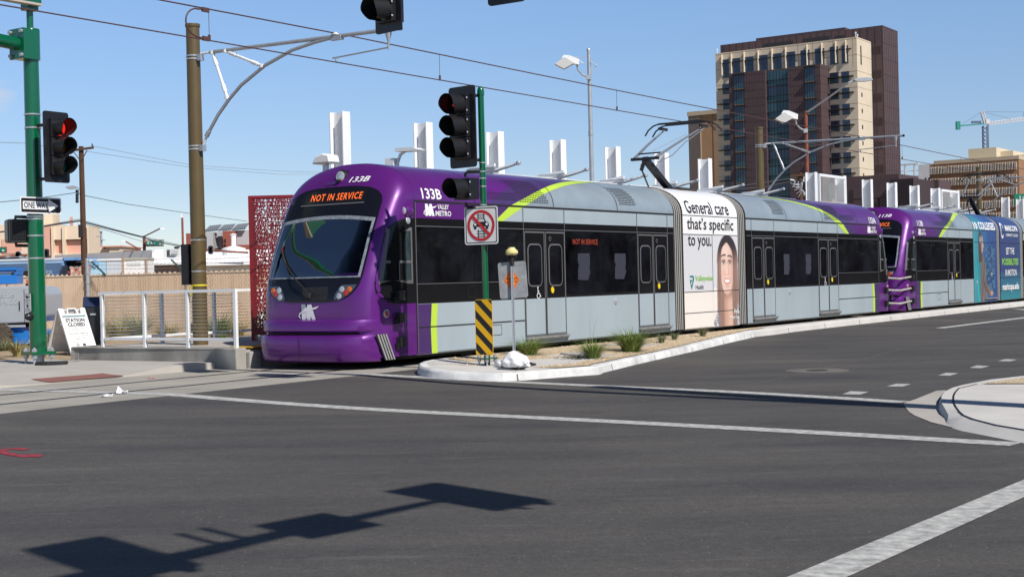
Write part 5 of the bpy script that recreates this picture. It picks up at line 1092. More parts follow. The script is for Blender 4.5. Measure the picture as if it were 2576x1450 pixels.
def catenary(a, label, near_=True):
    e = empty('catenary_pole', T(a, 4.92, .36), label, 'catenary pole', 'brown catenary poles', ANG); Z = lambda z: z-.36
    mb = MB(); mb.tube([(0, 0, 0), (0, 0, 3), (0, 0, 6.14)], [.145, .14, .128], 24); mb.lathe([(.14, 6.10), (.145, 6.12), (.14, 6.16), (.001, 6.17)], (0, 0, 0), 24); mb.build('pole', BROWN, e, smooth=True)
    for z in (5.47, 5.53, 3.74, 3.80, 2.0, 1.40): mb = MB(); mb.lathe([(.137, z), (.143, z+.004), (.143, z+.026), (.137, z+.03)], (0, 0, 0), 24); mb.build('band', STRAP, e, smooth=True)
    for z in (5.5, 3.77): mb = MB(); mb.box(-.05, .05, -.24, -.14, z-.06, z+.06); mb.build('clamp', STRAP, e)
    mb = MB(); mb.tube([(0, -.2, Z(5.93)), (0, -.45, Z(5.93))], .022, 8, 1); mb.tube([(0, -.45, Z(5.93)), (0, -5.05, Z(5.84))], .036, 12); mb.lathe([(.04, -.02), (.04, .03)], (0, 0, 0), 12, 2, Matrix.Translation((0, -5.06, Z(5.84))) @ Matrix.Rotation(pi/2, 4, 'X')); mb.build('cantilever_arm', [GALV, WSTEEL, SBLK], e, smooth=True)
    ctrl = [(-.2, 4.17), (-.33, 4.38), (-.62, 4.72), (-.93, 5.0), (-1.25, 5.23), (-1.86, 5.53), (-2.55, 5.74), (-3.1, 5.82), (-3.55, 5.86)]
    mb = MB(); mb.tube([(0, y, Z(z)) for y, z in ctrl[:2]], .024, 8, 1); mb.tube([(0, y, Z(z)) for y, z in ctrl[1:]], .033, 12); mb.tube([(0, -.30, Z(4.34)), (0, -.38, Z(4.44))], .045, 10); mb.build('curved_brace', [GALV, WSTEEL], e, smooth=True, ang=60)
    for (y0, z0), (y1, z1) in (((-.52, 5.92), (-.88, 5.03)), ((-.87, 5.91), (-1.80, 5.53))):
        mb = MB(); mb.tube([(0, y0, Z(z0)), (0, y1, Z(z1))], .028, 10); d = Vector((0, y1-y0, z1-z0)).normalized()
        for q in ((y0, z0), (y1, z1)): mb.lathe([(.05, -.03), (.05, .03)], (0, q[0], Z(q[1])), 10)
        p0 = Vector((0, y0, Z(z0)))+d*.12; p1 = Vector((0, y1, Z(z1)))-d*.12; mb.tube([p0, p0+d*.16], .04, 10); mb.tube([p1-d*.16, p1], .04, 10); mb.build('strut', WSTEEL if near_ else GALV, e, smooth=True)
    mb = MB(); mb.lathe([(.03, -.02), (.03, .02), (.075, .03), (.075, .045), (.03, .06), (.03, .07)], (0, -3.595, Z(5.87)), 14); mb.box(-.05, .05, -3.75, -3.5, Z(5.80), Z(5.88), 1); mb.build('insulator', [WSTEEL, GALV], e, smooth=True)
    mb = MB(); mb.lathe([(.02, -.34), (.022, -.2), (.06, -.06), (.06, 0)], (0, -4.80, Z(5.84)), 10); mb.tube([(0, -4.8, Z(5.54)), (0, -4.3, Z(5.52)), (0, -3.52, Z(5.49))], .014, 8); mb.tube([(0, -3.6, Z(5.49)), (0, -3.6, Z(5.42))], .02, 6); mb.build('steady_arm', GALV, e, smooth=True)
    return e
k1 = catenary(-.46, 'brown catenary pole beside the white railing, with grey curved bracket arm')
mb = MB(); mb.lathe([(.144, 1.13), (.147, 1.14), (.147, 1.155), (.144, 1.16)], (0, 0, 0), 20); mb.slab([(-.02, 0), (.02, 0), (.03, -.17), (-.005, -.22)], lambda x, y, d: Vector((-.15+d, x+.05, 1.14+y)), 0, .004); mb.build('yellow_ribbon', mat('yellow_tape', (.75, .65, .02), .6), k1)
mb = MB(); mb.lathe([(.10, -.01), (.10, .03), (.085, .035)], (0, 0, 0), 18, 0, Matrix.Translation((-.13, .06, .33)) @ Matrix.Rotation(-pi/2, 4, 'Y')); mb.build('hand_hole_cover', BROWN, k1)
mb = MB(); mb.box(-.02, .02, .03, .05, 1.2, 1.25); k2 = catenary(25.8, 'brown catenary pole in front of the dark glass tower', False); catenary(52.2, 'farthest brown catenary pole, beside the second pantograph', False)
ts_ = empty('train_signal', T(-.46, 5.16, 1.90), 'narrow black train signal box on the left of the brown catenary pole', 'train signal', None, ANG)
mb = MB(); mb.box(-.13, .10, -.08, .10, -.38, .40); mb.build('housing', SBLK, ts_); mb = MB(); mb.tube([(0, -.2, .2), (0, 0, .2)], .02, 6); mb.tube([(0, -.2, -.2), (0, 0, -.2)], .02, 6); mb.build('bracket', SBLK, ts_)
# --- platform steelwork
WSS = WSTEEL
col0 = empty('steel_column', T(4.1, 5.2, .36), 'x', 'column', 'white steel columns along the platform', ANG)
mb = MB(); W2, D2, H2 = .13, .18, 4.88; tf = .012
mb.box(-W2, W2, D2-tf, D2+tf, 0, H2); mb.box(-W2, W2, -D2-tf, -D2+tf, 0, H2); mb.box(-.008, .008, -D2+tf, D2-tf, 0, H2-.02); mb.build('beam', WSS, col0)
mb = MB(); mb.box(-.05, -.008, -D2+.013, -D2+.08, H2-.18, H2-.06); mb.box(-.05, -.008, -D2+.013, -D2+.08, 3.1, 3.25); mb.build('lug', WSS, col0)
clab = {0: 'white steel column rising nearest above the cab of the leading train', 1: 'second white steel column, left of the island signal', 2: 'third white steel column, right of the island signal', 3: 'fourth white steel column, left of the grey floodlight mast', 4: 'fifth white steel column, right of the grey floodlight mast', 5: 'sixth white steel column, behind the first pantograph', 6: 'seventh white steel column, left of the dark glass tower', 9: 'white column carrying the left side of the nearer louvre screen', 10: 'white column carrying the right side of the nearer louvre screen', 11: 'white column just right of the nearer louvre screen', 12: 'second white column right of the nearer louvre screen', 13: 'third white column right of the nearer louvre screen', 14: 'white column carrying the left side of the farther louvre screen', 15: 'white column carrying the right side of the farther louvre screen', 18: 'white column in front of the brown office building at the far right', 19: 'last white column at the right edge'}
for k, lb in clab.items():
    c_ = col0 if k == 0 else copy_tree(col0); c_.location = T(4.1+3*k, 5.2, .36); c_['label'] = lb
rib0 = empty('canopy_rib', T(7.1, 5.2, .36), 'x', 'canopy', 'white canopy ribs over the platform', ANG)
def fin(y0, y1, z00, z01, z10, z11, x0, x1): 
    mb = MB(); mb.add([(x, y, z) for x in (x0, x1) for y, z in ((y0, z00), (y0, z01), (y1, z11), (y1, z10))], [(3, 2, 1, 0), (4, 5, 6, 7), (0, 1, 5, 4), (1, 2, 6, 5), (2, 3, 7, 6), (3, 0, 4, 7)]); return mb
mb = fin(-.15, -2.05, 3.34, 3.54, 3.68, 3.78, -.03, .03); mb.box(-.045, .045, -2.05, -1.3, 3.70, 3.715); mb.build('upper_blade', WSS, rib0)
mb = fin(-.15, -2.62, 3.18, 3.36, 3.71, 3.77, .04, .07); mb.tube([(0.05, -2.0, 3.62), (0.05, -2.66, 3.75)], .03, 8); mb.build('lower_blade', WSS, rib0)
mb = MB(); mb.lathe([(.001, -.05), (.05, -.035), (.06, 0), (.05, .035), (.001, .05)], (0, -2.7, 3.75), 12); mb.build('ball_end', GALV, rib0, smooth=True)
mb = MB(); mb.add([(x, y, z) for x in (-.0, 2.9) for y, z in ((-.2, 3.25), (-1.9, 3.56), (-1.9, 3.58), (-.2, 3.27))], [(3, 2, 1, 0), (4, 5, 6, 7), (0, 1, 5, 4), (1, 2, 6, 5), (2, 3, 7, 6), (3, 0, 4, 7)]); mb.build('roof_panel', WSS, rib0)
rl = {1: 'first white canopy rib with ball end, right behind the island signal', 2: 'second white canopy rib, above the lime stripe of the leading train', 3: 'third white canopy rib, right of the grey floodlight mast', 4: 'fourth white canopy rib, at the foot of the first pantograph', 5: 'fifth white canopy rib, above the health advert', 6: 'sixth white canopy rib, left of the second catenary pole', 11: 'white canopy rib just above the cab of the second train', 12: 'second white canopy rib above the second train', 13: 'third white canopy rib above the second train', 14: 'white canopy rib left of the second pantograph'}
for k, lb in rl.items():
    c_ = rib0 if k == 1 else copy_tree(rib0); c_.location = T(4.1+3*k, 5.2, .36); c_['label'] = lb
MESHM = mat('louvre_grey_white', (.6, .6, .6), .5)
for k, lb in ((9, 'nearer white louvre screen between two columns, with machinery behind its slats'), (14, 'farther white louvre screen between two columns in front of the brown office')):
    e = empty('louvre_screen', T(4.1+3*k+.1, 5.03, 0), lb, 'screen', 'white louvre screens', ANG)
    mb = MB(); mb.box(0.2, 2.95, -.04, .04, 5.1, 5.2); mb.box(0.2, 2.95, -.04, .04, 4.05, 4.15); mb.box(.2, .28, -.04, .04, 4.15, 5.1); mb.box(2.87, 2.95, -.04, .04, 4.15, 5.1); mb.build('frame', WSS, e)
    mb = MB()
    for i in range(24): z = 4.17+i*.039; mb.box(.28, 2.87, -.02, .0, z, z+.012)
    mb.build('louvres', MESHM, e); mb = MB(); mb.box(1.5, 2.1, .1, .3, 4.3, 4.9); mb.build('equipment', mat('dim_equipment', (.25, .25, .24), .7), e)
lp = T(2.75, 4.45, .36); e = empty('platform_light', lp, 'rounded white hood light in front of the nearest white column', 'platform light', 'platform lights', ANG-pi/2)
mb = MB(); mb.tube([(0, 0, 0), (0, 0, 3.62)], .07, 10); mb.build('post', WSS, e)
mb = MB(); q = [(-.26, 0), (.26, 0), (.22, .17), (.05, .21), (-.15, .16)]; mb.slab(q, lambda x, y, d: Vector((x, d, 3.62+y)), -.17, .17); o = mb.build('hood', WSS, e); o.modifiers.new('b', 'BEVEL').width = .03
lp = T(4.9, 4.4, .36); e = empty('platform_light', lp, 'flat white lamp head on a curved arm right of the nearest white column', 'platform light', 'platform lights', ANG-pi/2)
mb = MB(); mb.box(-.12, .12, -.1, .1, 0, 3.85); mb.build('post', WSS, e); mb = MB(); mb.tube([(.14, 0, 3.5), (.16, 0, 3.75), (.24, 0, 3.92), (.4, 0, 4.0)], .035, 8); mb.build('arm', WSS, e, smooth=True); mb = MB(); mb.slab([(.2, 3.98), (.8, 3.96), (.82, 3.99), (.7, 4.04), (.22, 4.06)], lambda x, y, d: Vector((x, d, y)), -.15, .15); mb.build('lamp_head', WSS, e)
# --- white railings at the platform end
def railing(p0, p1, posts, z0, label):
    e = empty('railing', p0, label, 'railing', 'white platform railings', atan2((p1-p0).y, (p1-p0).x)); L_ = (p1-p0).length
    for q in posts:
        mb = MB(); mb.box(q-.03, q+.03, -.03, .03, 0, 1.0); mb.build('post', WSS, e)
    mb = MB(); mb.box(-.03, L_+.03, -.032, .032, 1.0, 1.055); mb.build('handrail', WSS, e); mb = MB(); mb.box(0, L_, -.022, .022, .13, .18); mb.build('bottom_rail', WSS, e)
    mb = MB()
    for i in range(12): mb.tube([(0, 0, .235+i*.064), (L_, 0, .235+i*.064)], .0045, 5)
    mb.build('cables', GALV, e)
railing(T(-1.53, 6.45, .37), T(-1.53, 2.9, .37), [0, 1.18, 2.34, 3.55], .37, 'front white cable railing standing on the low concrete wall')
railing(T(-1.45, 6.6, .36), T(3.6, 6.6, .36), [.05, 1.55, 3.0, 4.4], .36, 'rear white cable railing along the back of the platform')
# --- red lettered art screen
ap = T(1.0, 5.0, .36); CRIM = mat('crimson_painted_steel', (.21, .008, .015), .45, var=.12, vscale=3)
e = empty('art_screen', ap, 'tall crimson metal art screen cut full of letters beside the leading cab', 'art screen', None, 0)
mb = MB(); Hs = 2.92; Ws = 1.7
mb.box(0, .075, 0, .3, .0, Hs); mb.box(Ws-.075, Ws, 0, .3, .0, Hs); mb.box(.075, Ws-.075, 0, .3, Hs-.06, Hs); mb.box(.075, Ws-.075, 0, .06, .12, .27); mb.build('frame', CRIM, e)
rnd = random.Random(11); words = ['ACEVEDO', 'GILES', 'SOLARES', 'NUNEZ', 'PEREZ', 'REYES', 'ORTIZ', 'GARCIA', 'BROWN', 'SALAS', 'MORENO', 'HARRIS', 'JOHNSON', 'DURAN', 'FLORES', 'RIVERA', 'LOPEZ', 'RAMOS', 'CRUZ', 'WALKER', 'VEGA', 'MARTIN']
mb = MB(); nrow = 33; rh = (Hs-.06-.27)/nrow
for r in range(nrow):
    y0 = .27+r*rh; x = .075+rnd.uniform(-.03, 0); 
    while x < Ws-.12:
        wd = rnd.choice(words); wl = min(len(wd)*.058, Ws-.07-x); put_text(mb, wd, x, x+wl, y0-.004, y0+rh*1.06, lambda a, b: Vector((a, .012, b)), 0, .055, space=.86); x += wl+.008
o = mb.build('letter_panel', CRIM, e, recalc=False); sm_ = o.modifiers.new('s', 'SOLIDIFY'); sm_.thickness = .02
mb = MB()
for r in range(0, nrow, 1): z = .27+r*rh; mb.box(.075, Ws-.075, .028, .034, z-.006, z+.006)
mb.build('tie_bars', CRIM, e)
mb = MB()
for i in range(36): z = .15+i*.075; mb.box(-.004, .0, .09, .25, z, z+.04)
mb.build('side_slots', mat('pale_slot', (.45, .38, .38), .6), e)
# --- A-frame sign
al_ = Vector((.70, .714, 0)); ab = G(179, 892, .12)+al_*.31; e = empty('sandwich_board', ab, 'white folding A-frame board reading STATION CLOSED', 'sandwich board', None, atan2(al_.y, al_.x))
BRD = mat('white_moulded_plastic', (.78, .78, .77), .5); TEALB = mat('grey_teal_band', (.13, .24, .26), .5)
TI = Matrix.Rotation(radians(-29), 4, 'X'); mb = MB(); fr = lambda x, y, d=0: TI @ Vector((x, d, y))
mb.slab([(-.31, 0), (-.27, 0), (-.25, .05), (.25, .05), (.27, 0), (.31, 0), (.31, 1.10), (.205, 1.10), (.18, .965), (-.18, .965), (-.205, 1.10), (-.31, 1.10)], lambda x, y, d: fr(x, y, d), -.02, .02)
mb.tube([fr(-.125, .95), fr(-.09, 1.09), fr(.09, 1.09), fr(.125, .95)], .024, 8); mb.build('front_panel', BRD, e)
mb = MB(); g_ = lambda x, y: fr(x, y, -.023); mb.face([g_(*p) for p in ((-.265, .08), (.265, .08), (.265, .95), (-.265, .95))], 0); g_ = lambda x, y: fr(x, y, -.025)
mb.face([g_(*p) for p in ((-.265, .88), (.265, .88), (.265, .92), (-.265, .92))], 1); mb.face([g_(*p) for p in ((-.265, .11), (.265, .11), (.265, .15), (-.265, .15))], 1)
for s, x0, x1, y0, y1, b in (('STATION', -.22, .22, .76, .85, .045), ('CLOSED', -.20, .20, .655, .745, .045), ('Train testing in progress', -.20, .20, .60, .632, 0), ('through opening in mid-2025', -.22, .22, .55, .582, 0), ('ESTACI\u00d3N CERRADA', -.22, .22, .468, .505, .01), ('Las pruebas de trenes est\u00e1n', -.20, .20, .425, .452, 0), ('en curso hasta su apertura a', -.20, .20, .385, .412, 0), ('mediados de 2025', -.13, .13, .345, .372, 0), ('valleymetro.org/southcentral', -.2, .2, .27, .295, 0)): put_text(mb, s, x0, x1, y0, y1, g_, 2, b)
logo(mb, .0, .1, .185, .245, lambda x, y, o=0: fr(x, y, -.0255-o), 2); mb.face([g_(*p) for p in disc(-.1, .215, .032, 14)], 2); mb.face([fr(*p, -.026) for p in disc(-.1, .215, .018, 12)], 0); mb.build('notice', [BRD, TEALB, INK], e)
TB = Matrix.Translation((0, 1.08, 0)) @ Matrix.Rotation(radians(29), 4, 'X'); mb = MB(); mb.slab([(-.31, 0), (-.27, 0), (-.25, .05), (.25, .05), (.27, 0), (.31, 0), (.31, 1.07), (-.31, 1.07)], lambda x, y, d: TB @ Vector((x, d, y)), -.02, .02)
for i in range(4):
    for j in range(2): mb.box(-.22+j*.24, -.02+j*.24, -.035, -.02, .1+i*.23, .26+i*.23, 0, TB)
mb.build('back_panel', BRD, e)
# --- dark fare box
kp = Vector((D(236, 840, 31.0).x, 31.0, .12)); e = empty('ticket_validator', kp, 'dark grey metal box with a slanted lid between the A-frame board and railing', 'ticket box', None, .25)
DKM = mat('dark_grey_metal', (.03, .032, .038), .35, .3); mb = MB(); mb.add([(x, y, z) for z in (0,) for x, y in ((-.2, -.18), (.2, -.18), (.2, .18), (-.2, .18))]+[(-.2, -.18, .98), (.2, -.18, .98), (.2, .18, 1.16), (-.2, .18, 1.16)], [(3, 2, 1, 0), (0, 1, 5, 4), (1, 2, 6, 5), (2, 3, 7, 6), (3, 0, 4, 7), (4, 5, 6, 7)]); mb.build('body', DKM, e)
mb = MB(); mb.add([(-.21, -.2, .985), (.21, -.2, .985), (.21, .19, 1.18), (-.21, .19, 1.18), (-.21, -.2, 1.0), (.21, -.2, 1.0), (.21, .19, 1.195), (-.21, .19, 1.195)], [(3, 2, 1, 0), (4, 5, 6, 7), (0, 1, 5, 4), (1, 2, 6, 5), (2, 3, 7, 6), (3, 0, 4, 7)]); mb.build('lid', mat('dark_blue_lid', (.03, .04, .09), .3), e)
mb = MB(); mb.box(-.06, .06, -.21, -.18, .80, .84); mb.build('handle', STRAP, e)
# --- litter on the slab
PAPW = mat('white_litter', (.75, .75, .75), .7); PAPR = mat('pink_litter', (.6, .25, .22), .7)
for u, v, s_, m, lb, seed in ((268, 998, .16, PAPW, 'white scrap of paper with a dark strip on the track slab', 1), (307, 989, .17, PAPW, 'crumpled white wrapper between the rails at left', 2), (382, 951, .13, PAPR, 'faded pink wrapper on the concrete by the ramp', 3)):
    rnd = random.Random(seed); p = G(u, v, .005); mb = MB(); k = 5
    mb.add([(s_*(i/k-.5)+rnd.uniform(-.02, .02), s_*.5*(j/k-.5)+rnd.uniform(-.02, .02), abs(rnd.gauss(0, .03)) if m is PAPW else rnd.uniform(0, .012)) for i in range(k+1) for j in range(k+1)], [(i*(k+1)+j, (i+1)*(k+1)+j, (i+1)*(k+1)+j+1, i*(k+1)+j+1) for i in range(k) for j in range(k)]); o = mb.build('litter', m, None, loc=p); tag(o, lb, 'litter', 'scraps of litter')
# --- pole outside the picture at the right: its two arms carry the heads at the top edge and throw the shadows
RP = Vector((9.0, 11.0, .05)); e = empty('signal_pole', RP, 'green signal pole standing outside the picture at the right corner', 'signal pole', 'green signal poles')
mb = MB(); mb.tube([(0, 0, 0), (0, 0, 11.6)], [.27, .17], 20); mb.build('pole', GREEN, e, smooth=True)
A1 = Vector((-1.70, 21.0, 5.9))-RP
mb = MB(); mb.tube([(0, 0, 5.75), A1*.5+Vector((0, 0, 2.98)), A1], [.14, .11, .075], 14); mb.build('mast_arm', GREEN, e, smooth=True)
signal('hanging signal head at the top edge with its green lens in view', (-1.68, 20.5, 5.72), RZI-.2, [DARKL, DARKL, GRNL])
signal('hanging signal head of which only the rounded lower corner enters the top edge', (.02, 18.6, 5.72), RZI, [DARKL, DARKL, GRNL])
# pole outside the picture at the near left: its arm throws the foreground shadow
cs_ = crop(0, 1750, 2576/2200); SH = Vector((sin(SUN_AZ), cos(SUN_AZ), 0))/math.tan(SUN_EL)
def above(x, y, h): p = GR(*cs_(x, y)); return Vector((p.x, p.y, 0))+SH*(h-ZR)+Vector((0, 0, h))
tipA = above(1965, 203, 6.0); nearA = above(740, 470, 5.8); d2 = (nearA-tipA); d2h = Vector((d2.x, d2.y, 0)).normalized(); LP = nearA+d2h*4.2; LP.z = .05
e = empty('signal_pole', LP, 'green signal pole outside the picture at the near left, throwing the foreground shadow', 'signal pole', 'green signal poles')
mb = MB(); mb.tube([(0, 0, 0), (0, 0, 8.5)], [.17, .12], 18); mb.build('pole', GREEN, e, smooth=True)
mb = MB(); q = [Vector((0, 0, 5.6)), nearA-LP, above(1290, 345, 5.9)-LP, tipA-LP]; mb.tube(q, [.13, .10, .085, .05], 14)
for x, y, x2, y2 in ((1110, 375, 870, 322), (1000, 402, 830, 370)):
    b0 = above(x, y, 5.9)-LP; mb.tube([b0, b0+Vector((0, 0, .55))], .035, 6)
mb.build('mast_arm', GREEN, e, smooth=True)
rz2 = atan2(d2h.y, d2h.x)+pi
signal('signal head out of view at the arm tip, throwing the right foreground shadow', above(2090, 180, 5.85), rz2, [DARKL]*3)
signal('three-lens signal head out of view, throwing the left foreground shadow', above(490, 455, 5.85), rz2, [DARKL]*3)
plate('mast_arm_sign', 'square sign out of view on the arm throwing the middle foreground shadow', 'street sign', above(1430, 312, 5.85), rz2, .62, .70, [], [SGW])
# trees and a long building across the side street: out of the picture, seen mirrored in the train windows
LEAF = mat('dark_tree_leaf', (.045, .075, .028), .7, var=.5, vscale=2, col2=(.02, .04, .015)); BARK = mat('grey_bark', (.12, .09, .06), .9)
for k, (a, b, h, r) in enumerate(((4, -21, 6.5, 2.6), (11, -19.5, 7.5, 3.0), (19, -21, 7, 2.8), (27, -20, 8, 3.2), (37, -21, 7.5, 3.0), (48, -20, 8, 3.2), (60, -21, 7, 3), (71, -19, 7.5, 3.2), (83, -20, 8, 3.4), (97, -19, 8, 3.6), (112, -20, 8.5, 3.8), (130, -19, 9, 4), (150, -20, 9, 4.2))):
    p = T(a, b, .05); e = empty('street_tree', p, 'leafy street tree out of view at the right, mirrored in the train windows', 'tree', 'street trees out of view'); rnd = random.Random(k)
    mb = MB(); mb.tube([(0, 0, 0), (.1, 0, h*.3), (0, .1, h*.62)], [.18, .14, .06], 8)
    for q in range(5): t = q*1.3; mb.tube([(0, 0, h*.33), (r*.4*cos(t), r*.4*sin(t), h*.5), (r*.7*cos(t), r*.7*sin(t), h*.66)], [.07, .05, .02], 6)
    mb.build('trunk', BARK, e, smooth=True); mb = MB()
    for q in range(1100):
        c_ = Vector((rnd.gauss(0, 1), rnd.gauss(0, 1), rnd.gauss(0, 1))).normalized()*rnd.random()**.4; c_ = Vector((c_.x*r*(1+.25*sin(3*c_.z+k)), c_.y*r, h*.64+c_.z*h*.34)); u_ = Vector((rnd.gauss(0, 1), rnd.gauss(0, 1), rnd.gauss(0, 1))).normalized(); v_ = u_.orthogonal().normalized(); s_ = rnd.uniform(.12, .26); mb.add([c_-u_*s_, c_-v_*s_*.6, c_+u_*s_, c_+v_*s_*.6], [(0, 1, 2, 3)])
    mb.build('crown', LEAF, e, recalc=False)
e = empty('brick_building', T(30, -34, 0), 'long low dark brick building out of view at the right, mirrored in the train windows', 'building', None, ANG)
mb = MB(); mb.box(-45, 170, -10, 0, -.2, 8.5); mb.build('wall', mat('dark_brick', (.14, .075, .055), .9, var=.2, vscale=.5), e)
for x in range(-40, 58, 7): mb = MB(); mb.box(x, x+4, -.02, .06, 1.2, 4.5); mb.build('window', WIN, e)
# ================================================================== the city behind
BEI = mat('beige_facade_panels', (.64, .55, .425), .85, var=.06, vscale=.25); MAR = mat('dark_maroon_cladding', (.082, .05, .054), .6, var=.12, vscale=.3); MARD = mat('maroon_cladding_joint', (.045, .028, .03), .7)
GLB = mat('blue_curtain_glass', (.012, .022, .055), .06, spec=.8); GLT = mat('teal_spandrel_glass', (.03, .085, .11), .12); MUL = mat('dark_mullion', (.02, .02, .022), .5); ORS = mat('tan_slab_edge', (.22, .13, .07), .7)
FLR = 3.98
e = empty('office_tower', (86.18, 350, 0), 'tall beige office tower with dark maroon blocks and blue glass strips', 'building', None, ANG)
mb = MB(); mb.box(0, 10.1, 0, 38.2, -2, 59.1)
mb.build('wall', BEI, e)
mb = MB()
for i in range(15): z = 3.0+i*FLR; mb.box(-.03, .0, 0, 38.2, z, z+.10); mb.box(0, 10.1, -.03, 0, z, z+.10)
for y in (1, 6, 11.4, 15.3, 19.2, 23, 26.7, 30.6, 34): mb.box(-.03, 0, y-.05, y+.05, 52, 59.1)
mb.build('panel_joints', mat('facade_joint', (.40, .30, .19), .9), e)
def win(y0, y1, z0, z1, x=0., hood=True, par=None, teal=.3, name='window'):
    mb = MB(); mb.box(x-.06, x+.3, y0, y1, z0, z1, 0); mb.box(x-.08, x-.05, y0, y1, z0, z0+(z1-z0)*teal, 1); mb.box(x-.10, x-.05, y0-.06, y1+.06, z0-.1, z0, 2); mb.box(x-.10, x-.05, (y0+y1)/2-.03, (y0+y1)/2+.03, z0, z1, 2)
    if hood: mb.box(x-1.1, x-.0, y0-.5 if hood != 2 else y0-1.2, y1+1.2 if hood != 2 else y1+.3, (z0+z1)/2-.12, (z0+z1)/2+.08, 2)
    return mb.build(name, [GLB, GLT, MUL], par or e)
tops_ = [(36.2, 34.4), (33.5, 31.3), (29.9, 27.5), (26.0, 23.6), (22.2, 19.8), (18.5, 16.1), (14.6, 12.3), (10.8, 8.4), (6.9, 4.8), (3.9, 2.2)]
for k, (y1, y0) in enumerate(tops_):
    win(y0, y1, 53.0 if k else 52.6, 57.3, hood=False, teal=.12)
    mb = MB(); fy = y1+.0 if k < 6 else y0+.5; mb.box(-.75, 0, fy-.07, fy+.07, 53.2, 58.6, 0); mb.box(-.5, 0, y0-.8, y1+.6, 56.3, 56.45, 1); mb.build('sun_fin', [BEI, MUL], e)
for i in range(7):
    z1 = 51.0-FLR*i
    win(34.4, 36.3, z1-2.6, z1, hood=True)
for i in range(7):
    z1 = 50.9-FLR*i
    win(4.8, 7.1, z1-2.6, z1, hood=2, teal=.4 if i % 3 == 0 else .15); win(2.1, 4.0, z1-2.6, z1, hood=2, teal=.5 if i % 4 == 0 else .2)
for i in range(8):
    z0 = 52.5 if i == 0 else 44.6-FLR*(i-1); mb = MB(); mb.box(2.4, 3.1, -.06, .2, z0, 57.2 if i == 0 else z0+1.0); mb.build('slot_window', MUL, e)
mb = MB(); mb.box(-5.8, -.001, 7.3, 15.7, -2, 52.6); mb.box(-5.8, -.001, 21.9, 31.8, -2, 52.6); mb.box(-4.6, -.001, 15.7, 21.9, -2, 52.6); mb.box(10.5, 22, -2.9, 41.7, -2, 63.0); mb.box(12, 20, 7.4, 32.0, 63.0, 63.9); mb.build('maroon_block', MAR, e)
mb = MB()
for z in [z_*FLR*.5 for z_ in range(0, 27)]: mb.box(-5.83, -5.8, 7.3, 15.7, z, z+.06); mb.box(-5.83, -5.8, 21.9, 31.8, z, z+.06); mb.box(-5.8, 0, 7.27, 7.3, z, z+.06)
for y in [7.3+i*.7 for i in range(12)]+[21.9+i*.7 for i in range(15)]: mb.box(-5.82, -5.8, y-.02, y+.02, -2, 52.6)
for i in range(24): y = -2.9+i*1.9; mb.box(10.44, 10.5, y-.06, y+.06, -2, 63.0)
for i in range(9): x = 10.5+i*1.35; mb.box(x-.04, x+.04, -2.95, -2.9, -2, 63.0)
for i in range(16): z = 3+i*FLR; mb.box(10.5, 22, -2.94, -2.9, z, z+.05)
for i in range(9):
    for q in range(5): mb.box(10.40, 10.5, -2.4+q*.45, -2.25+q*.45, 56-FLR*1.5*i, 58-FLR*1.5*i)
mb.build('cladding_ribs', MARD, e)
mb = MB(); mb.box(10.1, 10.5, -.01, 1.2, -2, 59); mb.build('glass_joint', GLT, e)
def curtain(y0, y1, x, sub, nm):
    mb = MB()
    for i in range(14):
        z = 52.2-FLR*(i+1); mb.box(x-.10, x+.05, y0, y1, z+FLR*.42, z+FLR, 0 if (i % 2 or sub) else 1); mb.box(x-.10, x+.05, y0, y1, z+.35, z+FLR*.42, 1); mb.box(x-.13, x+.05, y0, y1, z, z+.35, 2 if sub else 3)
        if sub: mb.box(x-.9, x-.1, y0-.6, y1+.2, z+FLR-.1, z+FLR, 3)
        else: mb.box(x-.4, x-.1, y0, y1, z+FLR*.42, z+FLR*.42+.08, 3)
    n = 4 if sub else 7
    for i in range(n+1): y = y0+(y1-y0)*i/n; mb.box(x-.15, x-.1, y-.04, y+.04, -2, 52.2, 3)
    return mb.build('curtain_wall', [GLB, GLT, ORS, MUL], e)
curtain(27.7, 30.4, -5.8, True, ''); curtain(15.8, 21.8, -4.6, False, ''); curtain(8.7, 11.3, -5.8, True, '')
mb = MB(); mb.box(10.3, 10.5, 7, 9.6, 60.2, 61.6); mb.box(10.3, 10.5, 21, 29, 60.2, 61.8); mb.box(10.3, 10.5, 11, 18, 60.4, 61.9); mb.build('plant_louvre', MUL, e)
for y, x in ((.3, .4), (1.2, 4), (37.8, .3)): mb = MB(); mb.box(x, x+.15, y, y+.15, 59.1, 60.3); mb.box(x-.1, x+.4, y, y+.2, 60.0, 60.4); mb.build('roof_camera', WSTEEL, e)
e = empty('concrete_tower', (61.63, 420, 0), 'tan building with ribbed pale edge standing left of and behind the tall tower', 'building', None, ANG)
mb = MB(); mb.box(0, 18, 5.4, 9.4, -2, 50.3); mb.build('ribbed_wall', mat('pale_ribbed_concrete', (.46, .38, .31), .9), e); mb = MB(); mb.box(.3, 18, -6, 5.4, -2, 49.0); mb.build('wall', mat('tan_concrete', (.40, .24, .13), .9, var=.1, vscale=.4), e)
mb = MB()
for i in range(8): y = 5.45+i*.5; mb.box(-.14, 0, y, y+.12, -2, 49.5)
mb.box(.2, .3, 1.3, 1.45, -2, 49); mb.build('ribs', mat('rib_shade', (.14, .11, .10), .9), e)
mb = MB(); mb.box(-.3, 18, -6, 9.6, 49.0, 50.2); mb.build('parapet', mat('cream_parapet', (.52, .42, .30), .9), e); mb = MB(); mb.box(-1, 3, 0, 9.6, -2, 15); mb.build('podium', MAR, e)
e = empty('maroon_annex', (81.76, 300, 0), 'low dark maroon block in front of the tall tower, behind the louvre screen', 'building', None, ANG)
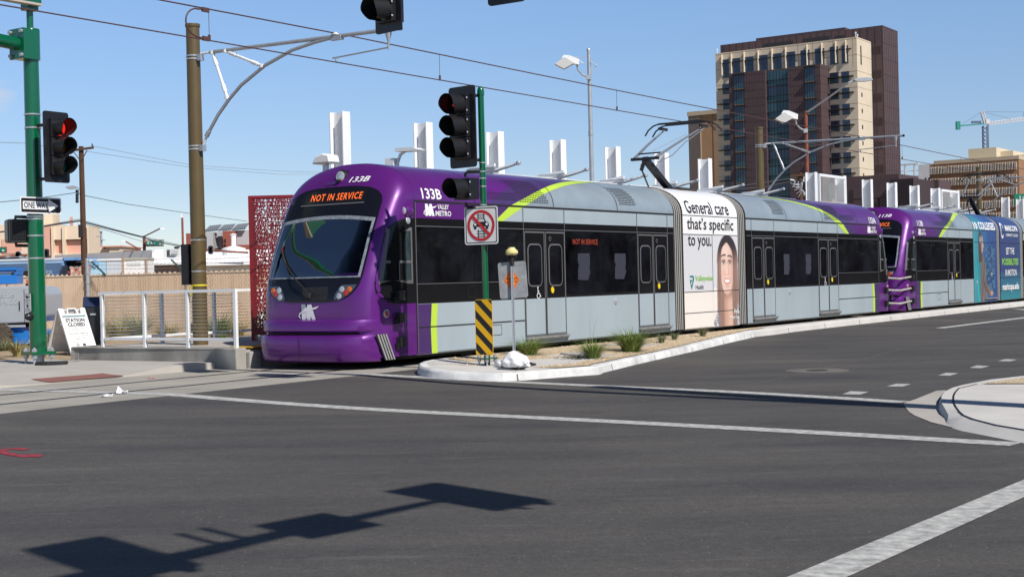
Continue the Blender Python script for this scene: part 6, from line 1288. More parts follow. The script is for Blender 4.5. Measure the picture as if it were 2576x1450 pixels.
mb = MB(); mb.box(1, 14, 0, 11.5, -2, 21.9); mb.build('wall', MAR, e); mb = MB(); mb.box(-2, 12.7, -4.1, .9, -2, 20.6); mb.build('ribbed_block', MARD, e); mb = MB(); mb.box(12, 20.6, -5.0, -3.5, -2, 20.9); mb.build('wall', MAR, e)
mb = MB()
for z in (5, 9, 13, 17): mb.box(.93, 1, .9, 11.5, z, z+.12)
for i in range(13): mb.box(-2.08, -2, -4.1+i*.4, -4.0+i*.4, -2, 20.6)
mb.box(.9, 1, 10.0, 10.8, 13, 19); mb.box(.9, 1, 4.3, 4.6, 12, 17); mb.build('ribs', mat('annex_rib', (.03, .02, .022), .7), e)
e = empty('brown_office_building', (136.11, 380, 0), 'brown office building with rows of narrow white framed windows at the right', 'building', None, ANG)
mb = MB(); mb.box(0, 40, 0, 24, -2, 30.4); mb.build('wall', mat('brown_brick', (.30, .165, .09), .9, var=.08, vscale=.3), e); mb = MB(); mb.box(-.1, 40, -.1, 22.8, 30.4, 31.4); mb.build('parapet', mat('tan_parapet', (.50, .41, .30), .9), e)
mb = MB(); mb.box(6, 30, 7.4, 15.0, 31.4, 34.5); mb.box(10, 28, -4+8, 7.4, 31.4, 33.6); mb.box(14, 30, 0.5, 4, 31.4, 32.6); mb.build('roof_house', mat('cream_stucco', (.62, .54, .39), .9), e)
WFR = mat('white_window_frame', (.66, .62, .56), .7)
for r in range(7):
    z1 = 29.75-3.35*r
    mb = MB()
    for k in range(26): y = .6+k*.905; mb.box(-.38, .02, y+.0, y+.14, z1-1.9, z1, 0); mb.box(-.10, .02, y+.14, y+.42, z1-1.9, z1, 1); mb.box(-.38, .02, y+.42, y+.5, z1-1.9, z1, 0); mb.box(-.36, .02, y, y+.5, z1-2.0, z1-1.9, 0)
    mb.build('window_row', [WFR, MUL], e)
e = empty('white_building', (139.5, 480, 0), 'small white building with an open roof frame between the towers', 'building', None, ANG)
WSTU = mat('white_stucco', (.66, .66, .66), .85, var=.05, vscale=.5)
mb = MB(); mb.box(0, 14, 1.5, 12, -2, 33.5); mb.box(0, 14, -4.5, 1.5, -2, 37); mb.build('wall', WSTU, e)
mb = MB()
for y in (3, 6.2, 9, 12): mb.box(0, .5, y-.25, y+.25, 33.5, 37.3)
mb.box(0, .5, 1.5, 12.2, 37.0, 37.6); mb.box(.2, .3, 1.5, 12, 35, 35.2); mb.build('roof_frame', WSTU, e)
for y0, y1 in ((3.6, 5.0), (7.6, 9.0), (-2.4, -1.9), (-1.2, -.7)): mb = MB(); mb.box(-.08, .2, y0, y1, 27, 32.5); mb.build('window', GLB, e)
# tower crane
cr0 = Vector((201.1, 600, 0)); e = empty('tower_crane', cr0, 'tower crane with white jib and green counterweight above the brown office', 'crane')
def lattice(mb, p, q, w_, n, m, upv, r=.09):
    p, q = Vector(p), Vector(q); d = (q-p); s = d.normalized().cross(Vector(upv)).normalized()*w_/2; u_ = s.cross(d.normalized()).normalized()*w_/2
    for i, j in ((-1, -1), (1, -1), (1, 1), (-1, 1)): mb.bar(p+s*i+u_*j, q+s*i+u_*j, r*2, r*2, m)
    for k in range(n):
        a, b = p+d*k/n, p+d*(k+1)/n
        for f_ in ((s+u_, s-u_), (s-u_, -s-u_), (-s-u_, -s+u_), (-s+u_, s+u_)): mb.bar(a+f_[0], b+f_[1], r*1.5, r*1.5, m)
        mb.bar(a+s+u_, a+s-u_, r*1.4, r*1.4, m); mb.bar(a-s+u_, a-s-u_, r*1.4, r*1.4, m)
CRB = mat('crane_blue_grey', (.10, .13, .22), .6); CRW = mat('crane_white', (.62, .63, .65), .6); CRG = mat('crane_green', (.02, .24, .20), .6)
mb = MB(); lattice(mb, (0, 0, 25), (0, 0, 61.5), 1.9, 22, 0, (0, 1, 0), .13); mb.build('mast', CRB, e)
mb = MB(); lattice(mb, (1.2, 0, 62.4), (45, 10, 67.5), 1.3, 30, 0, (0, 0, 1), .11); mb.build('jib', CRW, e); mb = MB(); mb.bar((-12.6, -3, 61.4), (0, 0, 62.4), 1.0, .5); mb.build('counter_jib', CRG, e)
mb = MB(); mb.box(-13.2, -11.6, -3.8, -2.2, 59.9, 63.3); mb.build('counterweight', CRG, e); mb = MB(); lattice(mb, (.2, 0, 62.4), (-1.2, 0, 67.6), 1.1, 5, 0, (0, 1, 0), .13); mb.build('apex', CRW, e)
mb = MB(); mb.box(.2, 1.8, -.8, .8, 62.2, 64.2); mb.build('cabin', CRW, e)
mb = MB(); mb.tube([(-1.2, 0, 67.6), (-10.5, -2.5, 62)], .06, 5); mb.tube([(-1.2, 0, 67.4), (12, 2.6, 64.4)], .06, 5); mb.tube([(-1.2, 0, 67.5), (17, 3.8, 67.3), (34, 7.6, 68)], .06, 5); mb.tube([(18, 4, 67.4), (17.4, 4, 65)], .08, 5); mb.build('tie_rods', CRB, e)
mb = MB(); mb.box(-6, -2, -1.4, -.4, 62.6, 63.5); mb.build('machinery', CRB, e)
# --- left-hand background -------------------------------------------------
cl = crop(0, 820, 4.293); cm = crop(400, 820, 4.293)
def dbox(mb, c, x0, x1, y0, y1, Y, dep, m=0, z0=None, off=0.):
    a = D(*c(x0, y0), Y); b = D(*c(x1, y1), Y); mb.box(min(a.x, b.x), max(a.x, b.x), Y-off, Y+dep, b.z if z0 is None else z0, a.z, m); return a, b
TRB = mat('faded_blue_trailer', (.30, .44, .60), .6, var=.18, vscale=1.2, stretch=(.3, 1, 1.5)); TRD = mat('trailer_rib_blue', (.12, .20, .36), .6); LBL = mat('light_blue_panel', (.42, .66, .82), .6, var=.06, vscale=.7); GRP = mat('pale_grey_panel', (.60, .64, .69), .6); WHP = mat('white_container_paint', (.82, .81, .80), .6, var=.06, vscale=.6); RST = mat('rusted_steel', (.30, .14, .05), .85, var=.55, vscale=4, col2=(.5, .45, .38)); HOL = mat('dark_inside', (.006, .006, .007), .9)
e = empty('trailer', D(*cl(500, 900), 100)*1, 'long faded blue trailer behind the tan fence at left', 'trailer', 'trailers and containers behind the fence'); org = e.location.copy(); org.z = 0; e.location = org
def loc_build(mb, name, m, e, **k):
    o = mb.build(name, m, e, **k); o.matrix_parent_inverse = Matrix.Translation(-e.location); return o
mb = MB(); dbox(mb, cl, -420, 1032, 775, 1040, 100, 2.4, 0, .9); a_ = D(*cl(0, 738), 100); mb.box(D(*cl(-420, 740), 100).x, D(*cl(1030, 740), 100).x, 99.95, 102.4, D(*cl(500, 775), 100).z, D(*cl(500, 742), 100).z, 1); loc_build(mb, 'body', [TRB, GRP], e)
mb = MB()
for i in range(9): y = 850+i*34; a = D(*cl(-420, y), 100); b = D(*cl(1028, y-26), 100); mb.box(a.x, b.x, 99.93, 99.99, b.z, b.z+.05)
loc_build(mb, 'ribs', TRD, e)
mb = MB(); pa = D(*cl(700, 1008), 99.9); pb_ = D(*cl(880, 935), 99.9); put_text(mb, 'PER', pa.x, pb_.x, pa.z, pb_.z, lambda x, y: Vector((x, 99.9, y)), 0, .02); loc_build(mb, 'lettering', mat('faded_lettering', (.24, .36, .52), .7), e)
mb = MB(); dbox(mb, cl, 330, 800, 1005, 1050, 96, .3, 0, 1.2); o = mb.build('guard_board', mat('yellowed_board', (.6, .52, .3), .8)); tag(o, 'yellowed flat board lying on the fence line in front of the blue trailer', 'board')
rnd = random.Random(3); mb = MB()
for i in range(16): a = D(*cl(140+rnd.uniform(0, 60), 1000-i*3.2), 94); b = D(*cl(420+rnd.uniform(0, 60), 1015-i*4), 94); mb.bar(a+Vector((0, rnd.uniform(0, .8), 0)), b+Vector((0, rnd.uniform(0, .8), 0)), .12, .1)
o = mb.build('scrap_pile', mat('dark_scrap', (.02, .018, .016), .9)); tag(o, 'pile of dark scrap beams in front of the blue trailer', 'scrap pile', kind='stuff')
e = empty('container', Vector((D(*cl(1240, 900), 98).x, 98, 0)), 'blue trailer seen from its open black rear end, beside the utility pole', 'container', 'trailers and containers behind the fence')
mb = MB(); dbox(mb, cl, 1030, 1058, 735, 1040, 100.1, 8, 0, .9); dbox(mb, cl, 1415, 1443, 735, 1040, 100.1, 8, 0, .9); dbox(mb, cl, 1030, 1443, 732, 765, 100.1, 8, 0, None); loc_build(mb, 'frame', [mat('bright_blue_frame', (.16, .32, .60), .6)], e); mb = MB(); dbox(mb, cl, 1058, 1415, 765, 1040, 100.8, 7, 0, .9); loc_build(mb, 'opening', HOL, e)
mb = MB(); dbox(mb, cl, 1020, 1118, 860, 1040, 99.6, .25, 0, .9); loc_build(mb, 'door', mat('dark_blue_door', (.02, .025, .045), .6), e)
e = empty('container', Vector((D(*cl(1700, 900), 99).x, 99, 0)), 'long container painted light blue and pale grey, right of the open trailer', 'container', 'trailers and containers behind the fence')
mb = MB(); dbox(mb, cl, 1440, 1758, 772, 1040, 99, 2.4, 0, .9); dbox(mb, cl, 1758, 2000, 772, 1040, 99, 2.4, 1, .9); dbox(mb, cl, 1440, 2000, 752, 772, 98.95, 2.4, 2, None); loc_build(mb, 'body', [LBL, GRP, WHP], e)
mb = MB(); c_ = D(*cl(1560, 835), 98.9); mb.face([(c_.x+x*.45, 98.9, c_.z+y*.45) for x, y in ((-.9, 0), (-.5, .5), (.1, .75), (.6, .4), (.8, -.1), (.4, -.2), (.1, -.55), (-.3, -.3))]); loc_build(mb, 'painted_mark', mat('faded_blue_mark', (.22, .47, .70), .7), e)
e = empty('container', Vector((D(*cl(2200, 900), 97).x, 97, 0)), 'white container with a rusty corner post right of the pale blue one', 'container', 'trailers and containers behind the fence')
mb = MB(); dbox(mb, cl, 2045, 2402, 760, 1040, 97, 2.4, 0, .9); dbox(mb, cl, 2010, 2402, 733, 760, 96.95, 2.4, 2, None); loc_build(mb, 'body', [WHP, GRP, mat('dull_cream_rail', (.4, .39, .33), .8)], e); mb = MB(); dbox(mb, cl, 2005, 2046, 735, 1040, 96.9, .4, 0, .9); dbox(mb, cl, 2396, 2412, 740, 1040, 96.9, .4, 0, .9); loc_build(mb, 'corner_post', RST, e)
mb = MB(); dbox(mb, cl, 2105, 2320, 810, 860, 96.98, .1, 0, None, .0); loc_build(mb, 'painted_over_patch', mat('patch_grey', (.62, .64, .65), .6), e)
# banner
by = 94.5; mb = MB(); nb = 16; g = []
for i in range(nb+1):
    t = i/nb; xx = 1145+358*t; top = 872+(-14 if t > .55 else 0)+55*math.exp(-((t-.30)/.16)**2); bot = 1036
    for j in range(9): y = top+(bot-top)*j/8; p = D(*cl(xx, y), by); g.append(p+Vector((0, .25*sin(t*9+j*.3), 0)))
fs_ = [(i*9+j, i*9+j+1, (i+1)*9+j+1, (i+1)*9+j) for i in range(nb) for j in range(8)]; mb.add(g, fs_, 0); mb.m = [1 if (k % 8) < 2 else 0 for k in range(len(fs_))]
bn_ = mb.build('banner', [mat('cream_banner_cloth', (.62, .55, .44), .9), mat('red_banner_band', (.58, .09, .06), .9)]); tag(bn_, 'sagging red and cream PRIVATE PROPERTY banner behind the fence at the utility pole', 'banner')
mb = MB(); fB = lambda x, y: D(*cl(x, y), by-.4)
put_text(mb, 'PRIVATE PROPERTY', 1150, 1498, 915, 872, fB, 1, .02); put_text(mb, 'NO TRESPASSING', 1120, 1500, 995, 945, fB, 0, .02); put_text(mb, 'ENTERING', 1160, 1490, 1036, 1015, fB, 0, .02); loc_build(mb, 'lettering', [mat('red_banner_text', (.5, .10, .08), .9), mat('cream_banner_text', (.65, .6, .5), .9)], bn_)
# white flat-roofed building
WS2 = mat('whitewashed_wall', (.82, .815, .81), .9, var=.06, vscale=.5); GSW = mat('grey_stucco_wall', (.62, .60, .59), .9, var=.08, vscale=.5); PKW = mat('pinkish_wall', (.36, .27, .25), .9); TAN = mat('tan_soffit', (.42, .33, .24), .9)
e = empty('low_white_building', Vector((D(*cm(900, 700), 118).x, 118, 0)), 'long low whitewashed building with flat roofs behind the fence', 'building')
mb = MB(); a = D(*cl(900, 690), 118); b = D(*cm(790, 600), 112); c_ = D(*cm(945, 592), 112)
mb.add([(a.x, 118, 0), (b.x, 112, 0), (b.x, 112, b.z), (a.x, 118, a.z)], [(0, 1, 2, 3)], 1); mb.add([(b.x, 112, 0), (c_.x, 112.6, 0), (c_.x, 112.6, c_.z), (b.x, 112, b.z)], [(0, 1, 2, 3)], 0)
mb.add([(c_.x, 112.6, 0), (c_.x+2, 126, 0), (c_.x+2, 126, c_.z), (c_.x, 112.6, c_.z)], [(0, 1, 2, 3)], 0); mb.add([(a.x, 118, a.z), (b.x, 112, b.z), (c_.x, 112.6, c_.z), (c_.x+2, 126, c_.z), (a.x, 128, a.z)], [(0, 1, 2, 3, 4)], 0)
dbox(mb, cm, 905, 1420, 733, 822, 110, 14, 0, 1.0); dbox(mb, cm, 1420, 2700, 700, 822, 108, 20, 0, 1.0); dbox(mb, cm, 1660, 2700, 640, 700, 116, 20, 0, 1.0); dbox(mb, cm, 2200, 2700, 600, 640, 122, 20, 0, 1.0)
dbox(mb, cm, 690, 1310, 858, 1010, 109.9, .5, 2, .0); dbox(mb, cm, 1310, 1765, 858, 1010, 109.9, .5, 2, .0); dbox(mb, cm, 1765, 2700, 862, 1010, 109.9, .5, 3, .0)
loc_build(mb, 'wall', [WS2, GSW, PKW, TAN], e)
mb = MB(); dbox(mb, cm, 685, 1320, 820, 838, 108.2, 2.2, 0); dbox(mb, cm, 1310, 2700, 820, 836, 106.6, 3.8, 0); loc_build(mb, 'eave', WS2, e); mb = MB(); dbox(mb, cm, 690, 1318, 838, 850, 108.6, 1.8, 0); dbox(mb, cm, 1770, 2700, 836, 850, 107, 3, 0); loc_build(mb, 'fascia', TAN, e)
mb = MB(); dbox(mb, cm, 1765, 2700, 915, 960, 109.7, .3, 0); loc_build(mb, 'cream_dado', mat('cream_wall_band', (.60, .48, .33), .9), e)
e = empty('rooftop_air_conditioner', Vector((D(*cm(1150, 700), 111).x, 111, 0)), 'grey-white air conditioner unit on the low white roof left of the brown pole', 'air conditioner')
mb = MB(); dbox(mb, cm, 1030, 1215, 590, 735, 111, 2.2); dbox(mb, cm, 1200, 1310, 575, 735, 111.6, 2); loc_build(mb, 'casing', mat('pale_grey_casing', (.55, .55, .53), .7), e); mb = MB()
for i in range(4): dbox(mb, cm, 1034+i*14, 1042+i*14, 597, 715, 110.95, .1)
loc_build(mb, 'louvres', MUL, e); mb = MB(); dbox(mb, cm, 1118, 1190, 610, 668, 110.5, .5); loc_build(mb, 'duct', mat('duct_grey', (.42, .42, .42), .6), e); mb = MB(); dbox(mb, cm, 1155, 1218, 545, 578, 111.5, .6); loc_build(mb, 'fan_box', SBLK, e)
e = empty('roof_vent', Vector((D(*cm(2140, 610), 112).x, 112, 0)), 'round white turbine vent on the low white roof beside the art screen', 'roof vent'); vz = D(*cm(2140, 640), 112).z
mb = MB(); mb.lathe([(.9, vz-.6), (.9, vz), (.95, vz+.3), (.2, vz+.5), (.2, vz+1.3), (.3, vz+1.4), (.001, vz+1.5)], (0, 0, 0), 16); mb.build('vent', WS2, e)
# pink and tan building
TNW = mat('tan_stucco', (.74, .60, .45), .9, var=.05, vscale=.3); PNK = mat('salmon_panel', (.70, .38, .29), .9, var=.06, vscale=.3)
e = empty('pink_building', Vector((D(*cl(900, 500), 180).x, 180, 0)), 'tan and salmon pink block building beyond the trailers at left', 'building')
mb = MB(); dbox(mb, cl, 840, 1466, 215, 420, 180, 5, 0); dbox(mb, cl, -300, 870, 195, 720, 181.0, 6, 0, -1); dbox(mb, cl, 1020, 1078, 210, 720, 179.7, 4, 0, -1); dbox(mb, cl, 838, 882, 210, 720, 179.6, 4, 0, -1); dbox(mb, cl, 1432, 1470, 210, 720, 179.7, 5, 0, -1); dbox(mb, cl, 838, 1470, 660, 720, 179.9, 4, 0, -1)
a = D(*cl(600, 60), 186); b = D(*cl(870, 210), 186); mb.add([(x, y, z) for y in (186, 189) for x, z in ((a.x, b.z), (b.x, b.z), (b.x, b.z+2.5), (b.x-1.2, a.z), (a.x, a.z))], [(0, 1, 2, 3, 4), (5, 9, 8, 7, 6), (3, 2, 7, 8), (4, 3, 8, 9), (2, 1, 6, 7)]); loc_build(mb, 'wall', TNW, e)
for x0, x1, y0, y1 in ((882, 1020, 430, 660), (1078, 1432, 430, 660)):
    mb = MB(); dbox(mb, cl, x0, x1, y0, y1, 180.6, 2); loc_build(mb, 'panel', PNK, e); mb = MB(); dbox(mb, cl, x0, x1, y0-12, y0+6, 180.3, .5); loc_build(mb, 'awning', MUL, e)
for x0, x1, y0, y1 in ((700, 838, 213, 690), (22, 360, 425, 655)): mb = MB(); dbox(mb, cl, x0, x1, y0, y1, 179.85 if x0 > 500 else 180.9, 1.0); loc_build(mb, 'panel', PNK, e)
e = empty('cream_roof_house', Vector((D(*cl(1800, 590), 140).x, 140, 0)), 'small cream roof-top block above the low white building', 'building'); mb = MB(); dbox(mb, cl, 1650, 1800, 545, 720, 142, 8, 1, .0); dbox(mb, cl, 1800, 1982, 540, 720, 141, 8, 0, .0); loc_build(mb, 'wall', [mat('cream_stucco_b', (.66, .54, .40), .9), TNW], e); mb = MB(); dbox(mb, cl, 1645, 1990, 534, 546, 140.7, 8.6); loc_build(mb, 'coping', PNK, e); mb = MB(); dbox(mb, cl, 1712, 1735, 560, 578, 141.9, .3); loc_build(mb, 'vent', MUL, e)
# modern grey and red building with solar panels
e = empty('modern_block', Vector((D(*cm(1900, 500), 250).x, 250, 0)), 'grey and brick red modern building with rooftop solar panels left of the art screen', 'building'); GRY = mat('light_grey_render', (.44, .45, .46), .85, var=.05, vscale=.2); BRK = mat('brick_red_render', (.30, .085, .055), .85, var=.06, vscale=.3); GRD = mat('mid_grey_render', (.30, .31, .33), .85); OLV = mat('olive_grey_panel', (.36, .37, .34), .8)
mb = MB(); dbox(mb, cm, 1690, 1810, 315, 900, 250, 25, 0, -1); dbox(mb, cm, 1640, 1960, 305, 900, 254, 25, 0, -1); dbox(mb, cm, 2145, 2500, 280, 900, 252, 25, 0, -1); dbox(mb, cm, 1650, 1700, 380, 900, 252, 25, 2, -1); dbox(mb, cm, 1800, 1955, 375, 640, 253.4, 2, 2); dbox(mb, cm, 1810, 1880, 385, 630, 253.2, 2, 3); loc_build(mb, 'wall', [GRY, BRK, GRD, OLV], e)
mb = MB(); dbox(mb, cm, 1958, 2146, 286, 900, 249, 25, 0, -1); dbox(mb, cm, 1350, 1500, 328, 900, 249, 25, 0, -1); dbox(mb, cm, 2130, 2500, 520, 900, 247, 8, 0, -1); loc_build(mb, 'red_volume', BRK, e)
mb = MB(); 
for y in (425, 450, 465, 500, 520, 535): dbox(mb, cm, 1975, 2012, y, y+8, 248.9, .2)
loc_build(mb, 'window', MUL, e)
SOL = mat('solar_panel_blue', (.03, .05, .085), .12, spec=.7)
for k in range(3):
    x0 = 1655+k*228; mb = MB(); a = D(*cm(x0, 303-k*12), 251); b = D(*cm(x0+215, 275-k*12), 251); q = [(a.x, 251, a.z), (b.x, 251, a.z+.15), (b.x+.6, 252, a.z+1.15), (a.x+.9, 252, a.z+1.0)]
    mb.add(q+[(x, y, z+.12) for x, y, z in q], [(3, 2, 1, 0), (4, 5, 6, 7), (0, 1, 5, 4), (1, 2, 6, 5), (2, 3, 7, 6), (3, 0, 4, 7)])
    loc_build(mb, 'solar_array', SOL, e)
    mb = MB()
    for i in range(7): t = i/6; p = Vector(q[0]).lerp(Vector(q[1]), t); r_ = Vector(q[3]).lerp(Vector(q[2]), t); mb.bar(p+Vector((0, -.02, .15)), r_+Vector((0, 0, .15)), .12, .08)
    loc_build(mb, 'solar_frame', GRD, e)
# --- poles and wires
def Vp(u, v, Y): return D(u, v, Y)
def pole_thing(name, u, vtop, Y, r0, r1, m, label, cat, group=None, ub=None):
    t = D(u, vtop, Y); e = empty(name, (t.x, Y, 0), label, cat, group); mb = MB(); mb.tube([(0, 0, -.2), (0, 0, t.z*.5), (0, 0, t.z)], [r0, (r0+r1)/2, r1], 14); mb.build('pole', m, e, smooth=True); return e
def part_at(e, mb, name, m, **k): o = mb.build(name, m, e, **k); o.matrix_parent_inverse = Matrix.Translation(-e.location); return o
e = pole_thing('utility_pole', 204, 368, 90, .20, .15, WOOD, 'brown timber utility pole with a crossarm rising in front of the trailers', 'utility pole', 'timber utility poles')
mb = MB(); mb.bar(Vp(176, 379, 89.8), Vp(235.5, 371, 89.8), .12, .14); mb.bar(Vp(186, 383, 89.75), Vp(199, 400, 89.75), .05, .05); mb.bar(Vp(219, 378, 89.75), Vp(206, 402, 89.75), .05, .05); part_at(e, mb, 'crossarm', WOOD)
mb = MB(); p = Vp(232, 366, 89.8); mb.lathe([(.03, 0), (.06, .03), (.03, .08), (.06, .12), (.03, .17)], p-Vector((0, 0, .05)), 8)
for v in (481, 490, 498, 506): p = Vp(194, v, 89.7); mb.lathe([(.09, -.1), (.11, 0), (.09, .1)], p, 10)
part_at(e, mb, 'insulator', SBLK)
mb = MB(); mb.tube([Vp(200, 476, 89.7), Vp(194, 471, 89.5), Vp(188, 470, 89.3)], .03, 6); a = Vp(178, 472, 89.2); mb.slab([(-.32, 0), (-.2, .1), (.2, .13), (.32, .06), (.3, -.06), (-.1, -.1)], lambda x, y, d: Vector((a.x+x, a.y+d, a.z+y)), -.12, .12); part_at(e, mb, 'street_lamp', GALV)
mb = MB(); p = Vp(202, 575, 89.6); mb.box(p.x-.1, p.x+.1, 89.5, 89.8, p.z-.55, p.z+.25); part_at(e, mb, 'meter_box', MUL)
e = pole_thing('floodlight_mast', 1481, 126, 65, .125, .085, GALV, 'grey galvanised mast with a hooded floodlight rising behind the leading train', 'light mast', 'floodlight masts')
mb = MB(); mb.lathe([(.115, -.2), (.115, 0), (.09, .03)], Vp(1486, 330, 65), 12); mb.lathe([(.10, 0), (.08, .06), (.001, .09)], Vp(1480.5, 126, 65), 12); part_at(e, mb, 'collar', GALV, smooth=True)
def flood(e, tip, root, k=1.):
    mb = MB(); r_ = Vector(root); mb.tube([r_, r_+Vector((-.28*k, -.1, .12*k)), r_+Vector((-.5*k, -.2, .34*k)), r_+Vector((-.55*k, -.22, .65*k))], .045*k, 8); mb.bar(r_+Vector((-.1, 0, 0)), r_+Vector((.12, 0, 0)), .2*k, .2*k); part_at(e, mb, 'bracket', GALV, smooth=True)
    h = r_+Vector((-.55*k, -.22, .75*k)); F_ = lambda x, y, d: h+Vector((x*k, d*k, y*k))
    mb = MB(); mb.slab([(.1, -.18), (.12, .08), (-.35, .28), (-.62, .30), (-.72, .16), (-.15, -.12)], F_, -.16, .16); part_at(e, mb, 'lamp_head', WSTEEL)
    mb = MB(); mb.add([F_(x, y, d) for x, y, d in ((-.6, .2, -.2), (-.6, .2, .2), (-1.05, -.12, .2), (-1.05, -.12, -.2), (-.12, -.1, -.2), (-.12, -.1, .2), (-.62, -.36, .2), (-.62, -.36, -.2))], [(0, 1, 2, 3), (0, 3, 7, 4), (1, 2, 6, 5), (2, 3, 7, 6)]); o = part_at(e, mb, 'hood', mat('pale_hood', (.55, .55, .54), .5)); o.modifiers.new('s', 'SOLIDIFY').thickness = .02
flood(e, None, Vp(1480, 195, 64.9), .95)
mb = MB()
for a, b in (((1472, 143), (1445, 144)), ((1445, 144), (1468, 160)), ((1485, 155), (1503, 166)), ((1503, 160), (1487, 186))): mb.tube([Vp(*a, 64.9), Vp(*b, 64.8)], .018, 5)
part_at(e, mb, 'loose_cable', GALV)
e = pole_thing('floodlight_mast', 2027, 279, 85, .14, .10, RUST, 'rust-streaked mast with a long lamp arm and hooded floodlight before the tower', 'light mast', 'floodlight masts')
mb = MB(); mb.tube([Vp(2031, 282, 84.9), Vp(2085, 245, 84), Vp(2135, 208, 83), Vp(2150, 203, 83)], .06, 8); part_at(e, mb, 'lamp_arm', GALV, smooth=True)
mb = MB(); a = Vp(2172, 201, 83); mb.slab([(-.6, 0), (-.5, .1), (.2, .12), (.5, .06), (.5, -.04), (.1, -.1), (-.4, -.08)], lambda x, y, d: Vector((a.x+x, a.y+d, a.z+y)), -.16, .16); part_at(e, mb, 'lamp_head', GALV); flood(e, None, Vp(2026, 329, 84.9), 1.15)
e = pole_thing('utility_pole', 2012, 434, 100, .2, .16, WOOD, 'timber utility pole tangled with fittings in front of the dark tower', 'utility pole', 'timber utility poles')
mb = MB(); mb.bar(Vp(1987, 443, 99.8), Vp(2034, 438, 99.8), .14, .16); part_at(e, mb, 'crossarm', WOOD); rnd = random.Random(4); mb = MB()
for i in range(9): a = Vp(1993+rnd.uniform(0, 30), 450+rnd.uniform(0, 35), 99.5); mb.tube([a, a+Vector((rnd.uniform(-.5, .5), 0, rnd.uniform(-.5, .1)))], .05, 6)
for i in range(5): a = Vp(2030-i*2, 443, 99.6); b = Vp(1988+i*5, 460+i*9, 99.4); mb.tube([a, (a+b)/2+Vector((0, 0, -.4)), b], .02, 5)
part_at(e, mb, 'fittings', GALV)
e = pole_thing('sign_mast', 2550, 560, 90, .16, .14, RUST, 'rust red mast carrying a green street sign at the right edge', 'sign mast', 'rust red signal masts')
mb = MB(); mb.tube([Vp(2551, 575, 89.9), Vp(2590, 556, 88)], .05, 6); part_at(e, mb, 'arm', RUST)
pl = lambda x, y, Y=89.6: D(x, y, Y)
mb = MB(); a = pl(2553, 515); b = pl(2618, 486); mb.box(a.x, b.x, 89.6, 89.8, a.z, b.z); o = mb.build('street_name_sign', SGG); tag(o, 'green street sign beginning Lin cut by the right edge', 'street sign', 'green street name signs'); mb = MB(); p0_ = pl(2566, 507, 89.5); p1_ = pl(2612, 491, 89.5); put_text(mb, 'Lincoln', p0_.x, p1_.x, p0_.z, p1_.z, lambda x, y: Vector((x, 89.55, y)), 0, .01); o2 = mb.build('lettering', SGW, o)
# rust masts and street lamps at left
e = pole_thing('sign_mast', cm(660, 0)[0], cm(0, 365)[1], 130, .17, .13, RUST, 'rust red mast with a lamp arm carrying the 1st Ave. sign', 'sign mast', 'rust red signal masts')
mb = MB(); mb.tube([Vp(*cm(660, 378), 130), Vp(*cm(800, 310), 129), Vp(*cm(930, 245), 128)], .06, 6); part_at(e, mb, 'lamp_arm', RUST); mb = MB(); a, b = dbox(mb, cm, 925, 1002, 238, 260, 127.8, .3); part_at(e, mb, 'lamp_head', WSTEEL)
mb = MB(); dbox(mb, cm, 672, 982, 437, 538, 129.5, .15, 0); dbox(mb, cm, 690, 972, 448, 522, 129.3, .15, 1); dbox(mb, cm, 696, 966, 453, 517, 129.25, .1, 2); sg_ = mb.build('street_name_sign', [RUST, SGW, SGG]); tag(sg_, 'green 1st Ave. street sign in a rust red frame above the low white building', 'street sign', 'green street name signs')
mb = MB(); fS = lambda x, y: D(*cm(x, y), 129.1); put_text(mb, '1', 718, 734, 503, 466, fS, 0, .03); put_text(mb, 'st', 737, 756, 485, 466, fS, 0, .02); put_text(mb, 'Ave.', 764, 850, 503, 468, fS, 0, .03); mb.face([fS(*p) for p in disc(927, 497, 16, 14)], 0); mb.face([D(*cm(*p), 129.0) for p in disc(927, 497, 9, 12)], 1); loc_build(mb, 'lettering', [SGW, RUST], sg_)
e = pole_thing('street_lamp', cm(565, 0)[0], cm(0, 562)[1], 128, .13, .12, RUST, 'low street lamp with a long rust red arm leaning left above the white roof', 'street lamp')
mb = MB(); mb.tube([Vp(*cm(563, 580), 128), Vp(*cm(345, 455), 127)], .06, 6); part_at(e, mb, 'lamp_arm', RUST); mb = MB(); dbox(mb, cm, 290, 348, 448, 464, 126.8, .3); part_at(e, mb, 'lamp_head', WSTEEL); mb = MB(); dbox(mb, cm, 315, 575, 612, 628, 127.8, .3); part_at(e, mb, 'signal_arm', RUST)
e = pole_thing('antenna_mast', cm(1290, 0)[0], cm(0, 70)[1], 120, .12, .09, RUST, 'thin rust red mast with a white antenna, left of the brown catenary pole', 'antenna mast'); mb = MB(); dbox(mb, cm, 1268, 1292, 8, 68, 119.9, .3); dbox(mb, cm, 1292, 1302, 0, 15, 119.9, .2); part_at(e, mb, 'antenna', WSTEEL)
e = pole_thing('steel_utility_pole', cl(1668, 0)[0], cl(0, 292)[1], 170, .16, .12, GALV, 'distant thin grey utility pole with small crossarms above the cream roof block', 'utility pole'); mb = MB()
for y, x0, x1 in ((296, 1628, 1690), (380, 1585, 1668), (437, 1668, 1728)): mb.bar(Vp(*cl(x0, y), 169.8), Vp(*cl(x1, y), 169.8), .12, .12)
part_at(e, mb, 'crossarm', GALV)
e = empty('roof_sign', Vector((D(*cl(1165, 130), 190).x, 190, 0)), 'slim salmon vertical sign post on top of the pink building', 'roof sign'); mb = MB(); dbox(mb, cl, 1148, 1182, 58, 230, 190, .6); loc_build(mb, 'post', PNK, e); mb = MB(); dbox(mb, cl, 1242, 1268, 130, 205, 190, .5); loc_build(mb, 'antenna', WSTEEL, e)
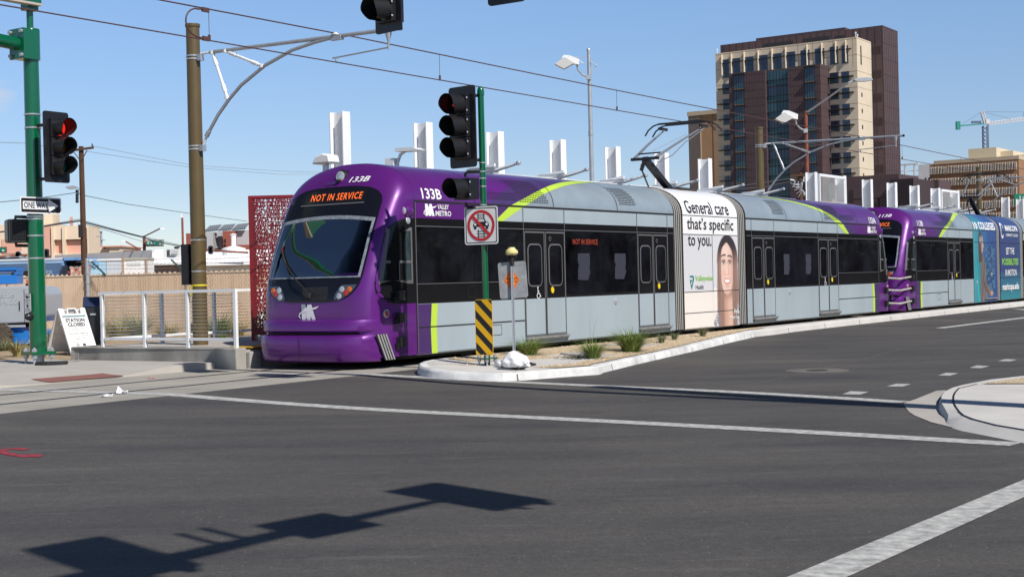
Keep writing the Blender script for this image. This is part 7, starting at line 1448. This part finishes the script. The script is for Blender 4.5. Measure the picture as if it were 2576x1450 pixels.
for c_, x0, x1, y0, y1, lb in ((cl, 722, 782, 592, 720, 'small distant black signal head beside the left green pole'), (cm, 1716, 1775, 540, 662, 'small distant black signal head between the brown pole and the art screen'), (cl, 266, 312, 645, 718, 'tiny distant black signal head beside the white camera')):
    e = empty('distant_signal', Vector((D(*c_(x0, y0), 105).x, 105, 0)), lb, 'traffic light', 'distant signal heads'); mb = MB(); dbox(mb, c_, x0, (x0+x1)/2+8, y0, y1, 105, .3); loc_build(mb, 'backplate', SBLK, e)
    mb = MB()
    for q in (.2, .5, .8): p = D(*c_(x1-12, y0+(y1-y0)*q), 104.8); mb.lathe([(.16, -.15), (.16, .15)], (0, 0, 0), 10, 0, Matrix.Translation(p) @ Matrix.Rotation(pi/2, 4, 'X'))
    loc_build(mb, 'visor', SBLK, e)
e = empty('signal_mast_arm', Vector((D(*cl(300, 690), 106).x, 106, 0)), 'horizontal rust red signal arm above the blue trailer at left', 'signal arm', 'rust red signal masts'); mb = MB(); mb.tube([Vp(*cl(0, 718), 106), Vp(*cl(460, 688), 106)], .11, 8); loc_build(mb, 'arm', RUST, e); mb = MB(); dbox(mb, cl, 312, 372, 630, 650, 105.8, .3); loc_build(mb, 'camera', WSTEEL, e)
e = empty('signal_mast_arm', Vector((D(*cm(2000, 610), 106).x, 106, 0)), 'thin rust red signal arm beyond the brown pole, over the white roof', 'signal arm', 'rust red signal masts'); mb = MB(); mb.tube([Vp(*cm(1655, 590), 106), Vp(*cm(2080, 630), 106), Vp(*cm(2380, 645), 106)], .07, 8); loc_build(mb, 'arm', RUST, e)
mb = MB(); dbox(mb, cl, -40, 100, 552, 648, 100, .2, 0); dbox(mb, cl, -40, 84, 566, 634, 99.8, .2, 1); o = mb.build('street_name_sign', [RUST, SGG]); tag(o, 'green street sign in a rust red frame at the left edge behind the trailer', 'street sign', 'green street name signs'); mb = MB(); dbox(mb, cl, 34, 62, 598, 624, 99.7, .1); o2 = mb.build('emblem', SGW, o)
mb = MB(); 
for k in range(5): dbox(mb, cl, -200, 460 if k < 2 else 340, 725+k*9, 730+k*9, 100.2, .1)
for x in (100, 310, 430): dbox(mb, cl, x, x+45, 700, 730, 100.1, .4)
o = mb.build('rack', GALV); tag(o, 'grey steel rack bars lying along the top of the blue trailer', 'rack')
CAB = mat('black_cable', (.05, .05, .055), .8); CABT = mat('pale_cable', (.22, .22, .23), .8)
def wire(label, pts, Ys, r, m=CAB, sag=0., nm='overhead_cable'):
    P_ = []
    for i in range(len(pts)-1):
        a = D(*pts[i], Ys[i]); b = D(*pts[i+1], Ys[i+1])
        for k in range(8): t = k/8; P_.append(a.lerp(b, t)-Vector((0, 0, sag*4*t*(1-t))))
    P_.append(D(*pts[-1], Ys[-1])); mb = MB(); mb.tube(P_, r, 5); o = mb.build(nm, m); tag(o, label, 'cable', 'overhead cables at left')
wire('thick lashed cable running from the left to the timber pole and down to the right', [cl(-200, 330), cl(705, 216), cl(1303, 122), cl(1800, 255), cl(2380, 400), cm(850, 460), cm(1290, 545)], [88, 89, 90, 100, 115, 120, 120], .05)
wire('thinner cable just above the thick lashed one', [cl(705, 205), cl(1303, 95), cl(1900, 265), cl(2380, 385), cm(1290, 528)], [89, 90, 100, 115, 120], .02)
wire('fine cable below the lashed one, right of the timber pole', [cl(1380, 168), cl(1900, 320), cl(2370, 470)], [90, 100, 128], .018)
wire('long single cable from the timber pole sloping down past the brown pole', [c_2 for c_2 in [(0, 508), (85, 500), (193, 484)]]+[(210, 491), (320, 513), (480, 537), (620, 556)], [88, 89, 90, 90, 100, 115, 125], .022)
wire('faint high cable from the crossarm top toward the train roof', [(232, 367), (480, 415), (700, 430), (900, 436)], [90, 110, 130, 150], .014, CABT)
wire('faint second high cable below the crossarm line', [(215, 380), (480, 421), (700, 438), (900, 438)], [90, 110, 130, 150], .014, CABT)
wire('faint high cable at the left edge above the red light', [(0, 358), (60, 360), (176, 376)], [70, 78, 90], .014, CABT)
wire('pair of pale wires crossing in front of the dark tower base', [(1680, 478), (1800, 475), (1900, 462), (2010, 446)], [120, 115, 108, 100], .035, CABT); wire('lower pale wire crossing in front of the dark tower base', [(1680, 484), (1800, 480), (1920, 470), (2010, 452)], [120, 115, 108, 100], .03, CABT)
# --- slatted fences
SLAT = mat('tan_fence_slat', (.68, .51, .36), .8, var=.05, vscale=1.2); LINK = mat('fence_wire', (.30, .25, .2), .6, .3)
def fence(p0, p1, label, coarse, posts):
    p0 = Vector(p0); p1 = Vector(p1); L_ = (p1-p0).length; e = empty('slatted_fence', p0, label, 'fence', 'tan slatted fences', atan2((p1-p0).y, (p1-p0).x)); n = int(L_/(.075 if not coarse else .085)); mb = MB(); rnd = random.Random(9)
    for i in range(n):
        x = L_*i/n; wd = L_/n*.95; t = rnd.uniform(-.004, .004); z1 = 1.85+(.03 if i % 2 else -.01); mb.add([(x, t, .02), (x+wd, -t, .02), (x+wd, -t, z1), (x, t, z1)], [(0, 1, 2, 3)])
    mb.build('slats', SLAT, e, recalc=False)
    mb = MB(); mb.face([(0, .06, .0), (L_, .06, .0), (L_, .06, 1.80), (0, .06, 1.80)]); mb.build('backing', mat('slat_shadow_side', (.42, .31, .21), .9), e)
    mb = MB(); d = .10 if coarse else .09; zt = 1.86
    for s_ in (-1, 1):
        for i in range(int(-zt/d)-1, int(L_/d)+int(zt/d)+2):
            x0 = i*d; xa, xb = x0, x0+s_*zt*.62; za, zb = 0, zt
            if max(xa, xb) < 0 or min(xa, xb) > L_: continue
            mb.tube([(max(0, min(L_, xa)), -.03, za), (max(0, min(L_, xb)), -.03, zb)], .0018 if not coarse else .003, 3, 0, False)
    mb.build('chain_link', LINK, e)
    mb = MB()
    for x in posts: mb.tube([(x, .0, 0), (x, 0, 1.9)], .03, 8)
    mb.tube([(0, 0, 1.80), (L_, 0, 1.80)], .018, 6); mb.build('post', LINK, e)
    return e, L_
fence((-34, 45.6, .1), (-13.45, 45.05, .1), 'long tan slatted fence behind the boom lift, left of the steel corner post', False, [2, 6, 10, 14, 18])
fe, L_ = fence((-13.35, 45.0, .1), (-1.5, 43.0, .1), 'tan slatted chain-link fence with barbed wire behind the white railing', True, [3.2, 6.2, 9.2])
GRNP = mat('dark_green_barb_arm', (.03, .06, .05), .6)
for x in (.55, 3.2, 6.2, 9.2): 
    mb = MB(); mb.bar((x, 0, 1.82), (x-.42, -.1, 2.26), .05, .05); mb.bar((x, 0, 1.82), (x-.55, .1, 1.45), .03, .03); mb.build('barb_arm', GRNP, fe)
mb = MB()
for k in range(3):
    f_ = .35+.3*k; pts = [(x-.42*f_*.9, -.1*f_, 1.86+.42*f_+.02*sin(x*2+k)) for x in [i*.3 for i in range(int(L_/.3))]]; mb.tube(pts, .006, 3)
    for i in range(int(L_/.14)): x = i*.14; q = Vector((x-.42*f_*.9, -.1*f_, 1.86+.42*f_)); mb.bar(q+Vector((-.02, 0, -.025)), q+Vector((.02, 0, .025)), .006, .006)
mb.build('barbed_wire', LINK, fe)
e = empty('fence_post', (-13.4, 44.95, .1), 'grey steel corner post joining the two tan fences', 'fence post'); mb = MB(); mb.tube([(0, 0, 0), (0, 0, 2.3)], .06, 10); mb.lathe([(.07, 0), (.06, .06), (.001, .08)], (0, 0, 2.3), 10); mb.build("post", GALV, e, smooth=True)
for z in (.4, .8, 1.2, 1.6, 1.9): mb = MB(); mb.lathe([(.075, -.02), (.075, .03)], (0, 0, z), 10); mb.build('band', GALV, e)
# --- boom lift
LB = mat('lift_blue_paint', (.01, .17, .55), .35, coat=.3); LG = mat('lift_grey_cover', (.36, .39, .43), .38, coat=.2, var=.05, vscale=2); TYRE = mat('brown_tyre_rubber', (.085, .068, .05), .9, var=.3, vscale=8)
YB = 35.5; kx = YB/FOC; X0 = D(0, 800, YB).x; e = empty('boom_lift', (X0, YB, .1), 'blue and grey boom lift parked behind the left green pole', 'boom lift'); lx = lambda u: D(u, 800, YB).x-X0; lz = lambda v: D(60, v, YB).z-.1
mb = MB(); mb.slab([(lx(-150), lz(818)), (lx(100), lz(810)), (lx(112), lz(795)), (lx(112), lz(740)), (lx(100), lz(722)), (lx(60), lz(718)), (lx(-150), lz(722))], lambda x, y, d: Vector((x, d, y)), 0, 1.5); o = mb.build('engine_cover', LG, e); bm_ = o.modifiers.new('b', 'BEVEL'); bm_.width = .04; bm_.segments = 3
mb = MB(); mb.box(lx(-150), lx(64), -.015, 0, lz(822), lz(816), 0); mb.box(lx(62), lx(63), -.012, 0, lz(812), lz(728), 1); mb.box(lx(49), lx(51), -.02, 0, lz(780), lz(757), 1); mb.box(lx(64), lx(80), -.012, 0, lz(757), lz(752), 1); mb.box(lx(65), lx(105), -.012, 0, lz(798), lz(793), 1); mb.box(lx(64), lx(80), -.01, 0, lz(776), lz(765), 2); mb.build('cover_details', [LG, SBLK, SGW], e)
mb = MB(); put_text(mb, 'Genie', lx(-16), lx(38), lz(747), lz(733), lambda x, y: Vector((x, -.012, y)), 0, .01, .2); put_text(mb, 'Z-34/22', lx(-24), lx(47), lz(764), lz(751), lambda x, y: Vector((x, -.012, y)), 0, .01, .2); mb.build('lettering', mat('embossed_grey', (.44, .47, .51), .4), e)
mb = MB(); mb.box(lx(-150), lx(122), .1, 1.5, lz(866), lz(832)); mb.box(lx(8), lx(55), .2, 1.3, lz(835), lz(822)); mb.slab([(lx(155), lz(862)), (lx(186), lz(862)), (lx(192), lz(848)), (lx(185), lz(830)), (lx(120), lz(832)), (lx(120), lz(862))], lambda x, y, d: Vector((x, d, y)), .3, 1.3); o = mb.build('chassis', LB, e); o.modifiers.new('b', 'BEVEL').width = .02
mb = MB(); put_text(mb, 'Genie.', lx(69), lx(116), lz(847), lz(833), lambda x, y: Vector((x, .088, y)), 0, .03, .15); put_text(mb, 'BOOM', lx(68), lx(122), lz(861), lz(849), lambda x, y: Vector((x, .088, y)), 0, .03, .2); mb.build('lettering', SGW, e)
for u, v, r, y in ((-2, 846, .34, -.12), (193, 828, .34, .5), (-2, 840, .34, 1.4)):
    mb = MB(); c_ = Vector((lx(u), y, lz(v))); mm = Matrix.Translation(c_) @ Matrix.Rotation(pi/2, 4, 'X'); mb.lathe([(r*.5, -.13), (r*.92, -.14), (r, -.09), (r, .09), (r*.92, .14), (r*.5, .13)], (0, 0, 0), 24, 0, mm)
    for k in range(18):
        for s_ in (-1, 1): mb.box(r-.01, r+.025, -.035, .035, .0+.01*s_ if s_ > 0 else -.13, .13 if s_ > 0 else -.01, 0, mm @ Matrix.Rotation(2*pi*(k+.5*(s_ > 0))/18, 4, 'Z'))
    w_ = mb.build('wheel', TYRE, e, smooth=True); mb = MB(); mb.lathe([(r*.52, -.10), (r*.45, .11), (.05, .12)], (0, 0, 0), 20, 0, mm); mb.build('rim', LB, w_)
mb = MB(); mb.box(lx(-150), lx(30), .4, .9, lz(713), lz(690)); mb.box(lx(-150), lx(32), .4, .95, lz(682), lz(672)); mb.box(lx(24), lx(31), .4, .9, lz(690), lz(678)); mb.tube([(lx(-150), .38, lz(676)), (lx(32), .38, lz(675))], .04, 8); o = mb.build('boom', LB, e); o.modifiers.new('b', 'BEVEL').width = .015
mb = MB(); mb.lathe([(.06, 0), (.055, .09), (.03, .105), (.001, .11)], (lx(68), .2, lz(713)), 14); o = mb.build('beacon', mat('orange_beacon', (.75, .12, .01), .25, coat=.4), e, smooth=True); mb = MB(); mb.lathe([(.09, -.05), (.075, .0)], (lx(68), .2, lz(713)), 12); mb.build('beacon_base', SBLK, o)
# --- grasses and shrubs by the fence and station
def gp_(u, v, Y=None, z=.1): return G(u, v, z) if Y is None else Vector((D(u, v, Y).x, Y, .1))
k = 0
for u, Y, h, n, sp, m, lb in ((44, 30.0, .42, 260, .30, GR3, 'straw coloured grass tuft at the foot of the left green pole'), (10, 33, .3, 200, .4, GR2, 'low grey-green grass by the lift wheel at the left edge'), (118, 34, .62, 260, .35, GR2, 'green grass behind the left pole beside the second lift wheel'), (236, 31.6, .85, 420, .42, GR2, 'tall grass clump in front of the dark ticket box'), (150, 32.0, .55, 160, .4, GR3, 'thin grass growing inside the A-frame board'), (300, 39, .75, 420, .75, GR3, 'yellow-green grass clump behind the left end of the railing'), (345, 40, .85, 460, .7, GR1, 'fuller green grass clump behind the railing'), (420, 40, .5, 300, .7, GR3, 'low straw grass behind the middle of the railing'), (550, 37, .85, 460, .6, GR1, 'green grass clump behind the right end of the railing'), (590, 39, .55, 300, .7, GR3, 'straw grass beside the foot of the art screen')):
    k += 1; b = D(u, 830, Y); tuft(Vector((b.x, Y, .1)), h, n, sp, m, lb, 'grass clumps by the station', GR3, 20+k, .008)
